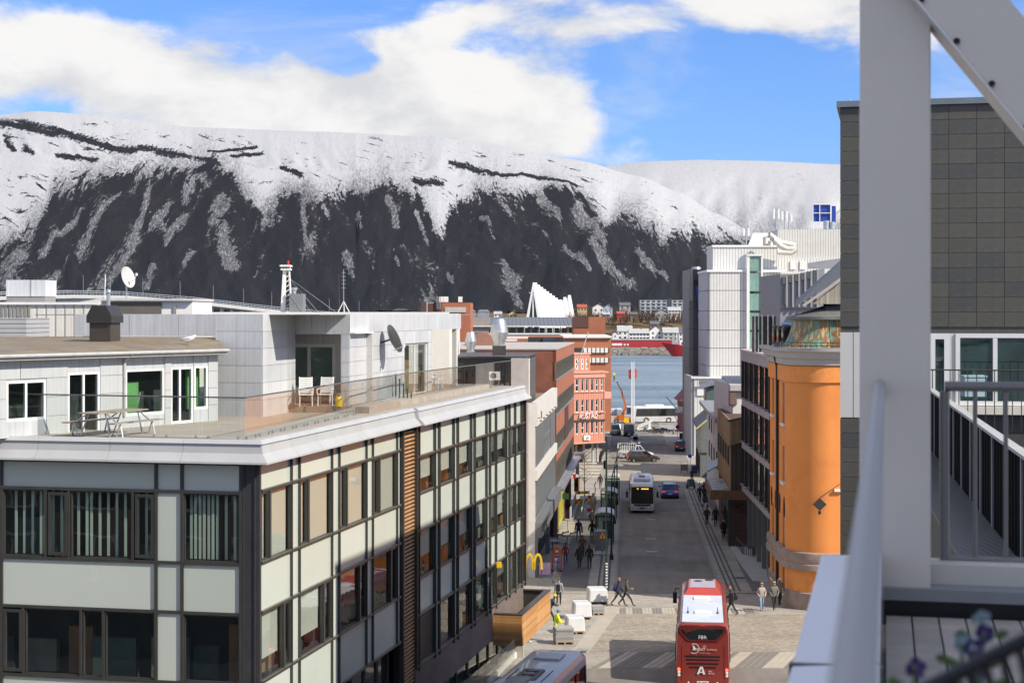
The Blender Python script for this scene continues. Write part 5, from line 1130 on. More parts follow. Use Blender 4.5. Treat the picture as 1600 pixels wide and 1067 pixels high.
# --- orange building with rounded corner and copper mansard
OX, OY = MX, MY
og = thing('corner_building', 'bright orange rendered corner building with rounded corner and copper mansard roof', 'building', (OX, OY, 0), 0)
cx_, cy_, cr = (1228-CX)/F*107.4+2.5, 107.6, 2.5
path = [(OX, OY-.02), (cx_-cr+.03, cy_+.3)]+[(cx_-cr*math.cos(t), cy_-cr*math.sin(t)) for t in [math.pi/2*i/14 for i in range(15)]]+[(cx_+5, cy_-cr), (cx_+11.5, cy_-cr)]
nrm = []
for i, p in enumerate(path):
 a, b = Vector(path[max(i-1, 0)]), Vector(path[min(i+1, len(path)-1)]); d = (b-a).normalized(); nrm.append(Vector((-d.y, d.x))*-1)
if nrm[0].x > 0: nrm = [-n_ for n_ in nrm]
def sweep(profs, name, m_, root=og, smooth=True, path_=None, rng=None):
 mb = MB(); pp = list(zip(path, nrm))
 if rng: pp = pp[rng[0]:rng[1]]
 for (p, n_), (q, n2_) in zip(pp, pp[1:]):
  for (o0, z0), (o1, z1) in zip(profs, profs[1:]):
   A = [(p[0]+n_.x*o0-OX, p[1]+n_.y*o0-OY, z0), (q[0]+n2_.x*o0-OX, q[1]+n2_.y*o0-OY, z0), (q[0]+n2_.x*o1-OX, q[1]+n2_.y*o1-OY, z1), (p[0]+n_.x*o1-OX, p[1]+n_.y*o1-OY, z1)]
   mb.poly(A)
 return mb.build(name, m_, root, smooth)
m_org = mat('orange_render', (.80, .285, .07), .85, var=.07, scale=.6, bump=.15, bscale=12, dirt=(.62, .20, .045), dirt_amt=.45, dirt_scale=.35); m_orgr = mat('orange_roughcast', (.80, .30, .08), .95, var=.12, scale=3, bump=1.0, bscale=5)
m_gran = mat('rough_granite', (.32, .24, .20), .9, var=.25, scale=1.5, bump=1.0, bscale=2.5)
# wall with openings on the straight street part is cut below; curved and front parts are swept
sweep([(0, zd(15.3)), (0, zd(4.45))], 'curved_wall', m_org, rng=(1, None))
OSt = Wall(og, (0, 0), (path[1][0]-OX, path[1][1]-OY), (nrm[0].x*-1, nrm[0].y*-1)); LO = (Vector(path[1])-Vector(path[0])).length
def oz(py, px=1224): return OSt.z(px, py)
hso = []
for (p, q) in ((1206.7, 1209.8), (1222.6, 1227)):
 for (y0, y1) in ((598, 661), (697, 752), (795, 866)):
  s_ = 1 if p > 1215 else 0
  hso.append((OSt.a(p), OSt.a(q), OSt.z((p+q)/2, y1-(0 if s_ else 14)), OSt.z((p+q)/2, y0-(0 if s_ else 10))))
hso += [(OSt.a(1206.7), OSt.a(1209.8), zd(18.3), zd(16.5)), (OSt.a(1222.6), OSt.a(1227), zd(18.3), zd(16.5))]
hso = [h for h in hso]
mb = MB(); OSt.holes(mb, 0, LO, zd(19.4), zd(4.45), [h for h in hso], .28); mb.build('street_wall', m_org, og)
for h in hso:
 OSt.window(h[0], h[1], h[2], h[3], .2, m_white, m_dglass, .1, 2, 2); OSt.piece('sill', h[1]-h[0]+.3, .16, -.16, .02, m_wht, h[0]-.15, h[2]-.17)
for k in range(4):
 a = 1.2+k*2.2
 mb = MB(); c = OSt.pt(a, zd(12.6)); mb.prism([(0, .55), (.28, 0), (0, -.75), (-.28, 0)], 'x', -.06, .02); o = mb.build('iron_ornament', m_iron, og, loc=tuple(c))
sweep([(.06, zd(4.45)), (.12, zd(4.4)), (.12, zd(3.4)), (.05, zd(3.36))], 'roughcast_band', m_orgr)
sweep([(.02, zd(3.36)), (.22, zd(3.3)), (.25, zd(2.95)), (.45, zd(2.85)), (.55, zd(2.5)), (.75, zd(2.42)), (.78, zd(2.2)), (.3, zd(2.18))], 'cornice', mat('cornice_grey', (.42, .40, .38), .7, var=.08))
den = MB().box(-.22, .22, -.06, .1, 0, .24).mesh('dentil', mat('dentil_wood', (.25, .13, .06), .7))
for i in range(18):
 if i < 1: continue
 j = min(2+i, len(path)-1)
 if j < len(path)-2: p, n_ = Vector(path[j]), nrm[j]
 else: p, n_ = Vector((cx_+.7*(i-12), cy_-cr)), Vector((0, -1))
 inst('dentil', den, og, (p.x+n_.x*.3-OX, p.y+n_.y*.3-OY, zd(2.84)), (0, 0, math.atan2(n_.y, n_.x)+math.pi/2))
sweep([(0, zd(15.3)), (.2, zd(15.36)), (.26, zd(15.7)), (.2, zd(16.05)), (.28, zd(16.1)), (.3, zd(16.45)), (.04, zd(16.5))], 'granite_belt', m_gran)
sweep([(.02, zd(17.9)), (.02, zd(16.45))], 'base_wall', m_orgr, rng=(1, None)); sweep([(.14, zd(19.6)), (.14, zd(17.95)), (.0, zd(17.86))], 'granite_plinth', m_gran)
# copper mansard: separate curved sheets with standing seams
m_cop, g = newmat('aged_copper'); co = g.coord('Object'); x, y, z = g.xyz(co)
n_ = g.noise(g.vm('MULTIPLY', co, (1.9, 1.9, .13)), 1.5, 6, .65); n2_ = g.noise(co, .55, 3, .5)
c = g.mix(g.ramp(g.m('ADD', n2_, g.m('MULTIPLY', n_, .35)),   .58, .78), (.12, .235, .165, 1), (.31, .12, .04, 1)); c = g.mix(g.ramp(n_, .545, .60), c, (.50, .42, .19, 1)); c = g.mix(g.ramp(n_, .46, .40), c, (.20, .38, .27, 1))
finish(g, g.n('ShaderNodeBsdfPrincipled', {'Base Color': c, 'Roughness': .5, 'Metallic': .15}))
mp = [(.42, zd(2.18)), (.08, zd(1.95)), (-.18, zd(1.5)), (-.36, zd(.95)), (-.44, zd(.35))]
for i in range(2, len(path)-1):
 if i < 17:
  sweep(mp, 'copper_sheet', m_cop, rng=(i, i+2))
for k in range(11):
 x0 = cx_+.0+k*.98; mb = MB()
 for (o0, z0), (o1, z1) in zip(mp, mp[1:]): mb.poly([(x0+.02-OX, cy_-cr-o0-OY, z0), (x0+.95-OX, cy_-cr-o0-OY, z0), (x0+.95-OX, cy_-cr-o1-OY, z1), (x0+.02-OX, cy_-cr-o1-OY, z1)])
 mb.build('copper_sheet', m_cop, og); mb = MB()
 mb.tube([(x0-OX, cy_-cr-o-.03-OY, z) for o, z in mp], .03, 5); mb.build('copper_seam', m_cop, og)
sweep([(-.4, zd(.42)), (-.05, zd(.38)), (-.05, zd(.2)), (-.9, zd(.0)), (-4, zd(-1.0))], 'slate_skirt', mat('wet_slate', (.15, .148, .14), .6, .0, .3, 3, bump=.6, bscale=8), rng=(2, None))
# railing at the foot of the mansard
mb = MB()
for (p, q), (n1_, n2__) in zip(zip(path[1:], path[2:]), zip(nrm[1:], nrm[2:])):
 for z in (zd(2.05), zd(1.85)): mb.tube([(p[0]+n1_.x*.6-OX, p[1]+n1_.y*.6-OY, z), (q[0]+n2__.x*.6-OX, q[1]+n2__.y*.6-OY, z)], .025, 4)
 mb.tube([(p[0]+n1_.x*.6-OX, p[1]+n1_.y*.6-OY, zd(2.2)), (p[0]+n1_.x*.6-OX, p[1]+n1_.y*.6-OY, zd(1.85))], .02, 4)
mb.build('snow_guard', m_dark, og)
# street side of the roof: dark slate slope with dormers and a blue membrane
mb = MB(); mb.poly([(.1, -.1, zd(2.18)), (path[1][0]-OX, path[1][1]-OY, zd(2.18)), (path[1][0]-OX+1.0, path[1][1]-OY, zd(.3)), (1.1, -.1, zd(.3))]); mb.poly([(1.1, -.1, zd(.3)), (path[1][0]-OX+1.0, path[1][1]-OY, zd(.3)), (path[1][0]-OX+6, path[1][1]-OY, zd(-1)), (6.1, -.1, zd(-1))]); mb.build('slate_slope', MATS['wet_slate'], og)
for k, px in enumerate((1210, 1217, 1224)):
 a = 1.2+k*2.5; p = OSt.pt(a, zd(2.1), .2); mb = MB(); mb.box(p.x-.1, p.x+1.4, p.y-.5, p.y+.5, zd(2.1), zd(.85)); d_ = mb.build('dormer', m_finb, og); mb = MB(); mb.box(p.x-.14, p.x-.08, p.y-.36, p.y+.36, zd(1.95), zd(1.0)); mb.build('dormer_window', m_dglass, d_)
mb = MB(); mb.poly([(.6, -.2, zd(.75)), (path[1][0]-OX+.6, path[1][1]-OY, zd(.75)), (path[1][0]-OX+1.9, path[1][1]-OY, zd(.12)), (1.9, -.2, zd(.12))]); mb.build('blue_membrane', mat('blue_sheet', (.03, .12, .33), .35, var=.3, scale=1.5), og)
# slate gable and ridge to the right
mb = MB(); pts = [(W(x, y, 106.5).x-OX, W(x, y, 106.5).z) for x, y in ((1268, 475), (1440, 475), (1440, 398), (1324, 432))]; mb.prism(pts, 'y', 106.2-OY, 106.5-OY); mb.build('slate_gable', slabmat('fish_slate', (.42, .37, .31), (.30, .27, .23), (.16, .15, .13), .28, .22, 45), og)
mb = MB(); a, b = W(1254, 478, 105.8), W(1330, 424, 105.8); mb.beam(tuple(a-Vector((OX, OY, 0))), tuple(b-Vector((OX, OY, 0))), .5, .14); mb.build('verge_board', mat('verge_pale', (.40, .34, .30), .7), og)
mb = MB(); a, b, c_, d_ = W(1242, 480, 105.9), W(1330, 424, 105.9), W(1330, 392, 117), W(1244, 468, 117); mb.poly([tuple(v-Vector((OX, OY, 0))) for v in (a, b, c_, d_)]); mb.build('upper_roof', MATS['wet_slate'], og)
dp = [W(1212, 549, 107.2), W(1217, 560, 107.2), W(1217, 600, 107.6), W(1217, 912, 107.9)];
p0 = OSt.pt(OSt.a(1217), 0, -.12); mb = MB(); mb.tube([(p0.x-.25, p0.y, zd(2.4)), (p0.x-.2, p0.y, zd(2.7)), (p0.x, p0.y, zd(3.6)), (p0.x, p0.y, zd(18.9))], .1, 8); mb.build('downpipe', m_black, og)
mb = MB(); c = (W(1279.5, 787, 105.1)-Vector((OX, OY, 0))); mb.prism([(c.x, c.z+.42), (c.x+.44, c.z), (c.x, c.z-.42), (c.x-.44, c.z)], 'y', c.y-.3, c.y-.24); mb.tube([(c.x, c.y-.27, c.z-.42), (c.x, c.y-.27, c.z-.62)], .1, 6); mb.tube([(c.x, c.y-.27, c.z+.42), (c.x+1.4, c.y+.02, c.z+1.3)], .02, 4); mb.build('lamp_shadow_diamond', m_iron, og)  # wall lamp with its cast shadow, built as a dark diamond and wire
mb = MB(); c = (W(1306, 766, 105.0)-Vector((OX, OY, 0))); mb.box(c.x-.1, c.x+.5, c.y-.1, c.y+.1, c.z-.08, c.z+.08); mb.build('wall_lamp', m_wht, og)
mb = MB(); mb.box(.6, 12, -7.5, -.3, zd(19.5), zd(2.3)); mb.build('core', m_room2, og)
# grey panelled attic behind the orange roof, white hotel, dark stone tower
ga = rearblock('attic_block', 'grey panelled attic with upright slit windows behind orange roof', 1219, 1420, 428, 150, 12, mat('attic_grey', (.25, .25, .265), .5, .1, .05), 10)
mb = MB(); a, b, c_, d_ = W(1219, 482, 149.8), W(1288, 482, 149.8), W(1288, 419, 149.8), W(1219, 434, 149.8); mb.poly([a, b, c_, d_]); bw(mb, 'front', MATS['attic_grey'], ga)
for k in range(6):
 x0 = 1222.5+k*9.6; y0 = 432.5-k*2.1; mb = MB(); fb_(mb, x0, x0+4.8, y0, y0+11 if k != 5 else y0+27, 149.6, .2); bw(mb, 'slit_window', m_dglass, ga)
 mb = MB(); fb_(mb, x0+5.6, x0+8.6, y0-1, 480, 149.5, .25); bw(mb, 'panel', mat('attic_pale', (.30, .30, .32), .45, .1), ga)
mb = MB(); fb_(mb, 1226, 1230.5, 449, 476, 149.55, .2); bw(mb, 'slit_window', m_dglass, ga)
mb = MB(); a, b, c_, d_ = W(1262, 420, 151), W(1420, 420, 151), W(1420, 388, 151), W(1262, 411, 151); mb.poly([a, b, c_, d_]); bw(mb, 'upper_front', mat('attic_pale', (0, 0, 0)), ga)
m_hotel = ribmat('hotel_sheet', (.66, .65, .62), .45, 'x', .5, .05, .5, .04)
ht = thing('hotel_building', 'tall white ribbed hotel block with green glass stair strip', 'building', (W(1160, 0, 246).x, 246, gz(246)))
for (y0, y1) in ((425, 453.5), (454.3, 485.5), (486.3, 515.5), (516.3, 543.5), (544.3, 571), (571.8, 700)):
 mb = MB(); fb_(mb, 1109, 1166.5, y0, y1, 246, 12); bw(mb, 'facade_panel', m_hotel, ht)
 mb = MB(); fb_(mb, 1105.5, 1108.7, y0, y1, 246.3, 12); bw(mb, 'side_panel', mat('hotel_side_shaded', (.42, .43, .46), .6), ht)  # white flank coloured darker, its shade put into the colour
mb = MB(); fb_(mb, 1104.5, 1167, 421.5, 425, 245.8, 12.5); fb_(mb, 1192, 1226, 421.5, 425.5, 245.8, 12.5); bw(mb, 'roof_edge', m_white, ht)
for (y0, y1) in ((400, 423.5), (427, 455), (459, 485), (489, 515), (519, 545), (549, 580)):
 mb = MB(); fb_(mb, 1171.5, 1189, y0, y1, 245.6, .3); bw(mb, 'stair_glass', mat('stair_green', (.20, .33, .28), .2, var=.2, scale=.6, streak=.25), ht)
mb = MB(); fb_(mb, 1166.8, 1171.3, 398, 700, 245.4, 1); fb_(mb, 1189.2, 1192, 398, 700, 245.4, 1); fb_(mb, 1166.8, 1192, 397, 400, 245.3, 1); bw(mb, 'stair_frame', m_wht, ht)
for (y0, y1) in ((426, 456), (456.8, 488), (488.8, 700)): mb = MB(); fb_(mb, 1193, 1219, y0, y1, 246.2, 10); bw(mb, 'facade_panel', m_hotel, ht)
mb = MB(); fb_(mb, 1114, 1216, 385, 422, 252, 8); bw(mb, 'roof_block', m_hotel, ht); mb = MB(); fb_(mb, 1113, 1217, 383, 386, 251.8, 8.4); bw(mb, 'roof_edge', m_white, ht)
mb = MB(); fb_(mb, 1216, 1420, 358.5, 430, 256, 10); bw(mb, 'plant_wall', ribmat('hotel_sheet_b', (.60, .59, .55), .4, 'x', .5, .05), ht)
mb = MB(); fb_(mb, 1216, 1420, 403, 430, 255.6, 10); bw(mb, 'plant_wall', m_hotel, ht)
for x0 in (1235, 1250): mb = MB(); fb_(mb, x0, x0+8.5, 408, 421, 255.4, .3); o = bw(mb, 'window', m_wht, ht); mb = MB(); fb_(mb, x0+1, x0+7.5, 409, 420, 255.3, .3); bw(mb, 'pane', m_shadowglass, o)
mb = MB(); c_ = W(1180, 372, 254); mb.hexa([tuple(W(1169, 383, 254)), tuple(W(1205, 383, 254)), tuple(W(1205, 383, 258)), tuple(W(1169, 383, 258)), tuple(W(1177, 364, 254)), tuple(W(1200, 364, 254)), tuple(W(1200, 364, 258)), tuple(W(1177, 364, 258))]); bw(mb, 'roof_hutch', m_wht, ht)
mb = MB()
for j in range(2):
 mb.tube([W(1196+8*j, 384, 250-j), W(1196+8*j, 372+6*j, 250-j), W(1203+6*j, 367+7*j, 250-j), W(1219, 379+5*j, 250-j), W(1230, 381+8*j, 250-j), W(1241, 383+6*j, 250-j), W(1243, 391, 250-j), W(1236, 395, 250-j), W(1215, 394, 250-j)], .42, 10)
bw(mb, 'duct', mat('duct_cream', (.66, .62, .54), .5), ht, True)
def antenna(label, px, y0, y1, Y):
 L = W(px, y1, Y); r = thing('phone_mast', label, 'antenna mast', tuple(L), 0, 'antenna masts on the hotel roof'); h = (y1-y0)*Y/F; mb = MB(); mb.tube([(0, 0, 0), (0, 0, h)], .11, 6); mb.build('pole', m_galv, r)
 for dx in (-.35, .35): mb = MB(); mb.box(dx-.14, dx+.14, -.12, .12, h*.55, h*.98); mb.build('panel_antenna', m_wht, r)
 mb = MB(); mb.box(-.4, .4, -.03, .03, h*.7, h*.73); mb.build('arm', m_galv, r)
antenna('leftmost and lowest antenna mast on the hotel roof', 1166, 356, 384, 253); antenna('tallest antenna mast beside the cream ducts', 1213, 326, 362, 257); antenna('antenna mast second from the right', 1226, 330, 360, 257.5); antenna('rightmost antenna mast left of the blue sign', 1233, 334, 362, 258)
bs = thing('roof_sign', 'blue square roof sign with white frame seen from behind on hotel roof', 'sign', tuple(W(1284, 358, 262)))
mb = MB(); fb_(mb, 1271, 1298, 320, 347, 262, .2); bw(mb, 'board', mat('sign_blue', (.015, .05, .30), .4), bs); mb = MB()
for px in (1270.5, 1281, 1298): fb_(mb, px-.5, px+.5, 318.5, 359, 261.7, .2)
for py in (319, 333, 347): fb_(mb, 1270, 1298.5, py-.5, py+.5, 261.65, .2)
bw(mb, 'frame', m_wht, bs); mb = MB(); fb_(mb, 1300, 1306, 322, 348, 263, .3); bw(mb, 'second_board', MATS['sign_blue'], bs)
for px, y0 in ((1291, 345), (1300, 347)): r = thing('roof_vent', 'round grey roof vent under the blue sign, '+('left' if px == 1291 else 'right')+' one', 'vent', tuple(W(px, 358, 259)), 0, 'vents under the blue sign'); mb = MB(); h = (358-y0)*259/F; mb.lathe([(0, h), (.45, h), (.45, 0)], 12); mb.build('drum', m_galv, r, True)
tw = thing('tower_building', 'narrow dark stone tower with blue hotel sign by the water', 'building', (W(1090, 0, 262).x, 262, gz(262)))
m_dst = mat('dark_stone', (.065, .07, .075), .4, .1, .12, .4);
for k in range(9):
 y0 = 421+k*31; mb = MB(); fb_(mb, 1084, 1108, y0, y0+30.6, 262, 10); bw(mb, 'stone_panel', m_dst, tw); mb = MB(); fb_(mb, 1076.5, 1083.6, y0, y0+30.6, 262.4, 10); bw(mb, 'side_panel', mat('grey_stone', (.20, .20, .20), .6), tw)
mb = MB(); fb_(mb, 1076, 1083, 421, 470, 262.2, .1); bw(mb, 'pale_strip', mat('pale_stone', (.34, .34, .32), .6), tw)
mb = MB(); c_ = W(1088, 421, 265); mb.lathe([(0, .45), (.7, .35), (.8, 0)], 14, c_); bw(mb, 'roof_dome', m_galv, tw, True)
mb = MB(); fb_(mb, 1089.5, 1102, 488, 499, 261.8, .3); o = bw(mb, 'sign_board', mat('sign_blue2', (.03, .10, .42), .4), tw); t_ = W(1095.8, 493, 261.5)-Vector(tw.location); text('lettering', 'BLU', .62, tw, m_white, tuple(t_), (R(90), 0, 0))
mb = MB()
for k in range(9): c_ = W(1087+k*.9+(k % 3)*2, 440+k*5.4, 261.5); mb.box(c_.x-.35, c_.x+.35, 261.3, 261.8, c_.z-.3, c_.z+.3)
mb.tube([W(1086, 439, 261.4), W(1100, 437, 261.4), W(1099, 448, 261.4)], .18, 5); bw(mb, 'script_sign', m_black, tw); mb = MB(); mb.beam(W(1089, 447, 261.2), W(1093, 487, 261.2), .12, .3); bw(mb, 'neon_tube', MATS['sign_blue2'], tw)
# low white ribbed block with two windows
lw = thing('hotel_annex', 'low white ribbed annex with two square windows below hotel', 'building', (W(1106, 0, 240).x, 240, gz(240)))
mb = MB(); fb_(mb, 1084.3, 1150, 591, 720, 240, 10); bw(mb, 'wall', m_hotel, lw); mb = MB(); fb_(mb, 1080, 1084, 588, 720, 240.2, 10); bw(mb, 'side_wall', mat('hotel_side_shaded', (0, 0, 0)), lw); mb = MB(); fb_(mb, 1080, 1150, 590, 591.5, 239.8, .4); fb_(mb, 1084.3, 1150, 603.5, 605, 239.8, .3); bw(mb, 'trim', m_wht, lw)  # annex flank takes the same colour with the shade painted in
for x0 in (1090, 1100): mb = MB(); fb_(mb, x0-.8, x0+8.8, 604.5, 618, 239.8, .3); o = bw(mb, 'window', m_wht, lw); mb = MB(); fb_(mb, x0, x0+7.6, 605.5, 617, 239.7, .3); bw(mb, 'pane', m_dglass, o)
r = sign('hotel_sign', 'small dark script sign with blue square on white annex', 1092, 1124, 595, 601, 239.4, .1, mat('script_grey', (.16, .16, .17), .5), None, arm=False); mb = MB(); mb.box(1.0, 1.5, -.1, .1, -.3, .35); mb.build('blue_square', MATS['sign_blue2'], r)
# red wooden house by the quay
rh = thing('house', 'dark red wooden house with tiled gable roof beside the quay', 'house', (W(1072, 0, 300).x, 300, gz(300)))
mb = MB(); fb_(mb, 1066, 1078, 627, 690, 300, 9); bw(mb, 'wall', mat('barn_red', (.22, .045, .035), .8, var=.15), rh); mb = MB(); a, b, c_, d_ = W(1061.5, 627, 299), W(1078, 609, 299), W(1078, 609, 310), W(1061.5, 627, 310); mb.poly([a, b, c_, d_]); mb.prism([(a.x, a.z), (W(1078, 609, 299).x, W(1078, 609, 299).z), (W(1078, 627, 299).x, a.z)], 'y', 299.2, 309.5); bw(mb, 'roof', mat('tile_red', (.24, .07, .05), .8, var=.2, scale=1.5), rh)
mb = MB(); fb_(mb, 1057.5, 1076, 637, 645, 296, 3); bw(mb, 'porch_roof', mat('porch_blue', (.10, .14, .19), .5), rh); mb = MB()
for px in (1067, 1070, 1074): mb.tube([W(px, 645, 296.3), W(px, 672, 296.3)], .1, 6)
mb.tube([W(1066, 645, 296.2), W(1058.5, 630, 294)], .05, 5); bw(mb, 'porch_post', mat('barn_red', (0, 0, 0)), rh)
# grey gabled wooden house
GX, GY = (1094-CX)/F*205, 205.
gh = thing('house', 'grey-green boarded gable house with dark roof and ribbed dormer on street', 'house', (GX, GY, 0), R(90-4.2)); GE = Wall(gh, (0, 0), (0, -1), (1, 0)); GS = Wall(gh, (0, 0), (1, 0), (0, -1))
m_gbrd = ribmat('grey_green_boards', (.165, .19, .185), .16, 'y', .75, 0, .6, .08); m_gbrd2 = mat('pale_green_boards', (.34, .35, .30), .75, var=.08)
eZ, rZ = zd(13.95), zd(10.6); hwid = 4.0
mb = MB(); mb.poly([GE.pt(0, gz(205)-.3), GE.pt(2*hwid, gz(205)-.3), GE.pt(2*hwid, eZ), GE.pt(hwid, rZ), GE.pt(0, eZ)]); mb.build('gable_wall', m_gbrd, gh)
mb = MB(); GS.box(mb, 0, 15, gz(210)-.5, eZ, .0, .3); mb.build('street_wall', m_gbrd2, gh); mb = MB(); GS.box(mb, .2, 15, gz(205)-.4, eZ, .35, 2*hwid); mb.build('core', m_room2, gh)
sl_ = (rZ-eZ)/hwid; mb = MB()
for s_ in (0, 1):
 A = [GS.pt(-.5, eZ-.45*sl_, -.45) if s_ == 0 else GS.pt(-.5, eZ-.45*sl_, 2*hwid+.45), GS.pt(15.4, eZ-.45*sl_, -.45) if s_ == 0 else GS.pt(15.4, eZ-.45*sl_, 2*hwid+.45), GS.pt(15.4, rZ, hwid), GS.pt(-.5, rZ, hwid)]
 mb.hexa([p for p in A]+[p+Vector((0, 0, .16)) for p in A])
rf = mb.build('roof', ribmat('dark_seam_roof', (.05, .06, .07), .5, 'x', .45, .2), gh)
mb = MB(); mb.beam(GE.pt(-.5, eZ-.36, -.52), GE.pt(hwid, rZ+.05, -.52), .06, .2); mb.build('verge_board', mat('pale_yellow', (.55, .47, .22), .6), gh)
mb = MB(); GS.box(mb, 4.5, 12, eZ+.4, rZ+1.2, 1.0, 4.2); dm = mb.build('dormer', mat('dormer_green', (.10, .14, .13), .5), gh); mb = MB(); P = [GS.pt(4.0, rZ+1.1, .4), GS.pt(12.5, rZ+1.1, .4), GS.pt(12.5, rZ+2.2, 4.3), GS.pt(4.0, rZ+2.2, 4.3)]; mb.hexa(P+[p+Vector((0, 0, .15)) for p in P]); mb.build('dormer_roof', ribmat('pale_seam_roof', (.26, .28, .29), .35, 'x', .35, .3), dm)
for k in range(3): GS.window(1.5+k*4.8, 2.7+k*4.8, zd(17), zd(15.2), -.02, m_wht, m_dglass, .09, 1, 2)
for k in range(3): GS.window(.6+k*4.1, 3.9+k*4.1, gz(208)+.3, zd(17.6), -.02, m_dark, m_dglass2, .1, 2, 1, name='shop_window')
mb = MB(); mb.box(-.1, .1, .05, -2*hwid, gz(205)+2.95, gz(205)+3.1); mb.build('string_board', m_dark, gh)
mb = MB(); a, b = GE.pt(2.7, gz(205)+2.6, -.1), GE.pt(6.6, gz(205)+2.6, -.1); mb.hexa([GE.pt(2.7, gz(205)+.2, -.1), GE.pt(7.6, gz(205)+.2, -.1), GE.pt(7.6, gz(205)+.2, -3.2), GE.pt(2.7, gz(205)+.2, -3.2), GE.pt(2.7, gz(205)+2.7, -.1), GE.pt(7.6, gz(205)+2.7, -.1), GE.pt(7.6, gz(205)+1.9, -3.2), GE.pt(2.7, gz(205)+1.9, -3.2)]); mb.build('lean_to', slabmat('shingle_grey', (.16, .155, .15), (.12, .115, .11), (.07, .07, .07), .4, .3, 45), gh)
# narrow white house
nh = thing('house', 'narrow white plastered house with grey eave between grey and brown houses', 'house', ((1131-CX)/F*160, 160, 0), R(90-4)); NS = Wall(nh, (0, 0), (1, 0), (0, -1)); NE = Wall(nh, (0, 0), (0, -1), (1, 0))
mb = MB(); mb.box(0, 34, 0, -7, gz(160)-.4, zd(10.6)); mb.build('wall', mat('off_white_wall', (.60, .56, .49), .8), nh); mb = MB(); NS.box(mb, -.6, 34, zd(10.6), zd(10.2), -.9, 7); mb.build('eave', mat('eave_grey', (.26, .27, .28), .5, .2), nh)
for k in range(6):
 for (d0, d1) in ((11.3, 13.2), (14.4, 16.2)): NS.window(1.2+k*5.2, 2.3+k*5.2, zd(d1), zd(d0), -.02, m_dark, m_dglass, .09, 1, 2)
mb = MB(); P = [NS.pt(1, zd(14.6), .1), NS.pt(7, zd(14.6), .1), NS.pt(7, zd(15.5), -1.5), NS.pt(1, zd(15.5), -1.5)]; mb.hexa(P+[p+Vector((0, 0, .12)) for p in P]); mb.build('awning_roof', mat('blue_slate', (.25, .29, .34), .4, .1, .2, 3), nh)
mb = MB(); mb.tube([NS.pt(-.3, zd(10.5), -.7), NS.pt(-.1, zd(11.2), -.15), NS.pt(-.1, zd(19.5), -.15)], .07, 6); mb.build('downpipe', m_black, nh)
# white block and brown roof slab above it
wp = rearblock('white_flat_block', 'white plastered flat block with brown canted roof above brown house', 1145, 1180, 602, 150, 14, mat('white_plaster_b', (.62, .60, .56), .8), 6)
mb = MB(); a = [W(1127.5, 587, 168), W(1180, 587, 168), W(1180, 602, 149.5), W(1141, 602, 149.5)]; mb.hexa([v-Vector((0, 0, .5)) for v in a]+a); bw(mb, 'roof_slab', mat('roof_pale_grey', (.42, .41, .39), .8), wp)
mb = MB(); a = [W(1127.5, 588, 168), W(1141, 603, 149.6), W(1141, 632, 149.6), W(1127.5, 640, 168)]; mb.hexa(a+[v+Vector((.6, 0, 0)) for v in a]); bw(mb, 'side_cladding', mat('brown_copper', (.17, .11, .09), .6), wp)
# brown boarded house with canopy
BX, BY = (1142-CX)/F*138, 138.
bh = thing('house', 'brown timber boarded house with wide shop canopy over pavement', 'house', (BX, BY, 0), R(90-4)); BE = Wall(bh, (0, 0), (0, -1), (1, 0)); BS = Wall(bh, (0, 0), (1, 0), (0, -1))
def boards(wl, a0, a1, zt, zb_, m_list, wdt, name='board', seed=0):
 rr = random.Random(seed); n = max(1, int(round((a1-a0)/wdt))); w_ = (a1-a0)/n
 for k in range(n):
  a = a0+k*w_; wl.piece(name, w_-.02, round(zt(a)-zb_(a), 2), -.03-rr.choice((0, .012)), .04, m_list[rr.randrange(len(m_list))], a, zb_(a))
bm_ = [mat('pine_board_'+str(i), c, .75, var=.2, scale=2, streak=.2) for i, c in enumerate(((.36, .24, .12), (.30, .19, .10), (.40, .27, .14)))]; bd_ = [mat('dark_board_'+str(i), c, .75, var=.25, scale=2, streak=.2) for i, c in enumerate(((.075, .055, .04), (.10, .065, .04), (.06, .045, .035)))]
boards(BE, -.1, 2.6, lambda a: zd(9.0)+a*.24, lambda a: zd(11.0)+a*.29, bm_, .14, seed=1)
boards(BE, .0, 2.6, lambda a: zd(11.1)+a*.29, lambda a: zd(14.9), bd_, .18, seed=2)
boards(BS, 0, 20, lambda a: zd(9.0), lambda a: zd(14.9), bm_, .3, seed=3)
mb = MB(); mb.box(.1, 20, -.1, -7, gz(138)-.3, zd(9.1)); mb.build('core', m_dkbr, bh); mb = MB(); mb.beam(BE.pt(-.3, zd(9.0), -.1), BE.pt(2.8, zd(8.3), -.1), .25, .14); mb.beam(BE.pt(-.1, zd(11.1), -.1), BE.pt(2.8, zd(10.25), -.1), .2, .1); mb.build('verge_board', m_dark, bh)
for k in range(5): BS.window(1.5+k*3.8, 3.1+k*3.8, zd(12.9), zd(11.2), -.06, m_dark, m_dglass, .1, 2, 1)
mb = MB(); mb.box(-.9, 9, .0, 1.75, zd(15.5), zd(14.75)); cn = mb.build('canopy', mat('canopy_wood', (.17, .085, .045), .65, var=.25, scale=2, streak=.3), bh); mb = MB(); mb.box(-.7, 8.8, .15, 1.55, zd(14.74), zd(14.70)); mb.build('canopy_roof', mat('wet_roof', (.30, .29, .28), .3, .1, .35, 1.2), cn); mb = MB(); BE.box(mb, -1.5, 4, zd(15.5), zd(14.75), -.95, -.8); mb.build('canopy_front', MATS['canopy_wood'], cn)
mb = MB(); BE.box(mb, -.2, 4, gz(138)-.2, zd(15.5), .2, .5); mb.build('shop_front', m_dark, bh); BE.window(.2, 3.4, gz(138)+.5, zd(15.8), .1, m_dark, m_dglass2, .1, 2, 3, name='shop_window')
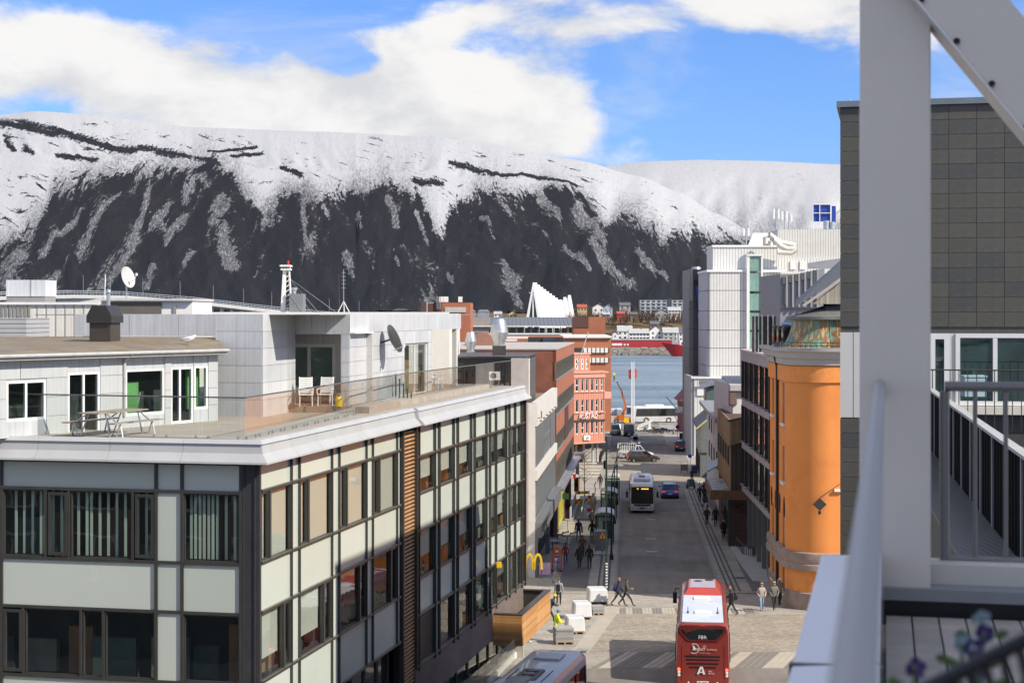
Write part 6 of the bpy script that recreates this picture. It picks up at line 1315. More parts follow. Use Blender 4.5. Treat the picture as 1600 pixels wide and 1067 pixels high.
for k in range(4): BS.window(.5+k*3, 3.2+k*3, gz(140)+.3, zd(15.6), -.03, m_dark, m_dglass2, .1, 1, 1, name='shop_window')
# ------------------------------------------------------------------ dark tiled building and neighbour's terrace on the right
dk = thing('tiled_building', 'charcoal tiled building with flat roof behind the white steel post', 'building', (9.3, 46.6, 0), R(-13)); DF = Wall(dk, (0, 0), (1, 0), (0, 1)); DS = Wall(dk, (0, 0), (0, 1), (1, 0))
m_tiles = [mat('charcoal_tile_%d' % i, c, .55, .05, .1, 1.5, dirt=(.16, .155, .14), dirt_amt=.25, dirt_scale=6) for i, c in enumerate(((.085, .083, .072), (.095, .092, .08), (.072, .073, .07), (.09, .086, .074)))]
TW, TH = .745, .413; zt = 24.83; rr = random.Random(5)
for r in range(15):
 for c in range(19): DF.piece('wall_tile', TW-.012, TH-.012, -.03-rr.choice((0, .003)), 0, m_tiles[rr.randrange(4)], c*TW, zt-(r+1)*TH)
for r in range(10):
 for c in range(1): DF.piece('wall_tile', TW-.012, TH-.012, -.03, 0, m_tiles[rr.randrange(4)], c*TW, zd(2.95)-(r+1)*TH)
mb = MB(); mb.box(.02, 14.2, .0, 21, 0, 24.83); mb.build('core', m_tiles[2], dk)
mb = MB(); DF.box(mb, -.1, 14.3, 24.83, 25.0, -.12, 21.2); mb.build('coping', mat('coping_blue', (.20, .23, .26), .4, .4), dk)
mb = MB(); c_ = DF.pt(.45, 25.0, 2); mb.lathe([(.16, 0), (.16, .1), (.1, .22), (0, .24)], 10, c_); mb.tube([c_+Vector((-.2, 0, 0)), c_+Vector((-.2, 0, .3))], .01, 4); mb.build('roof_cowl', m_wht, dk)
m_pale = mat('pale_cladding', (.60, .59, .57), .45, var=.04)
for a, b in ((0, .36), (.37, .56)): DF.piece('pale_panel', b-a-.01, 2.4, -.03, 0, m_pale, a, zd(2.93))
zs, ze = DF.z(1520, 633), DF.z(1520, 521)
DF.window(DF.a(1452), DF.a(1484.5), zs-.3, ze, -.05, m_white, m_dglass2, .16, 1, 1); DF.window(DF.a(1493), DF.a(1680), zs, ze, -.05, m_white, m_dglass2, .12, 3, 1)
DF.piece('pale_panel', .14, ze-zs+.3, -.06, 0, m_pale, DF.a(1485), zs-.3); DF.piece('sill', 4, .22, -.22, 0, m_cream, DF.a(1485), zs-.24)
for k in range(7): DF.piece('curtain_fold', .09, ze-zs-.2, -.045, -.04, mat('curtain_teal', (.05, .09, .085), .9), DF.a(1507)+k*.12, zs+.1)
# lower terrace block: metal deck roof, slatted parapet, far railing
lt = thing('terrace_block', 'lower roof terrace block with dark slatted parapet and metal deck edge', 'building', (6.1, 24, 0)); o_ = Vector((6.1, 24, 0))
q = [(6.15, 22.5), (10.95, 44), (22, 41), (17, 19)]
mb = MB(); mb.hexa([Vector((x, y, 0))-o_ for x, y in q]+[Vector((x, y, zd(3.5)))-o_ for x, y in q]); mb.build('wall', m_tiles[0], lt)
m_deckm = ribmat('metal_deck', (.22, .225, .225), .12, 'x', .35, .5, .3)
def along(t): return Vector((10.9-3.8*t*1.25, 43-20.2*t*1.25, 0))
for k in range(9):
 a, b = along(k/9), along((k+1)/9)
 mb = MB(); P = [Vector((a.x-.85, a.y, zd(3.47))), Vector((a.x+.25, a.y, zd(3.47))), Vector((b.x+.25, b.y+.02, zd(3.47))), Vector((b.x-.85, b.y+.02, zd(3.47)))]; mb.hexa([p-o_-Vector((0, 0, .03)) for p in P]+[p-o_ for p in P]); mb.build('deck_sheet', m_deckm, lt)
n = 64
for k in range(n):
 p = along((k+.5)/n); post = k % 5 == 0
 d_ = (along(1)-along(0)).normalized(); me = MB().beam((0, 0, 0), d_*(.12 if post else .26), .05, 1.5).mesh('slat', mat('parapet_post', (.30, .30, .29), .7) if post else mat('slat_black', (.018, .018, .018), .95, spec=.02)) if k in (0, 1) else (mp_ if post else ms_)
 if k == 0: mp_ = me
 if k == 1: ms_ = me
 inst('parapet_post' if post else 'slat', me, lt, tuple(p-o_+Vector((0, 0, zd(2.72)))))
a, b = along(0), along(1); mb = MB(); mb.beam(a-o_+Vector((0, 0, zd(1.95))), b-o_+Vector((0, 0, zd(1.95))), .16, .05); mb.build('parapet_cap', mat('cap_pale', (.40, .40, .39), .7, .0), lt)
mb = MB(); mb.beam(a-o_+Vector((.06, 0, zd(2.72))), b-o_+Vector((.06, 0, zd(2.72))), .02, 1.45); mb.build('parapet_backing', m_black, lt)
fr_ = thing('terrace_railing', 'thin dark baluster railing before the green neighbour window', 'railing', (11.2, 42.4, zd(3.0)), R(-13))
mb = MB(); mb.tube([(-.4, 0, zd(1.45)-zd(3.0)), (6, 0, zd(1.45)-zd(3.0))], .022, 6); mb.build('top_rail', m_dark, fr_)
bl = MB().box(-.012, .012, -.012, .012, 0, 1.55).mesh('baluster', m_dark)
for k in range(28): inst('baluster', bl, fr_, (-.35+k*.22, 0, 0))
sb = thing('storage_box', 'pale blue-grey box behind the baluster railing', 'box', tuple(W(1521, 619, 43))); mb = MB(); mb.box(-.28, .28, -.2, .2, 0, .5); mb.build('body', mat('box_blue', (.33, .45, .50), .5), sb); mb = MB(); mb.box(-.3, .3, -.22, .22, .5, .55); mb.build('lid', MATS['box_blue'], sb)
# ------------------------------------------------------------------ the apartment block the balcony belongs to, and the balcony
dirb = Vector((math.sin(R(12.8)), math.cos(R(12.8)), 0)); nrb = Vector((dirb.y, -dirb.x, 0))
ow = thing('apartment_building', 'rendered apartment block that the balcony itself belongs to', 'building', (1.6, 0, gz(0)), R(90-12.8)); OW = Wall(ow, (0, 0), (1, 0), (0, -1)); zb_ = gz(0)
mb = MB(); mb.box(-45, 8.4, -.05, -24, 0, zd(1.62)-zb_); mb.build('lower_block', m_wht, ow); mb = MB(); mb.box(-45, 5.0, -4.2, -24, zd(1.62)-zb_, 33-zb_); mb.build('upper_block', m_wht, ow)
for i in range(9):
 for j in range(4): OW.window(-42+i*5, -40+i*5, 2+j*3.6, 4.2+j*3.6, -.02, m_dark, m_dglass, .09, 2, 1)
op = thing('opposite_building', 'grey rendered block across the side street, mirrored in office windows', 'building', (-9, 19, gz(19)), R(180-12)); OPW = Wall(op, (0, 0), (1, 0), (0, 1)); mb = MB(); mb.box(0, 75, 0, 30, 0, 17); mb.build('wall', mat('opposite_render', (.16, .17, .165), .85, var=.15), op)
for i in range(16):
 for j in range(4): OPW.window(1.5+i*4.4, 4.2+i*4.4, 4.2+j*3.3, 6.2+j*3.3, -.03, m_wht, m_dglass, .12, 2, 1)
mb = MB(); mb.box(-.2, 75, -.3, .1, 3.2, 3.7); mb.box(-.2, 75, -.4, .1, 16.6, 17.1); mb.build('fascia', m_wht, op)
# ------------------------------------------------------------------ the balcony the photograph is taken from
dirb = Vector((math.sin(R(12.8)), math.cos(R(12.8)), 0)); nrb = Vector((dirb.y, -dirb.x, 0))
sf = thing('steel_frame', 'broad white steel post with a slanting beam at balcony corner', 'steel frame', (1.92, 8.3, zd(1.5)))
m_sf = mat('frame_white', (.80, .735, .66), .42, .1, .05, 1.0, dirt=(.66, .60, .53), dirt_amt=.35, dirt_scale=1.1); o3 = -Vector(sf.location)
def pb(mb, x0, x1, d0, d1, z0, z1): c = Vector((1.754, 8.3, 0)); return mb.hexa([c+nrb*x+dirb*d+Vector((0, 0, z)) for z in (z0, z1) for x, d in ((x0, d0), (x1, d0), (x1, d1), (x0, d1))])
mb = MB(); pb(mb, 0, .348, 0, .3, zd(1.42), 23); p_ = mb.build('post', m_sf, sf, bevel=.008); p_.location = o3
mb = MB(); pb(mb, .006, .342, .01, .3, zd(1.53), zd(1.42)); p_ = mb.build('post_base', m_black, sf); p_.location = o3
A = Vector((1.86, 8.3, 21.05)); B = A+nrb*1.78+Vector((0, 0, -2.3)); mb = MB(); mb.beam(A, B, .30, .335, up=(0, -1, 0) if False else (0, 0, 1)); p_ = mb.build('slanting_beam', m_sf, sf, bevel=.006); p_.location = o3
d_ = (B-A).normalized(); nn = d_.cross(dirb).normalized(); nn = nn if nn.z < 0 else -nn; mb = MB(); mb.beam(A+nn*.172, B+nn*.172, .34, .012); p_ = mb.build('beam_flange', mat('flange_pale', (.85, .82, .77), .35, .2), sf); p_.location = o3
bolt = MB().lathe([(0, .02), (.014, .018), (.016, 0)], 8, axis='y').mesh('bolt', m_dark)
for k in range(9): q_ = A+d_*(.25+.27*k)+nn*.15-dirb*.172; inst('bolt', bolt, sf, tuple(q_+o3))
hr = thing('handrail', 'thick grey tubular handrail running from camera to the steel post', 'handrail', (.05, .6, zd(.355)))
E = Vector((1.845, 8.25, 0)); dr_ = Vector((.2275, 1, 0)).normalized(); s0 = E-dr_*7.7; mb = MB(); mb.tube([s0+Vector((0, 0, zd(.355))), E+Vector((0, 0, zd(.355)))], .024, 18); p_ = mb.build('tube', mat('rail_galv', (.42, .41, .39), .5, .35, .08, 5), hr, True); p_.location = -Vector(hr.location)
mb = MB()
for t in (7.62,): q_ = s0+dr_*t; mb.tube([q_+Vector((0, 0, zd(.355))), q_+dr_*.12+Vector((0, 0, zd(.40)))], .02, 8)
p_ = mb.build('wall_bracket', MATS['rail_galv'], hr, True); p_.location = -Vector(hr.location)
cpg = thing('parapet_coping', 'pale grey metal coping along outer edge of the balcony', 'coping', (1.1, 6, zd(1.22)))
m_cop2 = mat('coping_pale_grey', (.80, .80, .80), .4, .3, .05, 1.5); base0 = Vector((1.56, 8.3, 0))
for (t0, t1) in ((-.0, -2.62), (-2.66, -6.9)):
 a, b = base0+dirb*t0, base0+dirb*t1; P = [a, a+nrb*.30, b+nrb*.30, b]; mb = MB(); mb.hexa([p+Vector((0, 0, zd(1.26))) for p in P]+[p+Vector((0, 0, zd(1.22)+(.02 if i in (1, 2) else 0))) for i, p in enumerate(P)]); p_ = mb.build('coping_sheet', m_cop2, cpg, bevel=.006); p_.location = -Vector(cpg.location)
a, b = base0-dirb*2.62, base0-dirb*2.66; mb = MB(); P = [a-nrb*.01, a+nrb*.31, b+nrb*.31, b-nrb*.01]; mb.hexa([p+Vector((0, 0, zd(1.27))) for p in P]+[p+Vector((0, 0, zd(1.215))) for p in P]); p_ = mb.build('joint_strip', m_dark, cpg); p_.location = -Vector(cpg.location)
bwl = tag(bpy.data.objects.new('balcony_wall', None), kind='structure'); COL.objects.link(bwl)
a, b = base0+dirb*0+nrb*.03, base0-dirb*6.9+nrb*.03; P = [a, a+nrb*.26, b+nrb*.26, b]; mb = MB(); mb.hexa([p+Vector((0, 0, 0)) for p in P]+[p+Vector((0, 0, zd(1.265))) for p in P]); mb.build('upstand', m_pale, bwl)
# deck boards
dkb = tag(bpy.data.objects.new('balcony_deck', None), kind='structure'); COL.objects.link(dkb)
m_bd = [mat('grey_board_%d' % i, c, .8, var=.18, scale=3, streak=.08) for i, c in enumerate(((.42, .38, .32), (.47, .42, .355), (.39, .355, .30)))]
st_ = base0+nrb*.32-dirb*7.5
for k in range(34):
 a = st_+nrb*(k*.128); me = MB(); P = [a, a+nrb*.119, a+nrb*.119+dirb*7.45, a+dirb*7.45]; me.hexa([p+Vector((0, 0, zd(1.53))) for p in P]+[p+Vector((0, 0, zd(1.5))) for p in P]); me.build('deck_board', m_bd[(k*5+k//3) % 3], dkb)
mb = MB(); a = st_; P = [a, a+nrb*5, a+nrb*5+dirb*7.5, a+dirb*7.5]; mb.hexa([p+Vector((0, 0, 0)) for p in P]+[p+Vector((0, 0, zd(1.54))) for p in P]); mb.build('slab', m_black, bwl)
a = base0+nrb*.30+dirb*.05; mb = MB()
def ups(d0, d1, z0, z1, name, m_): mb = MB(); P = [a+dirb*d0, a+nrb*5+dirb*d0, a+nrb*5+dirb*d1, a+dirb*d1]; mb.hexa([p+Vector((0, 0, z0)) for p in P]+[p+Vector((0, 0, z1)) for p in P]); return mb.build(name, m_, bwl)
ups(-.02, .3, zd(1.56), zd(1.43), 'membrane_skirt', m_black); ups(-.05, .32, zd(1.43), zd(1.37), 'upstand_face', mat('upstand_grey', (.30, .31, .32), .5)); ups(.12, .34, zd(1.37), zd(1.27), 'upstand_top', m_cream)
# end railing
er = thing('balcony_railing', 'galvanised steel railing across the balcony end, right of post', 'railing', (2.28, 8.55, zd(1.5))); m_rg = mat('rail_dark_galv', (.24, .24, .235), .42, .6, .08, 4); o4 = -Vector(er.location)
def tb(pts, r, name): mb = MB(); mb.tube(pts, r, 12); p_ = mb.build(name, m_rg, er, True); p_.location = o4
u_ = nrb; P0 = Vector((2.235, 8.5, 0))
tb([P0+Vector((0, 0, zd(1.6))), P0+Vector((0, 0, zd(.40))), ], .026, 'post'); tb([P0+Vector((0, 0, zd(.375))), P0+u_*4+Vector((0, 0, zd(.375)))], .026, 'top_rail'); tb([P0+Vector((0, 0, zd(1.265))), P0+u_*4+Vector((0, 0, zd(1.265)))], .019, 'lower_rail'); tb([P0+Vector((0, .05, zd(1.35))), P0+u_*4+Vector((0, .05, zd(1.35)))], .012, 'lower_rail')
for k in range(1, 20): tb([P0+u_*(.152*k)+Vector((0, 0, zd(1.26))), P0+u_*(.152*k)+Vector((0, 0, zd(.38)))], .0115, 'baluster')
mb = MB(); mb.lathe([(0, .06), (.04, .06), (.045, 0)], 10, P0+Vector((0, 0, zd(1.5)))); p_ = mb.build('foot', m_rg, er); p_.location = o4
# wire tray and pansies at the lower right
wt = thing('wire_tray', 'dark wire tray edge out of focus at lower right corner', 'tray', tuple(W(1540, 1060, 2.3)))
mb = MB(); c0 = W(1425, 1085, 2.4); ux = (W(1660, 972, 2.25)-c0); dn = Vector((.05, 1.0, -.55)).normalized()*.16
mb.tube([c0, c0+ux], .011, 8)
for j in (1, 2): mb.tube([c0-Vector((0, 0, .052*j))+Vector((.02*j, 0, 0)), c0+ux-Vector((0, 0, .052*j))+Vector((.02*j, 0, 0))], .006, 6)
for k in range(9): p = c0+ux*(k+.5)/9; mb.tube([p, p-Vector((-.03, 0, .14))], .006, 6)
bw(mb, 'wires', m_black, wt, True)
m_pur = [mat('petal_violet', (.06, .035, .15), .6, var=.3, scale=30), mat('petal_pale', (.24, .34, .40), .6)]; m_lf = mat('leaf_green', (.10, .16, .05), .6)
rp = random.Random(3)
for i, (px, py, Y, ci) in enumerate(((1430, 1042, 3.0, 0), (1521, 1013, 3.1, 0), (1537, 990, 3.15, 0), (1534, 968, 3.2, 1), (1527, 1045, 2.9, 0), (1505, 1005, 3.1, 1))):
 L = W(px, py+60, Y); r = thing('pansy', ['violet pansy alone left of the wire tray', 'violet pansy in the middle of the right hand bunch', 'violet pansy high in the right hand bunch', 'pale blue bloom topmost of the bunch', 'violet pansy half hidden below wire tray', 'pale blue bloom left of the bunch'][i], 'flower', tuple(L), 0, 'pansies at the wire tray'); c_ = W(px, py, Y)-L
 mb = MB(); mb.tube([(0, .02, -.12), (0, .01, c_.z*.5), tuple(c_)], .004, 5); mb.build('stem', m_lf, r)
 for k in range(5):
  t = k*2*math.pi/5+rp.random(); mb = MB(); d1 = Vector((math.cos(t), rp.uniform(-.3, .3), math.sin(t)))*.016; sd_ = Vector((-math.sin(t), .1, math.cos(t)))*.0105
  mb.poly([c_+d1*.1, c_+d1*.7+sd_, c_+d1*1.25+sd_*.5+Vector((0, -.006, 0)), c_+d1*1.25-sd_*.5+Vector((0, -.006, 0)), c_+d1*.7-sd_]); mb.build('petal', m_pur[ci], r)
 for k in range(2): mb = MB(); q_ = c_*.6+Vector((.02*(1-2*k), 0, 0)); mb.poly([q_, q_+Vector((.02*(1-2*k), 0, .012)), q_+Vector((.035*(1-2*k), 0, .004)), q_+Vector((.02*(1-2*k), .005, -.01))]); mb.build('leaf', m_lf, r)
# ------------------------------------------------------------------ vehicles (x forward, y left, origin at the ground under the rear axle line / middle)
def paint(name, col, rough=.28, metal=.2): return mat('paint_'+name, col, rough, metal, .05, .8, coat=.5, dirt=(.12, .11, .10), dirt_amt=.15, dirt_scale=1.2)
m_autogl = glass('car_glass', opaque=(.012, .014, .016), refl=.04)
wheelmeshes = {}
def wheel(par, x, y, r, wdt=.24):
 k = (round(r, 2), round(wdt, 2))
 if k not in wheelmeshes:
  t = MB(); t.lathe([(r*.62, -wdt/2), (r*.93, -wdt/2), (r, -wdt*.32), (r, wdt*.32), (r*.93, wdt/2), (r*.62, wdt/2)], 20, axis='y')
  q = MB(); q.lathe([(0, -wdt*.36), (r*.16, -wdt*.40), (r*.56, -wdt*.30), (r*.63, -wdt*.44), (r*.63, wdt*.44), (r*.56, wdt*.30), (r*.16, wdt*.40), (0, wdt*.36)], 14, axis='y')
  wheelmeshes[k] = (t.mesh('wheel', m_tyre, True), q.mesh('rim', m_rim, True))
 a, b = wheelmeshes[k]; o = inst('wheel', a, par, (x, y, r)); inst('rim', b, o); return o
def loft(mb, secs, close=True):
 n = len(secs[0])
 for s0, s1 in zip(secs, secs[1:]):
  for k in range(n if close else n-1): mb.poly([s0[k], s0[(k+1) % n], s1[(k+1) % n], s1[k]])
 mb.poly(secs[0]); mb.poly(secs[-1][::-1])
def car(name, label, cat, loc, heading, m_, L=4.5, Wd=1.85, H=1.55, kind='suv', lights=True, roofm=None, group=None):
 r = thing(name, label, cat, loc, R(90-heading), group); w = Wd/2; x0, x1 = -L/2, L/2
 # lower body: lofted sections with shoulder and tumblehome
 bon = .98 if kind != 'van' else 1.15
 st = [(x0, .93, .42, .80 if kind != 'hatch' else .86), (x0+.12, .985, .30, .98), (x0+.55, 1, .24, 1.03), (-.2, 1, .24, 1.0), (x1-1.25, .995, .24, bon), (x1-.45, .96, .26, bon-.13), (x1-.1, .88, .30, bon-.25), (x1, .78, .40, .62)]
 secs = []
 for (x, k, zb, zt) in st:
  a = w*k; secs.append([(x, -a*.94, zb), (x, -a, zb+.14), (x, -a, zt-.18), (x, -a*.93, zt), (x, a*.93, zt), (x, a, zt-.18), (x, a, zb+.14), (x, a*.94, zb)])
 mb = MB(); loft(mb, secs); body = mb.build('body', m_, r, True)
 # greenhouse: glass all round, roof and pillars over it
 g0, g1 = x0+.18, x1-1.15; t0, t1 = x0+.62, x1-1.95
 if kind == 'van': g0, g1, t0, t1 = x0+.03, x1-.55, x0+.12, x1-1.25
 if kind == 'pickup': g0, g1, t0, t1 = -.2, x1-1.2, 0, x1-1.9
 zt = 1.0 if kind != 'van' else 1.1
 mb = MB(); loft(mb, [[(g0, -w*.9, zt-.05), (g0, w*.9, zt-.05), (t0, w*.74, H-.06), (t0, -w*.74, H-.06)], [(g1, -w*.88, zt-.08), (g1, w*.88, zt-.08), (t1, w*.72, H-.07), (t1, -w*.72, H-.07)]]); mb.build('windows', m_autogl, r)
 mb = MB(); P = [(t0-.08, -w*.77, H-.075), (t1+.05, -w*.75, H-.085), (t1+.05, w*.75, H-.085), (t0-.08, w*.77, H-.075)]; Q = [(t0+.1, -w*.62, H), (t1-.2, -w*.6, H-.01), (t1-.2, w*.6, H-.01), (t0+.1, w*.62, H)]; mb.hexa(P+Q); mb.build('roof', roofm or m_, r, True)
 for s in (-1, 1):
  mb = MB(); mb.beam((g1, s*w*.885, zt-.06), (t1, s*w*.73, H-.06), .07, .07); mb.beam((g0, s*w*.905, zt-.03), (t0, s*w*.75, H-.06), .12, .12); xm = (g0+g1)/2; mb.beam((xm, s*w*.895, zt-.06), ((t0+t1)/2, s*w*.735, H-.05), .08, .06); mb.build('pillar', m_, r)
  mb = MB(); mb.box(g1-.35, g1-.2, s*(w+.02), s*(w+.2), zt-.02, zt+.13); mb.build('wing_mirror', m_black, r)
  wr = .34 if H > 1.5 else .31
  for x in (x0+.82, x1-.88):
   wheel(r, x, s*(w-.1), wr, .22); mb = MB(); mb.lathe([(wr*1.02, -.015), (wr*1.17, -.015), (wr*1.17, .02), (wr*1.02, .02)], 14, (x, s*(w-.012), wr), 'y', math.pi*.0, math.pi); mb.build('wheel_arch', m_black, r)
  mb = MB(); mb.box(x0-.01, x0+.10, s*w*.52, s*w*.9, .72, .88); mb.build('tail_lamp', m_red_l, r)
  mb = MB(); mb.box(x1-.16, x1-.03, s*w*.42, s*w*.74, .58, .70); mb.build('headlight', mat('lamp_on', (.9, .88, .8), .2, emit=((1, .97, .9), 1.2)) if lights else m_wlens, r)
  mb = MB(); mb.box(x0+.9, x1-1.0, s*(w-.03), s*(w+.012), .22, .36); mb.build('side_skirt', m_black, r)
 mb = MB(); mb.box(x0-.025, x0+.02, -.26, .26, .50, .61); mb.box(x1-.02, x1+.02, -.26, .26, .36, .47); mb.build('number_plate', m_white, r)
 mb = MB(); mb.box(x0-.02, x0+.1, -w*.85, w*.85, .24, .44); mb.box(x1-.12, x1+.01, -w*.62, w*.62, .24, .36); mb.box(x1-.08, x1+.006, -w*.38, w*.38, .48, .58); mb.build('bumper', m_black, r)
 return r
def at_ground(px, py): p = G(px, py, .012); return tuple(p)
car('parked_car', 'bright blue estate car seen from behind beside the white city bus', 'car', at_ground(1046, 776), 4, paint('blue', (.02, .10, .36)), 4.7, 1.93, 1.62, 'suv', False, mat('roof_bluegrey', (.30, .38, .48), .25, .3))
car('parked_car', 'black car with red tail lamps parked by the right kerb near the quay', 'car', at_ground(1064, 704), 4, paint('black', (.018, .017, .018)), 4.5, 1.85, 1.6, 'suv', False)
car('moving_car', 'dark brown estate car turning right across the sunlit crossing', 'car', at_ground(1005, 721), 84, paint('brown', (.06, .04, .032)), 4.5, 1.85, 1.58, 'suv', True, mat('roof_silver', (.30, .31, .32), .25, .4))
car('moving_car', 'silver car with a roof box and lit headlights facing the camera', 'car', at_ground(993, 697), 183, paint('silver', (.22, .23, .24)), 4.4, 1.8, 1.5, 'suv', True)
rb_ = thing('roof_box', 'pale roof box on top of the silver car', 'roof box', tuple(Vector(at_ground(993, 697))+Vector((0, 0, 1.52))), R(-93)); mb = MB(); mb.hexa([(-.9, -.4, .05), (.7, -.4, .05), (.7, .4, .05), (-.9, .4, .05), (-.8, -.34, .36), (.4, -.34, .36), (.4, .34, .36), (-.8, .34, .36)]); mb.build('shell', mat('box_silver', (.36, .37, .38), .35, .3), rb_, bevel=.05); mb = MB(); mb.box(-.5, -.45, -.5, .5, 0, .05); mb.box(.35, .4, -.5, .5, 0, .05); mb.build('bar', m_dark, rb_)
car('van', 'black van with amber beacon bar parked facing camera near the coach', 'van', at_ground(983, 681), 184, paint('van_black', (.03, .03, .035)), 5.2, 1.98, 2.15, 'van', False)
bc = thing('beacon_bar', 'amber beacon bar on the black van roof', 'beacon', tuple(Vector(at_ground(983, 681))+Vector((0, .3, 2.16)))); mb = MB(); mb.box(-.6, .6, -.12, .12, 0, .14); mb.build('lens', mat('amber', (.65, .30, .02), .3), bc); mb = MB(); mb.box(-.65, .65, -.1, .1, -.03, .0); mb.build('base', m_dark, bc)
car('van', 'grey people carrier parked left of the black van', 'van', at_ground(962, 679), 185, paint('grey', (.10, .115, .13)), 4.8, 1.9, 1.9, 'van', False)
# cage-bodied white pickup behind the brown car
pu = car('pickup_truck', 'white pickup with a mesh cage body behind the brown car', 'pickup', at_ground(994, 716), 96, paint('white', (.62, .62, .60)), 5.0, 1.95, 1.9, 'pickup', False)
mb = MB(); mb.box(-2.6, .0, -1, 1, .75, .82); mb.build('bed', m_galv, pu); mb = MB()
for s in (-1, 1):
 for k in range(9): x = -2.6+k*.32; mb.tube([(x, s, .8), (x, s, 2.1)], .02, 4)
 for z in (1.2, 1.6, 2.1): mb.tube([(-2.6, s, z), (0, s, z)], .02, 4)
for k in range(7): y = -1+k*.33; mb.tube([(-2.6, y, .8), (-2.6, y, 2.1)], .02, 4)
mb.build('cage', m_wht, pu)
# --- buses
def bus(name, label, loc, heading, m_, L=12.5, Wd=2.55, H=3.15, front_slope=.25, rear_taper=.03):
 r = thing(name, label, 'bus', loc, R(90-heading)); w = Wd/2
 def sec(x, kw, zb, h, rad):
  a = w*kw; return [(x, -a*.97, zb), (x, -a, zb+.35), (x, -a, 1.35), (x, -a*.975, h-.55), (x, -a*.955, h-rad*.75), (x, -a*.955+rad*.45, h-rad*.18), (x, -a*.955+rad*1.3, h), (x, a*.955-rad*1.3, h), (x, a*.955-rad*.45, h-rad*.18), (x, a*.955, h-rad*.75), (x, a*.975, h-.55), (x, a, 1.35), (x, a, zb+.35), (x, a*.97, zb)]
 mb = MB(); loft(mb, [sec(-L/2, .96, .34, H-.10, .3), sec(-L/2+.14, .995, .28, H-.02, .3), sec(-L/2+.6, 1, .27, H, .3), sec(L/2-.9, 1, .27, H, .3), sec(L/2-.3, .99, .27, H-.05, .3), sec(L/2, .94, .32, H-.22-front_slope*.2, .3)]); mb.build('body', m_, r, True)
 for s in (-1, 1):
  for x in (-L/2+3.2, L/2-2.7): wheel(r, x, s*(w-.14), .5, .3); mb = MB(); mb.lathe([(.5, -.02), (.62, -.02), (.62, .02), (.5, .02)], 16, (x, s*(w+.002), .5), 'y', 0, math.pi); mb.build('wheel_arch', m_black, r)
  mb = MB(); mb.poly([(-L/2+.5, s*(w+.004), 1.35), (L/2-.5, s*(w+.004), 1.35), (L/2-.7, s*(w*.976+.006), H-.52), (-L/2+.5, s*(w*.976+.006), H-.52)]); mb.build('side_windows', m_autogl, r)
  for k in range(6): x = -L/2+.5+k*(L-1)/6; mb = MB(); mb.beam((x, s*(w+.008), 1.35), (x, s*(w*.976+.01), H-.53), .06, .02); mb.build('window_post', m_black, r)
  mb = MB(); mb.tube([(L/2-.1, s*(w-.1), H-.5), (L/2+.25, s*(w+.22), H-.55), (L/2+.25, s*(w+.25), H-.75)], .035, 6); mb.box(L/2+.12, L/2+.3, s*(w+.14), s*(w+.36), H-1.35, H-.75); mb.build('wing_mirror', m_black, r)
 return r
def on_rear(r, name, m_, y0, y1, z0, z1, L, d=.012, x=None): mb = MB(); X = -L/2 if x is None else x; mb.box(X-d, X+.06, y0, y1, z0, z1); return mb.build(name, m_, r)
RBL = 12.8; rbp = Vector(((1098-CX)/F*78, 78, gz(78)+.01)); hd = 6.6
p = rbp+Vector((math.sin(R(hd)), math.cos(R(hd)), 0))*RBL/2; p.z = gz(84)+.012
m_busred = paint('coach_red', (.27, .038, .03), .35, .1); m_busred2 = paint('coach_red_light', (.50, .06, .04), .35, .1)
rbus = bus('airport_coach', 'dark red airport coach seen from behind with white roof panels', tuple(p), hd, m_busred, RBL, 2.55, 3.28); LL = RBL/2
rbus.rotation_euler.x = 0; rbus.rotation_euler.y = R(3.2) if False else 0
mb = MB(); mb.poly([(-LL-.02, -.96, 3.1), (-LL-.02, .96, 3.1), (-LL-.045, .98, 2.86), (-LL-.04, .62, 2.5), (-LL-.04, -.62, 2.5), (-LL-.045, -.98, 2.86)]); mb.build('rear_window', m_autogl, rbus)
mb = MB(); mb.prism([(-1.08, 3.14), (1.08, 3.14), (1.12, 2.84), (.72, 2.40), (-.72, 2.40), (-1.12, 2.84)], 'x', -LL-.03, -LL+.1); mb.build('window_surround', paint('coach_red_dark', (.17, .025, .02)), rbus)
for (z, hw_) in ((1.72, .82), (1.56, .78), (1.38, .74), (1.2, .62)): on_rear(rbus, 'grille_slot', m_black, -hw_, hw_, z-.05, z+.012, RBL, .02);
for s in (-1, 1):
 for k, (z, m_) in enumerate(((1.07, m_red_l), (.93, m_wlens), (.79, m_wlens))): mb = MB(); mb.lathe([(0, -.03), (.06, -.028), (.075, 0)], 12, (-LL-.01, s*1.13, z), 'x'); o = mb.build('tail_lamp', mat('tail_lit', (.8, .05, .03), .25, emit=((1, .12, .06), 1.6)) if k == 0 else m_, rbus)
 mb = MB(); mb.lathe([(0, -.03), (.045, 0)], 10, (-LL-.01, s*.68, .45), 'x'); mb.build('reflector', m_wlens, rbus)
 on_rear(rbus, 'corner_trim', paint('coach_red_dark', (0, 0, 0)), s*.98, s*1.02, .5, 2.2, RBL, .004)
on_rear(rbus, 'number_plate', m_white, -.27, .27, .40, .52, RBL, .035); text('plate_lettering', 'FX 18253', .105, rbus, m_black, (-LL-.04, 0, .455), (R(90), 0, R(-90)), .002); on_rear(rbus, 'bumper', paint('coach_red_dark', (0, 0, 0)), -1.15, 1.15, .26, .36, RBL, .03)
on_rear(rbus, 'brake_lamp', m_red_l, -.13, .13, 3.12, 3.16, RBL, .02)
def rtxt(s, size, y, z, m_=m_white, nm='lettering', al='CENTER'): return text(nm, s, size, rbus, m_, (-LL-.05, y, z), (R(90), 0, R(-90)), .003, al)
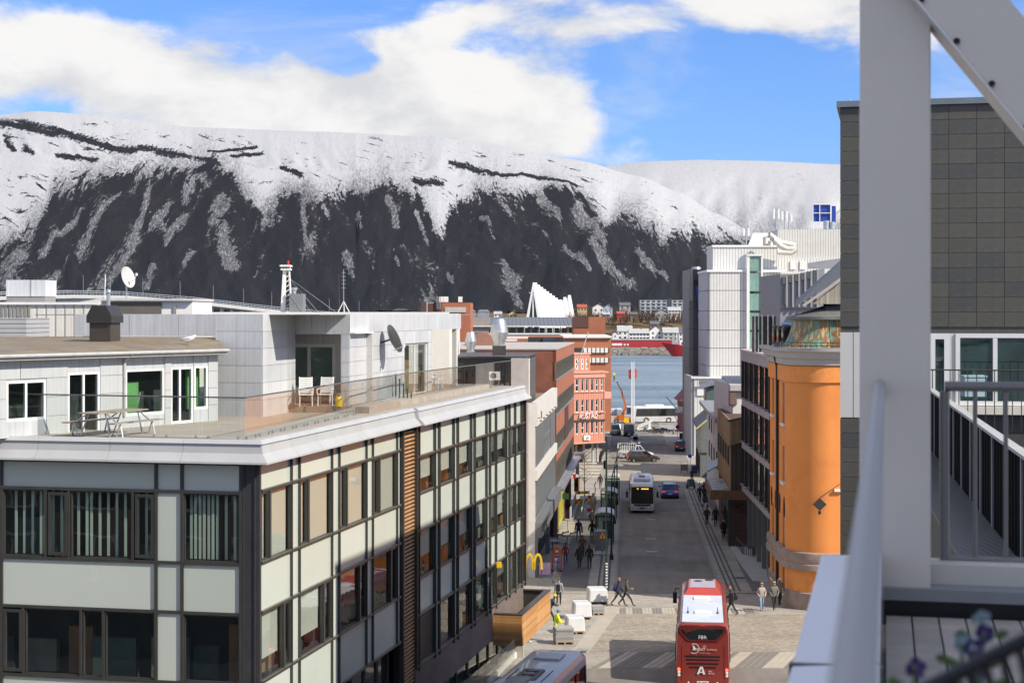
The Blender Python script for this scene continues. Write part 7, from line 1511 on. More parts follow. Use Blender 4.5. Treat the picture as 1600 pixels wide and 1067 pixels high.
rtxt('FB9:', .24, .0, 2.6); rtxt('AIRPORT', .15, .19, 2.02); rtxt('EXPRESS', .13, -.43, 2.02, mat('letter_pink', (.62, .42, .40), .5)); rtxt('BEST', .08, -.36, 1.0); rtxt('ARCTIC', .085, -.40, .9); rtxt('The Airport in comfort', .055, -.1, 1.87, mat('letter_pink', (0, 0, 0))); rtxt('@', .17, -.08, 2.16, mat('letter_pink', (0, 0, 0)))
mb = MB(); n = 22
for k in range(n):
 t0, t1 = R(60+250*k/n), R(60+250*(k+1)/n); cy, cz, r0, r1 = .40, 2.07, .24, .215
 mb.poly([(-LL-.05, cy-math.cos(t0)*-r0, cz+math.sin(t0)*r0), (-LL-.05, cy+math.cos(t1)*r0, cz+math.sin(t1)*r0), (-LL-.05, cy+math.cos(t1)*r1, cz+math.sin(t1)*r1), (-LL-.05, cy+math.cos(t0)*r1, cz+math.sin(t0)*r1)])
mb.poly([(-LL-.05, .48, 2.2), (-LL-.05, .43, 2.22), (-LL-.05, .30, 2.05), (-LL-.05, .42, 2.03)]); mb.build('emblem', m_white, rbus)
mb = MB(); mb.poly([(-LL-.05, .28, .86), (-LL-.05, .18, .86), (-LL-.05, .04, 1.22), (-LL-.05, .12, 1.22)]); mb.poly([(-LL-.05, -.12, .86), (-LL-.05, -.02, .86), (-LL-.05, .08, 1.22), (-LL-.05, .0, 1.22)]); mb.poly([(-LL-.051, .2, .93), (-LL-.051, -.05, .93), (-LL-.051, -.04, .98), (-LL-.051, .18, .98)]); mb.build('emblem', m_white, rbus)
for k, (x0, x1) in enumerate(((-LL+.15, -LL+2.9), (-LL+2.93, -LL+5.8), (-LL+5.83, -LL+7.6))): mb = MB(); mb.box(x0, x1, -.98, .98, 3.27, 3.30); mb.build('roof_panel', mat('roof_white', (.66, .70, .74), .3, .1, .06, .8), rbus)
mb = MB(); mb.box(-LL+2.2, -LL+2.95, -.4, .4, 3.30, 3.37); mb.box(-LL+6.2, -LL+6.9, -.35, .45, 3.30, 3.38); mb.build('roof_hatch', m_white, rbus, bevel=.02)
for s in (-1, 1): mb = MB(); mb.lathe([(.07, 0), (.05, .06), (.02, .1), (.015, .3), (0, .3)], 8, (-LL+2.45, s*.72, 3.3)); mb.build('roof_aerial', m_black, rbus)
mb = MB(); mb.hexa([(-LL+7.7, -1.0, 3.27), (LL-.8, -.95, 3.2), (LL-.8, .95, 3.2), (-LL+7.7, 1.0, 3.27), (-LL+8.3, -.74, 3.56), (LL-1.2, -.72, 3.5), (LL-1.2, .72, 3.5), (-LL+8.3, .74, 3.56)]); mb.build('roof_unit', m_busred2, rbus, bevel=.04)
mb = MB(); mb.poly([(-LL+8.36, -.66, 3.575), (LL-1.3, -.64, 3.515), (LL-1.3, .64, 3.515), (-LL+8.36, .66, 3.575)]); mb.build('unit_grille', mat('grille_pink', (.42, .36, .40), .4), rbus)
for x, y in ((LL-1.7, -.35), (LL-2.1, .25)): mb = MB(); mb.lathe([(0, 3.56), (.22, 3.555), (.24, 3.53)], 12, (x, y, 0)); mb.build('fan', m_black, rbus)
# white city bus
wp_ = G(1003.5, 802, .012); hd2 = 184; p = wp_-Vector((math.sin(R(hd2)), math.cos(R(hd2)), 0))*6; p.z = gz(170)+.012
wbus = bus('city_bus', 'white city bus coming towards the camera up the street', tuple(p), hd2, paint('bus_white', (.60, .60, .58)), 12, 2.55, 3.0)
mb = MB(); mb.poly([(6.02, -1.12, 1.0), (6.02, 1.12, 1.0), (6.015, 1.08, 2.68), (6.015, -1.08, 2.68)]); mb.build('windscreen', glass('windscreen', opaque=(.02, .02, .018), refl=.02), wbus)
text('destination_display', '24 Sentrum' if False else '24', .2, wbus, mat('led_amber', (.6, .2, .0), .4, emit=((1, .45, .08), 1.6)), (6.035, -.45, 2.5), (R(90), 0, R(90)), .003); mb = MB(); mb.box(6.0, 6.035, -.1, .62, 2.46, 2.54); mb.build('display_line', MATS['led_amber'], wbus)
mb = MB(); mb.box(5.9, 6.03, -.85, .85, .78, .93); mb.box(5.9, 6.035, -.24, .24, .5, .62); mb.build('grille', m_black, wbus)
for s in (-1, 1):
 mb = MB(); mb.poly([(6.012, s*.6, .72), (6.0, s*1.1, .98), (6.0, s*1.16, .80), (6.012, s*.72, .62)]); mb.build('headlight', m_wlens, wbus); mb = MB(); mb.beam((6.01, s*.55, .62), (5.98, s*1.18, 1.15), .05, .09); mb.build('front_trim', m_white, wbus)
mb = MB(); mb.box(-.2, 3.4, -.85, .85, 3.0, 3.28); mb.build('roof_unit', m_white, wbus, bevel=.06); mb = MB(); mb.box(.6, 2.0, -.32, .32, 3.28, 3.36); mb.build('unit_grille', mat('grille_grey', (.12, .12, .125), .5), wbus, bevel=.02)
mb = MB(); mb.box(5.6, 5.7, .0, .05, 1.15, 2.3); mb.box(5.5, 5.6, -.2, -.1, 1.1, 1.9); mb.build('hand_pole', mat('pole_yellow', (.7, .5, .02), .4), wbus)
# grey bus whose roof shows at the bottom edge
hd3 = 14.6; far = Vector((2.02, 70.3, 0)); p = far-Vector((math.sin(R(hd3)), math.cos(R(hd3)), 0))*6.05; p.z = gz(66)+.012
gbus = bus('grey_bus', 'grey roofed bus with three roof fans cut by the bottom edge', tuple(p), hd3+180, paint('bus_grey', (.42, .43, .45), .5, 0), 12.1, 2.5, 3.0)
for s in (-1, 1): mb = MB(); mb.box(-6, 6, s*1.255, s*1.268, .35, 1.3); mb.build('red_side', m_busred, gbus)
mb = MB(); mb.box(-4.9, -3.7, -.55, .55, 3.0, 3.09); mb.build('roof_hatch', mat('hatch_grey', (.46, .48, .52), .6), gbus, bevel=.02)
mb = MB(); mb.box(-1.7, .3, -.42, .42, 3.0, 3.07); mb.build('fan_panel', m_black, gbus)
for k in range(3): mb = MB(); mb.lathe([(0, .04), (.25, .03), (.27, .0)], 16, (-1.35+k*.66, 0, 3.08)); mb.build('fan', m_dark, gbus)
for s in (-1, 1): mb = MB(); mb.box(-1.8, .4, s*.72-.025, s*.72+.025, 3.0, 3.02); mb.build('roof_slot', m_black, gbus)
mb = MB(); mb.hexa([(.5, -1.0, 2.95), (5.5, -1.05, 2.95), (5.5, 1.05, 2.95), (.5, 1.0, 2.95), (.9, -.85, 3.18), (5.3, -.9, 3.26), (5.3, .9, 3.26), (.9, .85, 3.18)]); mb.build('roof_unit', mat('unit_grey', (.44, .47, .50), .5, 0), gbus, bevel=.1)
mb = MB(); mb.box(.55, 2.2, -.42, .42, 3.1, 3.24); mb.build('unit_gap', m_grp, gbus)
# white coach by the water, side on
cy_g = 338; cp_ = Vector(((1027-CX)/F*cy_g, cy_g, gz(cy_g)+.012)); cch = bus('tour_coach', 'long white tour coach standing side on at the quay', tuple(cp_), 262, paint('coach_white', (.66, .66, .63)), 10.6, 2.55, 3.45)
mb = MB(); mb.poly([(5.31, -1.1, 1.4), (5.31, 1.1, 1.4), (5.2, 1.05, 3.1), (5.2, -1.05, 3.1)]); mb.build('windscreen', m_autogl, cch); mb = MB(); mb.box(-1.2, 2.6, -.9, .9, 3.42, 3.7); mb.build('roof_unit', m_white, cch, bevel=.06)
mb = MB(); mb.beam((-4.6, 1.285, 1.2), (-1.2, 1.285, .95), .01, .1); mb.beam((-1.2, 1.285, .95), (0, 1.285, .6), .01, .08); mb.build('pink_stripe', mat('stripe_pink', (.55, .25, .32), .4), cch); mb = MB(); mb.box(2.6, 2.8, 1.28, 1.29, 1.05, 1.25); mb.build('badge', m_red_l, cch); mb = MB(); mb.box(-4.7, -4.3, 1.28, 1.29, .6, .95); mb.build('vent', m_grp, cch)
# orange boom lift with a worker in its basket
bl0 = G(970, 657, .01); bl0 = Vector(((968-CX)/F*336, 336, gz(336)+.01)); s_ = 336/F
lift = thing('boom_lift', 'orange boom lift by the quay, its long arm raised over the water', 'boom lift', tuple(bl0)); m_or = paint('lift_orange', (.62, .16, .02))
mb = MB(); mb.box(-1.1, 2.3, -1, 1, .55, 1.15); mb.box(-.6, 1.0, -.9, .9, 1.15, 1.6); mb.build('chassis', m_or, lift, bevel=.05)
for x in (-.7, 1.8):
 for s in (-1, 1): wheel(lift, x, s*.85, .45, .35)
def LP(px, py): return Vector(((px-968)*s_, 0, (657-py)*s_))
mb = MB(); mb.beam(LP(972, 645), LP(977.5, 634), .5, .55); mb.beam(LP(977.5, 634), LP(977, 627), .45, .45); mb.build('riser', m_or, lift); mb = MB(); mb.beam(LP(977.5, 630), LP(970.5, 606), .34, .38); mb.build('boom', m_or, lift); mb = MB(); mb.beam(LP(970.5, 606), LP(963.5, 592), .24, .26); mb.build('boom_tip', mat('boom_steel', (.16, .12, .10), .5, .4), lift)
c_ = LP(959.5, 591); mb = MB()
for z in (0, .55, 1.1):
 for (x0, y0, x1, y1) in ((-.45, -.6, .45, -.6), (.45, -.6, .45, .6), (.45, .6, -.45, .6), (-.45, .6, -.45, -.6)): mb.tube([c_+Vector((x0, y0, z)), c_+Vector((x1, y1, z))], .03, 4)
mb.box(c_.x-.45, c_.x+.45, -.6, .6, c_.z-.06, c_.z)
for x in (-.45, .45):
 for y in (-.6, .6): mb.tube([c_+Vector((x, y, 0)), c_+Vector((x, y, 1.1))], .03, 4)
mb.build('basket', m_galv, lift); mb = MB(); mb.beam(LP(963.5, 592), c_+Vector((.2, 0, .1)), .2, .2); mb.build('basket_arm', m_wht, lift)
LIFT_BASKET = bl0+c_
yb = thing('works_barrier', 'small yellow works barrier beside the orange boom lift', 'barrier', tuple(Vector(((979-CX)/F*330, 330, gz(330))))); mb = MB(); mb.box(-.5, .5, -.05, .05, .35, 1.3); mb.build('board', mat('works_yellow', (.75, .48, .02), .5), yb); mb = MB(); mb.box(-.55, -.45, -.3, .3, 0, .1); mb.box(.45, .55, -.3, .3, 0, .1); mb.box(-.52, -.48, -.03, .03, .1, .4); mb.box(.48, .52, -.03, .03, .1, .4); mb.build('foot', m_black, yb)
# white lattice trailer lift
tl = thing('trailer_lift', 'white lattice trailer lift folded low beside the black van', 'lift', tuple(G(1006, 674, .01))); mb = MB()
for y in (-.3, .3):
 mb.beam((-1.2, y, .6), (1.6, y, 1.9), .12, .16); mb.beam((-1.0, y, 1.1), (1.7, y, 2.2), .1, .12)
 for k in range(6): mb.beam((-1.1+k*.5, y, .75+k*.22), (-.75+k*.5, y, 1.25+k*.2), .06, .06)
mb.build('arm', m_white, tl); mb = MB(); mb.box(-1.3, 1.5, -.6, .6, .35, .55); mb.box(.8, 1.3, -.4, .4, .55, 1.5); mb.build('frame', m_white, tl)
for s in (-1, 1): wheel(tl, .2, s*.7, .33, .2)
for i, px in enumerate((998, 1024)):
 r = thing('works_barrier', ['yellow striped barrier left of the trailer lift', 'yellow striped barrier between trailer lift and the parked motorcycle'][i], 'barrier', tuple(G(px-4 if i else px, 674-i, .01))); mb = MB(); mb.box(-.45, .45, -.04, .04, .4, .75); mb.build('board', MATS['works_yellow'], r); mb = MB(); mb.box(-.4, -.34, -.25, .25, 0, .4); mb.box(.34, .4, -.25, .25, 0, .4); mb.build('foot', m_black, r)
def bike(name, label, cat, loc, rz, motor=False, group=None):
 r = thing(name, label, cat, loc, rz, group); R0 = .34 if not motor else .3
 for x in (-.52 if not motor else -.65, .52 if not motor else .65):
  mb = MB(); n = 18; mb.tube([(x+R0*math.cos(2*math.pi*k/n), 0, R0+R0*math.sin(2*math.pi*k/n)) for k in range(n+1)], .022 if not motor else .07, 5, False); wh_ = mb.build('wheel', m_tyre, r); mb = MB()
  for k in range(6): t = math.pi*k/6; mb.tube([(x-R0*math.cos(t), 0, R0-R0*math.sin(t)), (x+R0*math.cos(t), 0, R0+R0*math.sin(t))], .005, 3, False)
  mb.build('spokes', m_galv, wh_)
 mb = MB()
 if motor: mb.beam((-.6, 0, .5), (.45, 0, .62), .3, .35); mb.beam((-.75, 0, .75), (.05, 0, .78), .26, .14); mb.tube([(.65, 0, .3), (.4, 0, 1.0)], .05, 6)
 else: mb.tube([(-.52, 0, R0), (-.1, 0, .32), (.38, 0, .8), (-.2, 0, .78), (-.52, 0, R0)], .02, 5); mb.tube([(-.1, 0, .32), (-.24, 0, .92)], .018, 5); mb.tube([(.52, 0, R0), (.36, 0, .95)], .02, 5)
 mb.build('frame', m_black if motor else mat('bike_frame', (.06, .06, .07), .4, .4), r); mb = MB(); mb.tube([(.36, -.28, 1.0), (.36, .28, 1.0)], .018, 5); mb.build('handlebar', m_dark, r); mb = MB(); mb.box(-.36, -.12, -.08, .08, .9, .96) if not motor else mb.box(-.7, .1, -.14, .14, .82, .9); mb.build('saddle', m_black, r, bevel=.02); return r
bike('motorcycle', 'black motorcycle parked at the quay, left of a pair', 'motorcycle', tuple(G(1029, 677, .01)), R(8), True, 'motorcycles by the quay'); bike('motorcycle', 'black motorcycle parked at the quay, right of a pair', 'motorcycle', tuple(G(1038, 676, .01)), R(-6), True, 'motorcycles by the quay')
bike('bicycle', 'bicycle standing against the shop wall under timber canopy', 'bicycle', tuple(G(1116, 772, .11)), R(80)); bike('bicycle', 'dark bicycle parked beside the child carrier on right footway', 'bicycle', tuple(G(1088, 766, .11)), R(15))
# ------------------------------------------------------------------ street furniture, works, terrace furniture
m_lamp = mat('lamp_post_green', (.02, .035, .03), .45, .3)
def lamppost(label, px, py, yhead, reach, extra=False):
 L = G(px, py, .11); s_ = L.y/F; h = (py-yhead)*s_; r = thing('street_lamp', label, 'street lamp', tuple(L), 0, 'curved lamps along the left footway')
 mb = MB(); mb.tube([(0, 0, 0), (0, 0, h*.8)], [.075, .055], 8); mb.lathe([(.16, 0), (.16, .25), (.08, .6)], 10); mb.build('pole', m_lamp, r, True)
 mb = MB(); R_ = reach*s_; mb.tube([(0, 0, h*.8)]+[(R_*.6*(1-math.cos(t)), 0, h*.8+h*.2*math.sin(t)) for t in (.3, .6, .9, 1.2, 1.5)], .045, 7); mb.build('arm', m_lamp, r, True)
 mb = MB(); mb.hexa([(R_*.55, -.12, h-.04), (R_, -.16, h-.02), (R_, .16, h-.02), (R_*.55, .12, h-.04), (R_*.55, -.1, h+.06), (R_, -.1, h+.04), (R_, .1, h+.04), (R_*.55, .1, h+.06)]); mb.build('lantern', mat('lantern_grey', (.42, .44, .45), .35, .3), r, bevel=.015)
 return r
lamppost('curved street lamp nearest the camera on the left footway', 955.5, 876, 729, 18); lamppost('curved street lamp second from the camera, beside the middle shelter', 960, 820, 714, 15); lamppost('curved street lamp farthest up the left footway', 964, 790, 695, 18)
L = G(947.5, 927, .11); s_ = L.y/F; sp = thing('signal_pole', 'tall dark green pole with white taped foot and signal box', 'pole', tuple(L)); hh = (927-684)*s_
mb = MB(); mb.tube([(0, 0, 0), (0, 0, hh)], .065, 8); mb.build('pole', m_lamp, sp); mb = MB()
for k in range(9): mb.lathe([(.07, .3+k*.2), (.075, .3+k*.2), (.075, .40+k*.2), (.07, .40+k*.2)], 8)
mb.build('tape', m_white, sp)
L2 = G(947.3, 796, .11); s_ = L2.y/F; sg = thing('traffic_signal', 'dark traffic signal pole seen from behind at far zebra', 'traffic signal', tuple(L2)); h = (796-684)*s_
mb = MB(); mb.tube([(0, 0, 0), (0, 0, h)], .06, 8); mb.build('pole', m_lamp, sg); mb = MB(); mb.box(-.28, .1, -.16, .16, (796-734)*s_, (796-721)*s_); mb.build('signal_head', m_black, sg, bevel=.03)
mb = MB(); mb.tube([(0, 0, (796-712)*s_), (.9, 0, (796-704)*s_), (1.5, 0, (796-703)*s_)], .03, 5); mb.build('side_arm', m_lamp, sg)
# works triangle and control stand
L = G(940, 868, .11); ws = thing('works_stand', 'grey portable works cabinet stand beside the lamp poles', 'cabinet', tuple(L)); mb = MB(); mb.box(-.55, .45, -.3, .3, .35, 1.9); mb.build('cabinet', mat('stand_grey', (.20, .215, .225), .5, .2), ws, bevel=.03); mb = MB()
for x in (-.5, .4):
 for y in (-.25, .25): mb.tube([(x, y, 0), (x, y, 2.1)], .03, 5)
mb.box(-.7, .6, -.35, .35, 0, .1); mb.tube([(-.5, -.3, 2.0), (.4, -.3, 2.0)], .03, 5); mb.build('frame', m_galv, ws)
L = G(941.5, 884, .11); s_ = L.y/F; tri = thing('warning_sign', 'red and yellow triangular roadworks warning sign', 'road sign', tuple(L)); zc = (884-839.5)*s_; a_ = 7.6*s_
def triangle(k, d): return [(-a_*k*1.0, zc-a_*.62*k), (a_*k*1.0, zc-a_*.62*k), (0, zc+a_*1.1*k)]
mb = MB(); mb.tube([(0, .05, 0), (0, .05, zc)], .03, 6); mb.build('post', m_galv, tri); mb = MB(); mb.prism(triangle(1.12, 0), 'y', -.02, .02); mb.build('border', mat('sign_red', (.5, .02, .02), .4), tri); mb = MB(); mb.prism(triangle(.74, 0), 'y', -.032, -.021); mb.build('field', mat('sign_yellow', (.75, .62, .02), .4), tri)
mb = MB(); c_ = zc; u = a_*.09; mb.prism([(-u*1.5, c_-u*4.2), (-u*.4, c_-u*4.2), (u*.2, c_-u*1.5), (u*1.0, c_-u*4.2), (u*2, c_-u*4.2), (u*1.2, c_-u*.6), (u*1.6, c_+u*1.6), (u*.2, c_+u*2.8), (-u*1.2, c_+u*1.2)], 'y', -.042, -.033); mb.lathe([(0, 0), (u*1.0, .0), (u*1.0, .008)], 10, (u*1.4, -.042, c_+u*3.2), 'y'); mb.prism([(u*2.4, c_-u*4.2), (u*5.4, c_-u*4.2), (u*3.9, c_-u*2.4)], 'y', -.042, -.033); mb.build('pictogram', m_black, tri)
# bus shelters
def shelter(label, px, py, n):
 L = G(px, py, .11); r = thing('bus_shelter', label, 'bus shelter', tuple(L), R(-4), 'glass bus shelters'); mb = MB()
 for i in range(8):
  t0, t1 = math.pi*i/8, math.pi*(i+1)/8; f = lambda t: (.85*-math.cos(t), 2.35+.34*math.sin(t))
  (xa, za), (xb, zb) = f(t0), f(t1); mb.hexa([(xa, 0, za), (xb, 0, zb), (xb, 3.6, zb), (xa, 3.6, za), (xa, 0, za+.05), (xb, 0, zb+.05), (xb, 3.6, zb+.05), (xa, 3.6, za+.05)])
 mb.build('roof', mat('shelter_roof', (.50, .51, .50), .35, .1, .1, .8, dirt=(.3, .29, .27), dirt_amt=.5), r); mb = MB()
 for y in (.1, 1.8, 3.5):
  for x in (-.75, .75): mb.tube([(x, y, 0), (x, y, 2.4)], .04, 6)
 mb.box(-.8, .8, .05, .1, 2.28, 2.4); mb.box(-.8, .8, 3.5, 3.55, 2.28, 2.4); mb.build('frame', m_lamp, r)
 for (x0, x1, y0, y1) in ((-.78, -.76, .2, 1.7), (-.78, -.76, 1.9, 3.4), (-.7, .7, .1, .12), (-.7, .7, 3.48, 3.5)): mb = MB(); mb.box(x0, x1, y0, y1, .25, 2.2); mb.build('glass_pane', m_glass, r)
 mb = MB(); mb.box(-.6, -.25, .6, 3.0, .42, .47); mb.box(-.5, -.45, .8, .85, 0, .42); mb.box(-.5, -.45, 2.7, 2.75, 0, .42); mb.build('bench', m_wood, r)
 mb = MB(); mb.box(-.14, .62, -.02, .06, .5, 2.0); mb.build('poster_case', mat('case_dark', (.05, .055, .06), .3), r)
shelter('glass bus shelter nearest the works sign', 944.5, 852, 0); shelter('middle glass bus shelter on the left footway', 951, 812, 1); shelter('farthest glass bus shelter near the zebra', 956.5, 784, 2)
# striped barriers round the stair opening
m_yel = mat('barrier_yellow', (.80, .62, .02), .45); m_brd = mat('barrier_red', (.60, .03, .02), .45)
def barrier(label, p0, p1, zs):
 a, b = Vector(p0), Vector(p1); d = b-a; ang = math.atan2(d.y, d.x); Lb = Vector((d.x, d.y, 0)).length; r = thing('works_barrier', label, 'barrier', tuple(a), ang, 'striped barriers round the stair')
 for z in zs:
  mb = MB(); mb.box(0, Lb, -.03, .03, z, z+.3); bd = mb.build('board', m_yel, r); n = max(2, int(Lb/.55)); mb = MB()
  for k in range(n): x = Lb*(k+.3)/n; mb.prism([(x, z), (x+.22, z), (x+.3, z+.3), (x+.08, z+.3)], 'y', -.04, .04)
  mb.build('stripe', m_brd, bd)
 mb = MB()
 for x in (.05, Lb-.05): mb.box(x-.03, x+.03, -.03, .03, 0, max(zs)+.35); mb.box(x-.12, x+.12, -.35, .35, 0, .08)
 mb.build('post', m_white, r)
gB = lambda px, py: G(px, py, .11)
barrier('striped works barrier across far end of the stair opening', gB(899, 791), gB(921, 790), (.35, 1.15)); barrier('long striped works barrier on the near side of the stair', gB(895, 798), gB(914, 798), (.6,)); barrier('short striped works barrier right of the stair by figure', gB(918, 793), gB(928, 793), (.25, .85)); barrier('low striped works barrier at the right foot of stair', gB(917, 806), gB(923, 806), (.35,))
# sunken stair opening
so_ = tag(bpy.data.objects.new('stair_ramp', None), kind='structure'); COL.objects.link(so_); a, b, c_, d = gB(891, 812), gB(909, 812), gB(914, 788), gB(899, 788)
mb = MB(); mb.poly([a+Vector((0, 0, .01)), b+Vector((0, 0, .01)), c_+Vector((0, 0, .01)), d+Vector((0, 0, .01))]); mb.build('ramp_floor', mat('ramp_pale', (.46, .42, .35), .8, var=.1), so_); mb = MB()
for (p, q) in ((a, d), (b, c_)): mb.beam(p+Vector((0, 0, .5)), q+Vector((0, 0, .5)), .12, 1.0)
mb.build('parapet', m_concrete, so_); mb = MB()
for t in (.38, .52): p, q = a+(b-a)*t, d+(c_-d)*t; mb.beam(p+Vector((0, 0, .06)), q+Vector((0, 0, .06)), .1, .06)
mb.build('rail', m_dark, so_)
# bare street tree
L = gB(913, 783); r = thing('street_tree', 'slender leafless street tree by pink building crossing', 'tree', tuple(L)); mb = MB(); ht_ = 5.2; mb.tube([(0, 0, 0), (.03, 0, 2), (0, .02, ht_)], [.07, .055, .02], 7); mb.build('trunk', mat('bark', (.10, .075, .055), .9), r); mb = MB(); rt_ = random.Random(11)
for k in range(46):
 z = rt_.uniform(1.7, ht_); t = rt_.uniform(0, 6.28); l = rt_.uniform(.5, 1.35)*(1-.45*(z-1.7)/ht_); p = Vector((0, 0, z)); q_ = Vector((math.cos(t)*l*.6, math.sin(t)*l*.6, z+l*.45)); e_ = Vector((math.cos(t)*l, math.sin(t)*l, z+l*.75)); mb.tube([p, q_, e_], [.022, .013, .006], 4, False)
 for j in range(4): v = Vector((rt_.uniform(-1, 1), rt_.uniform(-1, 1), rt_.uniform(.1, .8)))*.42; mb.tube([q_+(e_-q_)*rt_.random(), q_+(e_-q_)*rt_.random()+v], .006, 3, False)
mb.build('crown', mat('twig_brown', (.12, .085, .06), .9), r)
# pallets with covered paving and slabs
m_pal = mat('pallet_wood', (.34, .23, .13), .8, var=.2, scale=4); m_cov = mat('white_cover', (.66, .66, .65), .45, var=.06); m_sl = [mat('slab_grey_%d' % i, (v, v, v*.97), .85, var=.1) for i, v in enumerate((.30, .25, .34))]
def pallet(label, px, py, wd, dp, h, kind, rz=0, n=5):
 L = G(px, py, .006); r = thing('pallet', label, 'pallet', tuple(L), R(rz), 'pallets of paving on the square'); mb = MB()
 for k in range(6): y = k*(dp-.1)/5; mb.box(0, wd, y, y+.1, .11, .135)
 for x in (0, wd/2-.05, wd-.1): mb.box(x, x+.1, 0, dp, 0, .11)
 mb.build('deck', m_pal, r)
 if kind == 'cover':
  mb = MB(); t = .04; P = [(-t, -t, .15), (wd+t, -t, .15), (wd+t, dp+t, .15), (-t, dp+t, .15), (0, 0, h), (wd, 0, h), (wd, dp, h), (0, dp, h)]; mb.hexa(P); o = mb.build('cover', m_cov, r, bevel=.05); mb = MB(); mb.box(-.045, wd+.045, dp*.5-.03, dp*.5+.03, .13, h+.006); mb.build('strap', mat('strap_grey', (.3, .3, .3), .5), r)
 else:
  z = .14
  for k in range(n):
   th = (h-.14)/n; rr_ = random.Random(k+int(px)); o = rr_.uniform(-.05, .05); mb = MB(); mb.box(o, wd+o*.5, 0+abs(o), dp-abs(o)*.3, z, z+th-.012); mb.build('paving_slab', m_sl[k % 3], r); z += th
pallet('large white covered pallet farthest right by the kerb', 922, 944, 1.15, 1.5, .95, 'cover', 6); pallet('white covered pallet behind the hi-vis worker', 899, 968, 1.0, 1.3, 1.0, 'cover', 8); pallet('small stack of grey slabs on a pallet right of covered ones', 926.5, 961, .72, .8, .55, 'slab', 6, 4); pallet('white covered pallet nearest the worker, slabs on top', 888, 991, .95, 1.3, .95, 'cover', 8); pallet('front pallet of loose grey slabs with stepped side', 869, 1007, 1.0, 1.0, .9, 'slab', 8, 6)
pallet('pallet of dark slabs inside the glass screens', 752, 1031, 1.0, .9, .5, 'slab', 12, 3); pallet('pallet of flat slabs under the timber canopy', 786, 1002, 1.3, .8, .35, 'slab', 12, 2)
pl_ = thing('paving_slab_stack', 'loose paving slabs lying behind grey bus', 'paving slabs', tuple(G(866, 1020, .006)), R(-6));
for k in range(4): mb = MB(); mb.box(k*.42, k*.42+.55, .1*k, .1*k+.5, .03*k, .03*k+.07); mb.build('paving_slab', m_sl[k % 3], pl_)
# timber clad canopy with the yellow arches
cz0, cz1 = zd(15.98), zd(14.52); ca0, ca1 = S2.a(769.8), aE+.05
cny = thing('timber_canopy', 'honey coloured timber clad canopy box on the office facade', 'canopy', (X0, Y0, 0), R(78)); CN = Wall(cny, (ca0, -1.56), (0, 1), (1, 0)); CS = Wall(cny, (ca0, -1.56), (1, 0), (0, 1))
m_ced = [mat('honey_board_%d' % i, c, .5, var=.2, scale=2.2, streak=.0) for i, c in enumerate(((.52, .27, .095), (.46, .225, .075), (.57, .31, .12)))]; rc = random.Random(2); nb = 11; bh_ = (cz1-cz0)/nb
for k in range(nb):
 z = cz0+k*bh_; CN.piece('cladding_board', 1.42, bh_-.008, -.025, .02, m_ced[rc.randrange(3)], 0, z)
 for s in range(2): l = (ca1-ca0)/2; CS.piece('cladding_board', round(l-.01, 2), bh_-.008, -.025, .02, m_ced[rc.randrange(3)], s*l, z)
mb = MB(); mb.box(ca0, ca1, -1.55, -.14, cz0+.02, cz0+.35); mb.build('canopy_floor', mat('canopy_gravel', (.36, .32, .27), .9, var=.2, scale=3, dirt=(.12, .10, .08), dirt_amt=.6, dirt_scale=.6), cny)
mb = MB(); mb.box(ca0-.03, ca1, -1.6, -1.3, cz1, cz1+.06); mb.box(ca0-.03, ca0+.28, -1.3, -.14, cz1, cz1+.06); mb.box(ca1-.28, ca1, -1.3, -.14, cz1, cz1+.06); mb.build('coping', m_dark, cny); mb = MB(); mb.box(ca0+.02, ca1, -1.32, -1.29, cz0+.3, cz1); mb.box(ca0+.1, ca0+.13, -1.32, -.14, cz0+.3, cz1); mb.box(ca1-.2, ca1-.17, -1.32, -.14, cz0+.3, cz1); mb.build('inner_lining', m_dark, cny)
L = W(834, 889, 88.4); am = thing('arches_sign', 'yellow double arch letter M sign above far end of timber canopy', 'sign', tuple(L)); s_ = 88.4/F; mb = MB()
def arch(xc):
 n = 12; O = []; I = []
 for k in range(n+1):
  t = math.pi*k/n; x = -math.cos(t); O.append((xc+7.3*s_*x, 24.5*s_*math.sin(t)**.62)); I.append((xc+4.2*s_*x, 21.3*s_*math.sin(t)**.72))
 for k in range(n):
  P = [(O[k], O[k+1], I[k+1], I[k])][0]; mb.hexa([(p[0], -.1, p[1]) for p in P]+[(p[0], .1, p[1]) for p in P])
arch(-6.6*s_); arch(6.6*s_); mb.build('arches', mat('arch_yellow', (.85, .55, .01), .35), am); mb = MB(); mb.tube([(-12*s_, .1, -.5), (-12*s_, .1, .05)], .03, 5); mb.tube([(12*s_, .1, -.5), (12*s_, .1, .05)], .03, 5); mb.build('bracket', m_dark, am)
r = thing('arches_sign', 'small flat yellow arch sign hung inside an office window', 'sign', tuple(W(780, 882, 78.2))); mb = MB(); mb.box(-.12, .12, -.03, .03, -.14, .14); mb.build('panel', MATS['arch_yellow'], r); mb = MB(); mb.tube([(0, 0, .14), (0, 0, .4)], .008, 4); mb.build('cord', m_dark, r)
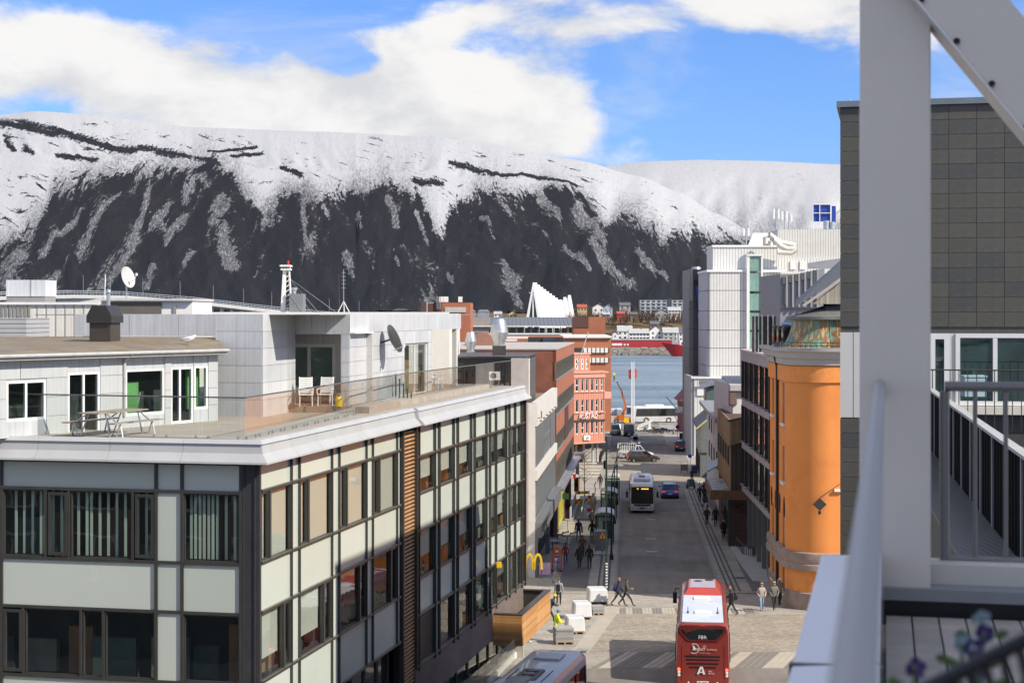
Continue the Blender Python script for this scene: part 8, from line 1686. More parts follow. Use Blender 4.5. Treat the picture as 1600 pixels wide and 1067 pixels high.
# board signs
L = G(870, 894, .11); s_ = L.y/F; ab_ = thing('pavement_sign', 'orange round-topped pavement sign with pink poster', 'pavement sign', tuple(L)); w_ = 8*s_; h = 39*s_; mb = MB(); mb.prism([(-w_, 0), (w_, 0), (w_, h*.72)]+[(w_*math.cos(t), h*.72+h*.28*math.sin(t)) for t in (.4, .8, 1.2, 1.57, 1.94, 2.34, 2.74)]+[(-w_, h*.72)], 'y', -.12, .12); mb.build('board', mat('sign_orange', (.66, .16, .02), .45), ab_, bevel=.02); mb = MB(); mb.box(-w_*.72, w_*.72, -.135, -.121, h*.12, h*.66); mb.build('poster', mat('poster_pink', (.50, .30, .44), .5, var=.3, scale=3), ab_); mb = MB(); mb.box(-.12, .12, -.135, -.121, h*.76, h*.84); mb.build('logo', m_white, ab_); mb = MB(); mb.box(-w_*1.1, w_*1.1, -.3, .3, 0, .07); mb.build('base', m_black, ab_)
mb = MB()
for k in range(3): mb.box(-w_*.6, w_*.6, -.142, -.136, h*(.56-.11*k), h*(.60-.11*k))
mb.build('poster_lines', mat('poster_text', (.22, .06, .16), .5), ab_)
for i, (px, py, w2, h2_, c, lab) in enumerate(((851.5, 905, 8.5, 24, (.52, .36, .50), 'wide pale pink banner board right of yellow arches'), (838, 903, 4, 26, (.55, .42, .52), 'narrow pink banner behind yellow arches'), (823, 902, 4, 24, (.50, .60, .68), 'pale blue poster stand left of yellow arches'))):
 L = G(px, py, .11); s_ = L.y/F; r = thing('banner_stand', lab, 'banner', tuple(L)); mb = MB(); mb.box(-w2*s_, w2*s_, -.03, .03, .25, h2_*s_); mb.build('banner', mat('banner_%d' % i, c, .55, var=.25, scale=2.5), r); mb = MB(); mb.box(-w2*s_, w2*s_, -.25, .25, 0, .05); mb.tube([(-w2*s_, 0, 0), (-w2*s_, 0, h2_*s_)], .025, 5); mb.tube([(w2*s_, 0, 0), (w2*s_, 0, h2_*s_)], .025, 5); mb.build('stand', m_galv, r)
# glass screens and building-site clutter below the canopy
gs = thing('glass_screen', 'tall clear glass screens round the dug up pavement', 'screen', tuple(G(700, 1080) if False else Vector((X0, Y0, 0))), R(78)); GSW = Wall(gs, (0, -1.7), (1, 0), (0, 1))
g0, g1 = GSW.a(690), GSW.a(804.5); n = 9
for k in range(n):
 a = g0+(g1-g0)*k/n; z = gz(Y0+a*.978); GSW.piece('glass_panel', round((g1-g0)/n-.03, 2), 2.35, 0, .02, m_glassrail, a, z+.02)
GE2 = Wall(gs, (g1, -1.7), (0, 1), (1, 0)); z = gz(Y0+g1*.978)
for k in range(2): GE2.piece('glass_panel', .5, 2.35, 0, .02, m_glassrail, .01+k*.52, z+.02)
m_pipe = [mat('pipe_yellow', (.62, .42, .05), .5), mat('pipe_orange', (.50, .20, .06), .6), mat('cable_black', (.02, .02, .02), .5), mat('timber_pale', (.50, .38, .24), .75, var=.2)]
rsd = random.Random(9)
dg = tag(bpy.data.objects.new('dug_ground', None), kind='structure'); COL.objects.link(dg); mb = MB()
pp = [G(x, y, .02) for x, y in ((640, 1090), (700, 1040), (752, 1010), (806, 1005), (806, 1030), (770, 1075), (730, 1110))]; mb.poly(pp); mb.build('sand', mat('site_sand', (.40, .33, .22), .95, var=.3, scale=.9, dirt=(.22, .19, .15), dirt_amt=.8, dirt_scale=.7, bump=.25, bscale=4), dg)
lab4 = ['thin yellow gas pipe lying in the dug ground', 'rusty orange pipe across the dug ground', 'black cable looped over the sand', 'pale timber plank lying beside glass screens', 'second pale plank nearest the grey bus', 'short orange pipe end by the brick wall', 'long black cable trailing towards the plank', 'yellow warning tape roll strip on the sand']
for i in range(8):
 px, py = rsd.uniform(690, 780), rsd.uniform(1022, 1062); a = G(px, py, .09); d = Vector((rsd.uniform(-.3, 1), rsd.uniform(-1, 1), 0)).normalized()*rsd.uniform(1.2, 3)
 r = thing(('pipe', 'pipe', 'cable', 'plank', 'plank', 'pipe', 'cable', 'pipe')[i], lab4[i], ('pipe', 'pipe', 'cable', 'plank', 'plank', 'pipe', 'cable', 'pipe')[i], tuple(a)); k = (0, 1, 2, 3, 3, 1, 2, 0)[i]; mb = MB()
 if k == 3: mb.beam((0, 0, 0), tuple(d*1.4), .25, .06)
 else: mb.tube([(0, 0, 0), tuple(d*.5+Vector((.3, .2, .03))), tuple(d)], .07 if k < 2 else .035, 7)
 mb.build('run', m_pipe[k], r)
r = thing('white_kerb_form', 'long white board edging the dug ground by grey bus', 'board', tuple(G(775, 1060, .1))); mb = MB(); a, b = G(762, 1072, .15)-Vector(r.location), G(806, 1026, .15)-Vector(r.location); mb.beam(a, b, .12, .3); mb.build('board', m_wht, r)
# quay: flag poles, containers, van bodies, pole, sign, ramp
for i, px in enumerate((986.5, 989.3, 992)):
 L = Vector(((px-CX)/F*332, 332+i*1.2, gz(332))); s_ = 332/F; r = thing('flag_pole', ['left', 'middle', 'right'][i]+'most of three white quay flag poles' if i != 1 else 'middle of three white quay flag poles', 'flag pole', tuple(L), 0, 'white flag poles on the quay'); h = (663-567-(2 if i == 1 else 0))*s_
 mb = MB(); mb.tube([(0, 0, 0), (0, 0, h)], [.10, .06], 8); mb.lathe([(0, h+.16), (.08, h+.1), (.09, h), (.0, h-.02)], 8); mb.build('pole', m_white, r, True)
 if i != 1: mb = MB(); mb.poly([(.12, 0, h*.90), (.6*(1 if i else -1), .1, h*.87), (.55*(1 if i else -1), .15, h*.74), (.1, 0, h*.72)]); mb.build('flag', mat('flag_red', (.45, .06, .06), .7), r)
def quaybox(name, label, cat, px0, px1, py0, py1, Y, dep, m_):
 L = Vector(((px0+px1)/2/1*0+((px0+px1)/2-CX)/F*Y, Y, gz(Y))); r = thing(name, label, cat, tuple(L)); mb = MB(); w_ = (px1-px0)*Y/F/2; h = (py1-py0)*Y/F; mb.box(-w_, w_, 0, dep, .05, h); mb.build('body', m_, r, bevel=.05); mb = MB(); mb.box(-w_-.02, w_+.02, -.02, dep+.02, h, h+.1); mb.build('roof', m_wht, r)
 mb = MB()
 for k in range(5): x = -w_+2*w_*(k+.5)/5; mb.box(x-.05, x+.05, -.05, 0, .2, h-.15)
 mb.build('rib', m_dark if cat == 'container' else m_galv, r); return r
quaybox('container', 'blue container behind the orange boom lift, left one', 'container', 980, 988, 629, 640, 372, 2.4, mat('container_blue', (.02, .12, .32), .5)); quaybox('container', 'blue container behind the flag poles, right one', 'container', 991.5, 999.5, 629, 640, 372, 2.4, mat('container_blue', (0, 0, 0)))
quaybox('site_cabin', 'pale blue site cabin left of orange boom lift', 'cabin', 964, 972, 632, 642, 366, 2.5, mat('cabin_blue', (.42, .48, .58), .5)); quaybox('parked_trailer', 'white boat trailer body at the quay edge behind pink building', 'trailer', 950, 964, 633, 642, 368, 2.2, mat('trailer_white', (.55, .57, .60), .5))
L = Vector(((1022-CX)/F*388, 388, gz(388))); r = thing('lamp_pole', 'thin quay lamp pole standing before the water', 'lamp pole', tuple(L)); mb = MB(); mb.tube([(0, 0, 0), (0, 0, 5.2)], .05, 5); mb.build('pole', m_galv, r); mb = MB(); mb.box(-.1, .35, -.08, .08, 5.15, 5.25); mb.build('lantern', m_dark, r)
L = G(1058.5, 691, .02); s_ = L.y/F; r = thing('road_sign', 'round blue and red no-parking sign on post near the quay', 'road sign', tuple(L)); h = (691-667)*s_; mb = MB(); mb.tube([(0, .05, 0), (0, .05, h)], .04, 6); mb.build('post', m_galv, r); mb = MB(); mb.lathe([(0, -.02), (.34, -.02), (.34, .02), (0, .02)], 20, (0, 0, h), 'y'); mb.build('border', MATS['sign_red'], r); mb = MB(); mb.lathe([(0, -.03), (.25, -.03), (.25, -.021)], 20, (0, 0, h), 'y'); mb.build('field', mat('sign_blue3', (.03, .06, .35), .4), r)
mb = MB(); mb.beam((-.17, -.035, h+.17), (.17, -.035, h-.17), .01, .06, up=(0, 1, 0)); mb.build('bar', MATS['sign_red'], r)
r = thing('tilted_ramp', 'raised blue-grey steel gangway tilted over the white coach', 'gangway', tuple(Vector(((1062-CX)/F*330, 330, gz(330))))); s_ = 330/F; mb = MB(); mb.beam((0, 0, 2.4), (-21*s_, 0, 43*s_), 2.0, .22, up=(0, 1, 0) if False else (0, 0, 1)); mb.build('deck', mat('ramp_blue', (.10, .15, .20), .4, .3), r); mb = MB(); mb.box(-.3, .3, -.9, -.6, 0, 2.5); mb.box(-.3, .3, .6, .9, 0, 2.5); mb.tube([(-12*s_, 0, 24*s_), (-2*s_, 0, 0)], .08, 5); mb.build('support', MATS['ramp_blue'], r)
for k in range(2):
 y = -.95 if k == 0 else .95; mb = MB(); mb.beam((-.3, y, 3.2), (-21*s_-.3, y, 43*s_+.8), .06, .06); mb.build('handrail', m_galv, r)
r = thing('litter_bin', 'dark green litter bin on the quay footway', 'bin', tuple(G(1064, 687, .02))); mb = MB(); mb.box(-.25, .25, -.25, .25, .1, 1.0); mb.build('body', m_lamp, r, bevel=.04); mb = MB(); mb.box(-.28, .28, -.28, .28, 1.0, 1.12); mb.build('lid', m_black, r)
r = thing('info_stand', 'dark information stand with pale F mark near tower foot', 'information stand', tuple(G(1081, 696, .02))); mb = MB(); mb.box(-.35, .35, -.15, .15, 0, 2.3); mb.build('panel', m_dark, r); text('letter', 'F', .8, r, m_white, (0, -.17, 1.75), (R(90), 0, 0), .01)
r = thing('traffic_cone', 'dark cone-shaped post beside no-parking sign', 'cone', tuple(G(1053, 678, .02))); mb = MB(); mb.lathe([(0, 1.0), (.05, 1.0), (.3, .06), (.38, .06), (.38, 0)], 10); mb.build('cone', m_grp, r); mb = MB(); mb.tube([(0, 0, .9), (0, 0, 2.6)], .03, 5); mb.build('stick', m_galv, r)
# right footway: iron railing, planters, bins, bench, blue bag rack
r = thing('ramp_railing', 'black iron ramp railing before the mauve building columns', 'railing', tuple(G(1160, 866, .11))); o5 = Vector(r.location); mb = MB(); Q = [G(1147, 852, .11), G(1152, 862, .11), G(1161, 873, .11), G(1178, 876, .11), G(1178, 858, .11)]
for p, q_ in zip(Q, Q[1:]):
 for z in (.15, 1.0): mb.tube([p-o5+Vector((0, 0, z)), q_-o5+Vector((0, 0, z))], .03, 5)
 n = 6
 for k in range(n): c_ = p+(q_-p)*k/n-o5; mb.tube([c_, c_+Vector((0, 0, 1.0))], .022 if k else .04, 4)
mb.build('rail', m_dark, r)
m_stone = mat('planter_stone', (.12, .115, .11), .8, var=.15)
for i, (px, py) in enumerate(((1150, 848), (1175, 852))):
 r = thing('planter', ['grey stone planter at left end of ramp railing', 'grey stone planter on the stone step by columns'][i], 'planter', tuple(G(px, py, .12 if i == 0 else .35))); mb = MB(); mb.lathe([(.0, .06), (.26, .06), (.38, .55), (.42, .62), (.36, .62), (.33, .5), (0, .5)], 14); mb.build('pot', m_stone, r, True); mb = MB()
 for k in range(14): t = k*2.4; mb.tube([(.1*math.cos(t), .1*math.sin(t), .5), (.28*math.cos(t), .28*math.sin(t), .78+.05*(k % 3))], .012, 3)
 mb.build('twigs', mat('twig_brown', (0, 0, 0)), r)
r = thing('wall_sign', 'small blue and white wall mounted bag dispenser far right footway', 'sign', tuple(G(1078, 742, .11))); mb = MB(); mb.tube([(0, 0, 0), (.1, 0, 2.3)], .04, 5); mb.build('post', m_wht, r); mb = MB(); mb.lathe([(0, -.04), (.26, -.04), (.26, .04), (0, .04)], 14, (0, 0, 2.3), 'y'); mb.build('disc', MATS['sign_blue2'], r); mb = MB(); mb.box(.2, .9, -.4, .4, .1, 1.1); mb.build('box', mat('box_navy', (.02, .04, .12), .5), r)
r = thing('outdoor_display', 'low timber display rack under far shop front', 'rack', tuple(G(1069, 740, .11))); mb = MB(); mb.box(-.4, .4, -.05, .05, .3, 1.1); mb.build('board', mat('rack_rose', (.22, .15, .14), .7), r); [MB().tube([(x, 0, 0), (x, 0, 1.2)], .03, 4).build('leg', m_dark, r) for x in (-.42, .42)]
# scooters
for i, (px, py) in enumerate(((884, 835), (896, 836))):
 r = thing('electric_scooter', ['left', 'right'][i]+' of two dark electric scooters by shop door', 'scooter', tuple(gB(px, py)), R(60), 'scooters by the shop door'); mb = MB(); mb.beam((-.5, 0, .12), (.35, 0, .12), .15, .05); mb.build('deck', m_black, r); mb = MB(); mb.tube([(.4, 0, .12), (.3, 0, 1.1)], .025, 6); mb.build('stem', mat('scooter_green', (.03, .07, .05), .4), r); mb = MB(); mb.tube([(.3, -.26, 1.12), (.3, .26, 1.12)], .018, 5); mb.build('handlebar', m_black, r)
 for x in (-.52, .45): mb = MB(); mb.lathe([(0, -.03), (.11, -.03), (.12, 0), (.11, .03), (0, .03)], 12, (x, 0, .12), 'y'); mb.build('wheel', m_tyre, r)
for i, (px, py) in enumerate(((871, 850), (886, 852), (863, 860))):
 r = thing('cafe_table', ['dark low cafe table left of two by the shop', 'dark low cafe table right of two by the shop', 'pale low cafe table nearest orange sign'][i], 'table', tuple(gB(px, py))); mb = MB(); mb.lathe([(0, .74), (.5, .74), (.5, .70), (0, .70)], 14); mb.build('top', m_black if i < 2 else m_concrete, r); mb = MB(); mb.tube([(0, 0, 0), (0, 0, .7)], .04, 6); mb.lathe([(0, .04), (.28, .03), (.28, 0)], 10); mb.build('leg', m_dark, r)
r = thing('bare_mannequin', 'tall beige figure sculpture with raised pole by the striped barriers', 'statue', tuple(gB(927, 806))); mb = MB(); mb.lathe([(0, 0), (.3, .0), (.3, .15), (.0, .15)], 12); mb.build('plinth', m_concrete, r); mb = MB(); mb.lathe([(0, .15), (.16, .16), (.17, .8), (.30, 1.1), (.34, 1.4), (.24, 1.75), (.10, 1.85), (.0, 1.86)], 12); mb.build('body', mat('statue_cream', (.52, .42, .32), .6), r, True); mb = MB(); mb.lathe([(0, 1.82), (.13, 1.9), (.15, 2.05), (.08, 2.18), (0, 2.2)], 10); mb.build('head', MATS['statue_cream'], r, True); mb = MB(); mb.tube([(.15, 0, 2.0), (.22, 0, 2.6), (.1, 0, 2.9), (.3, .1, 3.3)], .05, 5); mb.tube([(-.25, 0, 1.55), (-.42, -.1, 1.1)], .07, 6); mb.build('arm', MATS['statue_cream'], r)
# --- terrace furniture
TZ = zd(3.8)
def T(px, py, z=None):  # point on the terrace floor
 Y = 3.8*F/(py-CY); return Vector(((px-CX)/F*Y, Y, TZ))
pt_ = thing('picnic_table', 'weathered picnic table with two benches on the zinc terrace', 'picnic table', (-12.5, 51.6, TZ), R(68))
mb = MB()
for k in range(5): mb = MB(); mb.box(-1.3, 1.3, -.4+k*.162, -.4+k*.162+.15, .72, .76); mb.build('table_board', m_wood, pt_)
for s in (-1, 1):
 mb = MB(); mb.box(-1.3, 1.3, s*.85-.13, s*.85+.13, .42, .46); mb.build('bench', m_wood, pt_)
for x in (-.85, .85):
 mb = MB(); mb.tube([(x-.12, -.85, .43), (x, -.35, .72)], .025, 5); mb.tube([(x+.12, .85, .43), (x, .35, .72)], .025, 5)
 for s in (-1, 1): mb.tube([(x, s*.3, .72), (x-.1, s*.55, 0)], .025, 5); mb.tube([(x, s*.85, .43), (x, s*.95, 0)], .025, 5); mb.tube([(x, s*.85, .43), (x, s*.72, 0)], .025, 5)
 mb.build('leg_frame', m_galv, pt_)
def chair(name, label, loc, rz, m_=None):
 r = thing(name, label, 'chair', tuple(loc), R(rz)); m_ = m_ or m_white
 for s in (-1, 1):
  for y in (-.22, .24): mb = MB(); mb.tube([(s*.24, y, 0), (s*.23, y*.85, .45)], .022, 5); mb.build('leg', m_, r)
  mb = MB(); mb.tube([(s*.28, -.2, .64), (s*.28, .25, .66)], .025, 5); mb.tube([(s*.26, -.2, .42), (s*.28, -.2, .64)], .02, 5); mb.build('armrest', m_, r)
 mb = MB(); mb.box(-.25, .25, -.24, .26, .43, .46); mb.build('seat', m_, r); mb = MB()
 for k in range(8): z = .5+k*.075; mb.box(-.23, .23, .26+.02*k, .285+.02*k, z, z+.058)
 mb.tube([(-.24, .26, .45), (-.24, .43, 1.1)], .02, 5); mb.tube([(.24, .26, .45), (.24, .43, 1.1)], .02, 5); mb.build('backrest', m_, r); return r
c1 = W(478, 630, 63.2); c1.z = FL+.0; chair('garden_chair', 'white slatted garden chair left of two by the wide sliding door', c1, 8); c1 = W(508, 630, 63.4); c1.z = FL; chair('garden_chair', 'white slatted garden chair right of two by the wide sliding door', c1, -6)
c1 = W(681.5, 606, 78.5); c1.z = FL; chair('garden_chair', 'white folding chair alone near terrace column', c1, 68); c1 = W(197, 655, 56.2); c1.z = TZ; chair('garden_chair', 'faded folding chair behind the picnic table', c1, -30, mat('faded_chair', (.42, .40, .33), .7))
r = thing('watering_can', 'yellow watering can beside the right garden chair', 'watering can', tuple(Vector((W(530, 628, 63.2).x, 63.0, FL)))); mb = MB(); mb.lathe([(0, 0), (.13, 0), (.14, .3), (.09, .38), (0, .38)], 12); mb.build('body', mat('can_yellow', (.70, .48, .01), .4), r, True); mb = MB(); mb.tube([(.12, 0, .1), (.3, 0, .4)], .02, 5); mb.tube([(-.1, 0, .35), (0, 0, .52), (.1, 0, .36)], .015, 5); mb.build('spout', MATS['can_yellow'], r)
wd_ = thing('satellite_dish', 'dark satellite dish fixed on zinc penthouse wall', 'satellite dish', tuple(W(586, 540, 68.3))); prof = [(.62*t, .2*.62*t*t) for t in (0, .25, .5, .75, 1)]+[(.62, .15), (.4, .07), (0, .02)]; mb = MB(); mb.lathe(prof, 22); o = mb.build('reflector', mat('dish_dark', (.16, .165, .17), .5), wd_, True, loc=(.72, -.35, .25)); o.rotation_euler = (0, R(68), R(24)); mb = MB(); mb.tube([(0, .35, 0), (.2, -.1, .1), (.62, -.28, .25)], .04, 6); mb.lathe([(0, 0), (.16, 0), (.16, .04)], 10, (0, .3, -.05), 'y'); mb.build('mount', m_dark, wd_); mb = MB(); mb.tube([(.8, -.4, -.2), (1.25, -.9, .0)], .02, 5); mb.lathe([(0, -.06), (.06, -.05), (.06, .08), (0, .09)], 8, (1.25, -.9, 0)); mb.build('feed_arm', m_white, wd_)
gl_ = thing('gull', 'white gull sitting on edge of moss roof', 'bird', tuple(W(293, 537, 58.3))); mb = MB(); mb.tube([(-.3, 0, .16), (-.15, 0, .14), (.05, 0, .15), (.2, 0, .22), (.27, 0, .27), (.33, 0, .26)], [.015, .07, .10, .075, .05, .01], 8); mb.build('body', m_white, gl_, True); mb = MB()
for s in (-1, 1): mb.hexa([(-.32, s*.03, .15), (.1, s*.085, .13), (.1, s*.10, .13), (-.32, s*.04, .15), (-.3, s*.03, .19), (.08, s*.08, .21), (.08, s*.10, .2), (-.3, s*.05, .18)])
mb.build('wing', mat('gull_grey', (.35, .36, .37), .7), gl_); mb = MB(); mb.tube([(0, .03, 0), (0, .03, .1)], .012, 4); mb.tube([(0, -.03, 0), (0, -.03, .1)], .012, 4); mb.build('leg', m_pipe[1], gl_)
fl_ = thing('gull', 'dark flying gull with spread wings before mountain', 'bird', tuple(W(780, 412, 150))); mb = MB(); mb.tube([(-.2, 0, 0), (0, 0, .02), (.2, 0, .0), (.3, 0, -.01)], [.02, .07, .06, .01], 7); mb.build('body', m_grp, fl_, True)
for s in (-1, 1): mb = MB(); mb.hexa([(s*.05, -.02, .0), (s*.35, -.05, .12), (s*.35, .12, .12), (s*.05, .12, .0), (s*.05, -.02, .03), (s*.62, -.02, .02), (s*.6, .06, .03), (s*.05, .12, .03)]); mb.build('wing', m_grp, fl_)
# ------------------------------------------------------------------ people: one skinned body each, clothes by region, hair and coats as children
SKIN = [mat('skin_a', (.52, .33, .24), .6), mat('skin_b', (.44, .26, .18), .6)]
def cloth(name, c): return mat('cloth_'+name, c, .85, var=.25, scale=9)
HAIR = {k: mat('hair_'+k, c, .6, var=.3, scale=20) for k, c in dict(dark=(.03, .022, .018), brown=(.09, .055, .03), blond=(.42, .28, .12), ginger=(.34, .12, .04), grey=(.45, .44, .42), white=(.62, .61, .59)).items()}
def person(label, loc, heading, top, legs, hair='dark', pose='walk', ph=1., height=1.75, bulk=1., coat=0, shoe=(.03, .03, .03), hat=None, arms='swing', lean=0, hold=None, fem=False, seg_extra=None):
 """heading: 0 = walking away from the camera, 180 = towards it"""
 r = thing('person', label, 'person', tuple(loc), R(-heading)); k = height/1.75; J = {}
 st_ = .34*ph if pose == 'walk' else .04; hipw, shw = .095, (.185 if not fem else .165)
 J['pel'] = Vector((0, 0, .95)); J['wst'] = Vector((0, .02+lean*.2, 1.10)); J['chs'] = Vector((0, .03+lean*.55, 1.33)); J['nck'] = Vector((0, .03+lean*.75, 1.49)); J['hd0'] = Vector((0, .05+lean*.85, 1.57)); J['hd1'] = Vector((0, .07+lean*.9, 1.70))
 if pose == 'crouch':
  for q in J: J[q] -= Vector((0, 0, .38))
 if pose == 'sit':
  for q in J: J[q] -= Vector((0, 0, .0))
 for s, n in ((-1, 'L'), (1, 'R')):
  f = s*st_; p = J['pel']
  J['hip'+n] = p+Vector((s*hipw, 0, -.06))
  if pose == 'crouch': J['kne'+n] = Vector((s*.17, .30, .48)); J['ank'+n] = Vector((s*.15, -.02, .09))
  elif pose == 'sit': J['kne'+n] = Vector((s*.12, .32-.1*s, .78+.1*s)); J['ank'+n] = Vector((s*.12, .18-.1*s, .38+.12*s))
  else: J['kne'+n] = Vector((s*.10, f*.55+.06, .50)); J['ank'+n] = Vector((s*.10, f-.04*(f < 0), .09+(.08 if f < -.1 else 0)))
  J['toe'+n] = J['ank'+n]+Vector((s*.02, .17, -.05 if f >= -.1 else -.10))
  J['sho'+n] = J['chs']+Vector((s*shw, 0, .09)); g = -f*.9 if arms == 'swing' else 0
  if arms == 'pocket': J['elb'+n] = J['sho'+n]+Vector((s*.11, -.06, -.28)); J['wri'+n] = J['sho'+n]+Vector((s*.02, .10, -.46))
  elif arms == 'fwd': J['elb'+n] = J['sho'+n]+Vector((s*.06, .06, -.28)); J['wri'+n] = J['sho'+n]+Vector((-s*.02, .32, -.28))
  elif arms == 'down': J['elb'+n] = J['sho'+n]+Vector((s*.07, .0, -.29)); J['wri'+n] = J['sho'+n]+Vector((s*.09, .05, -.54))
  else: J['elb'+n] = J['sho'+n]+Vector((s*.08, g*.35-.02, -.28)); J['wri'+n] = J['sho'+n]+Vector((s*.09, g*.8+.06, -.52))
  J['hnd'+n] = J['wri'+n]+(J['wri'+n]-J['elb'+n]).normalized()*.08
 b = bulk
 RAD = dict(pel=.135*b, wst=.128*b, chs=.155*b, nck=.055, hd0=.075, hd1=.092, hipL=.10, kneL=.066, ankL=.045, toeL=.035, shoL=.082*b, elbL=.058*b, wriL=.042*b, hndL=.034)
 names = list(J); ix = {n: i for i, n in enumerate(names)}; ed = [('pel', 'wst'), ('wst', 'chs'), ('chs', 'nck'), ('nck', 'hd0'), ('hd0', 'hd1')]
 for n in 'LR': ed += [('pel', 'hip'+n), ('hip'+n, 'kne'+n), ('kne'+n, 'ank'+n), ('ank'+n, 'toe'+n), ('chs', 'sho'+n), ('sho'+n, 'elb'+n), ('elb'+n, 'wri'+n), ('wri'+n, 'hnd'+n)]
 me = bpy.data.meshes.new('skeleton'); me.from_pydata([tuple(J[n]*k) for n in names], [(ix[a], ix[c]) for a, c in ed], [])
 o = bpy.data.objects.new('skeleton', me); COL.objects.link(o); sk = o.modifiers.new('skin', 'SKIN'); sk.use_smooth_shade = True
 for n in names:
  q = n[:3]+'L' if n[:3]+'L' in RAD else n; rr_ = RAD[q]*k; v = me.skin_vertices[0].data[ix[n]]; v.radius = (rr_, rr_*(.80 if n in ('pel', 'wst', 'chs') else 1)); v.use_root = n == 'pel'
 sb_ = o.modifiers.new('sub', 'SUBSURF'); sb_.levels = 1
 dg_ = bpy.context.evaluated_depsgraph_get(); ev = o.evaluated_get(dg_); bm_ = bpy.data.meshes.new_from_object(ev); bpy.data.objects.remove(o)
 part = {('pel', 'wst'): 0, ('wst', 'chs'): 0, ('chs', 'nck'): 0, ('nck', 'hd0'): 2, ('hd0', 'hd1'): 2}
 for n in 'LR': part.update({('pel', 'hip'+n): 1, ('hip'+n, 'kne'+n): 1, ('kne'+n, 'ank'+n): 1, ('ank'+n, 'toe'+n): 3, ('chs', 'sho'+n): 0, ('sho'+n, 'elb'+n): 0, ('elb'+n, 'wri'+n): 0, ('wri'+n, 'hnd'+n): 2})
 segs = [(J[a]*k, J[c]*k, m_, RAD.get(a[:3]+'L', RAD.get(a))) for (a, c), m_ in part.items()]
 mv_, mf_, mm_ = [tuple(v.co) for v in bm_.vertices], [tuple(p.vertices) for p in bm_.polygons], []
 for p in bm_.polygons:
  best = (9, 0); c = p.center
  for a, d_, m_, ra in segs:
   ab = d_-a; t = max(0, min(1, (c-a).dot(ab)/ab.dot(ab))); dd = (c-a-ab*t).length-(ra or .05)*k*.9
   if dd < best[0]: best = (dd, m_)
  m_ = best[1]
  if m_ == 1 and c.z > (.88 if pose != 'crouch' else .5)*k: m_ = 0
  mm_.append(m_)
 mb = MB(); mb.v = mv_; mb.f = mf_; mb.m = mm_
 mb.mi = 2
 for n, s in (('L', -1), ('R', 1)):   # five fingers, curled a little, and the thumb at the side
  h, d_ = J['hnd'+n]*k, (J['hnd'+n]-J['wri'+n]).normalized(); sd_ = d_.cross(Vector((1, 0, 0))).normalized(); pn = d_.cross(sd_).normalized()
  for q, ln in enumerate((.070, .078, .072, .056)): b0 = h+sd_*(-.024+.016*q)*k; mb.tube([b0-d_*.03, b0+d_*ln*.55, b0+d_*ln*.9+pn*.02*s], [.010, .009, .007], 4)
  mb.tube([h-d_*.04+sd_*-.02, h+sd_*-.05+d_*.005, h+sd_*-.055+d_*.03], [.011, .01, .008], 4)
 # face: nose, ears, eyes, mouth
 hc = J['hd1']*k; fy = Vector((0, 1, 0)); hm_ = (J['hd0']*k+hc)/2
 mb.tube([hm_+Vector((0, .085, .045))*k, hm_+Vector((0, .115, .01))*k, hm_+Vector((0, .088, .0))*k], [.008, .016, .01], 5)
 for s in (-1, 1): mb.tube([hm_+Vector((s*.085, .0, -.01))*k, hm_+Vector((s*.098, -.01, .02))*k, hm_+Vector((s*.088, .0, .05))*k], [.01, .014, .01], 4)
 mb.mi = 3
 for s in (-1, 1): mb.lathe([(0, .006), (.010, .004), (.011, 0)], 6, hm_+Vector((s*.032, .083, .042))*k, 'y')
 mb.box(hm_.x-.022, hm_.x+.022, hm_.y+.078*k, hm_.y+.086*k, hm_.z-.036*k, hm_.z-.03*k)
 body = mb.build('body', [cloth(*top), cloth(*legs), SKIN[hash(label) % 2 if False else len(label) % 2], cloth('shoe%.2f' % shoe[0], shoe)], r, True)
 for p in body.data.polygons: p.use_smooth = True
 # hair or hat
 mb = MB(); n = 14; c = hc+Vector((0, -.012, .015))*k; R1 = .108*k; rings = []
 for j in range(6):
  th = j/5*R(112); row = []
  for q in range(n):
   t = 2*math.pi*q/n; front = max(0, math.sin(t)); lim = th*(1-.42*front); row.append(c+Vector((math.sin(lim)*math.cos(t)*R1*.92, math.sin(lim)*math.sin(t)*R1, math.cos(lim)*R1)))
  rings.append(row)
 for a, d_ in zip(rings, rings[1:]):
  for q in range(n): mb.poly([a[q], a[(q+1) % n], d_[(q+1) % n], d_[q]])
 if fem and not hat: mb.tube([c+Vector((0, -.06, 0))*k, c+Vector((0, -.10, -.13))*k, c+Vector((0, -.09, -.26))*k], [.07*k, .065*k, .03*k], 8)
 if hat == 'cap': mb.hexa([c+Vector(v)*k for v in ((-.07, .08, .03), (.07, .08, .03), (.05, .19, .01), (-.05, .19, .01), (-.07, .08, .045), (.07, .08, .045), (.05, .19, .022), (-.05, .19, .022))])
 if hat == 'helmet': mb.lathe([(.118*k, 0), (.15*k, -.012), (.15*k, 0), (.118*k, .02)], 14, c+Vector((0, .01, -.005))*k)
 mb.build('hair' if not hat else hat, HAIR[hair] if not hat else seg_extra, r, True)
 if coat:
  mb = MB(); zt, zb = J['wst'].z*k, (J['pel'].z-coat)*k; mb.lathe([(.165*b*k, zt-zb+.10), (.18*b*k, zt-zb-.02), (.20*b*k, (zt-zb)*.5), (.215*b*k, 0), (.19*b*k, 0)], 14, (0, .01, zb)); o = mb.build('coat_skirt', cloth(*top), r, True); o.scale = (1, .82, 1)
 mb = MB(); mb.lathe([(.075*k, 0), (.085*k, .03*k), (.072*k, .06*k)], 10, J['nck']*k+Vector((0, 0, -.02))); mb.build('collar', cloth(*top), r, True)
 return r
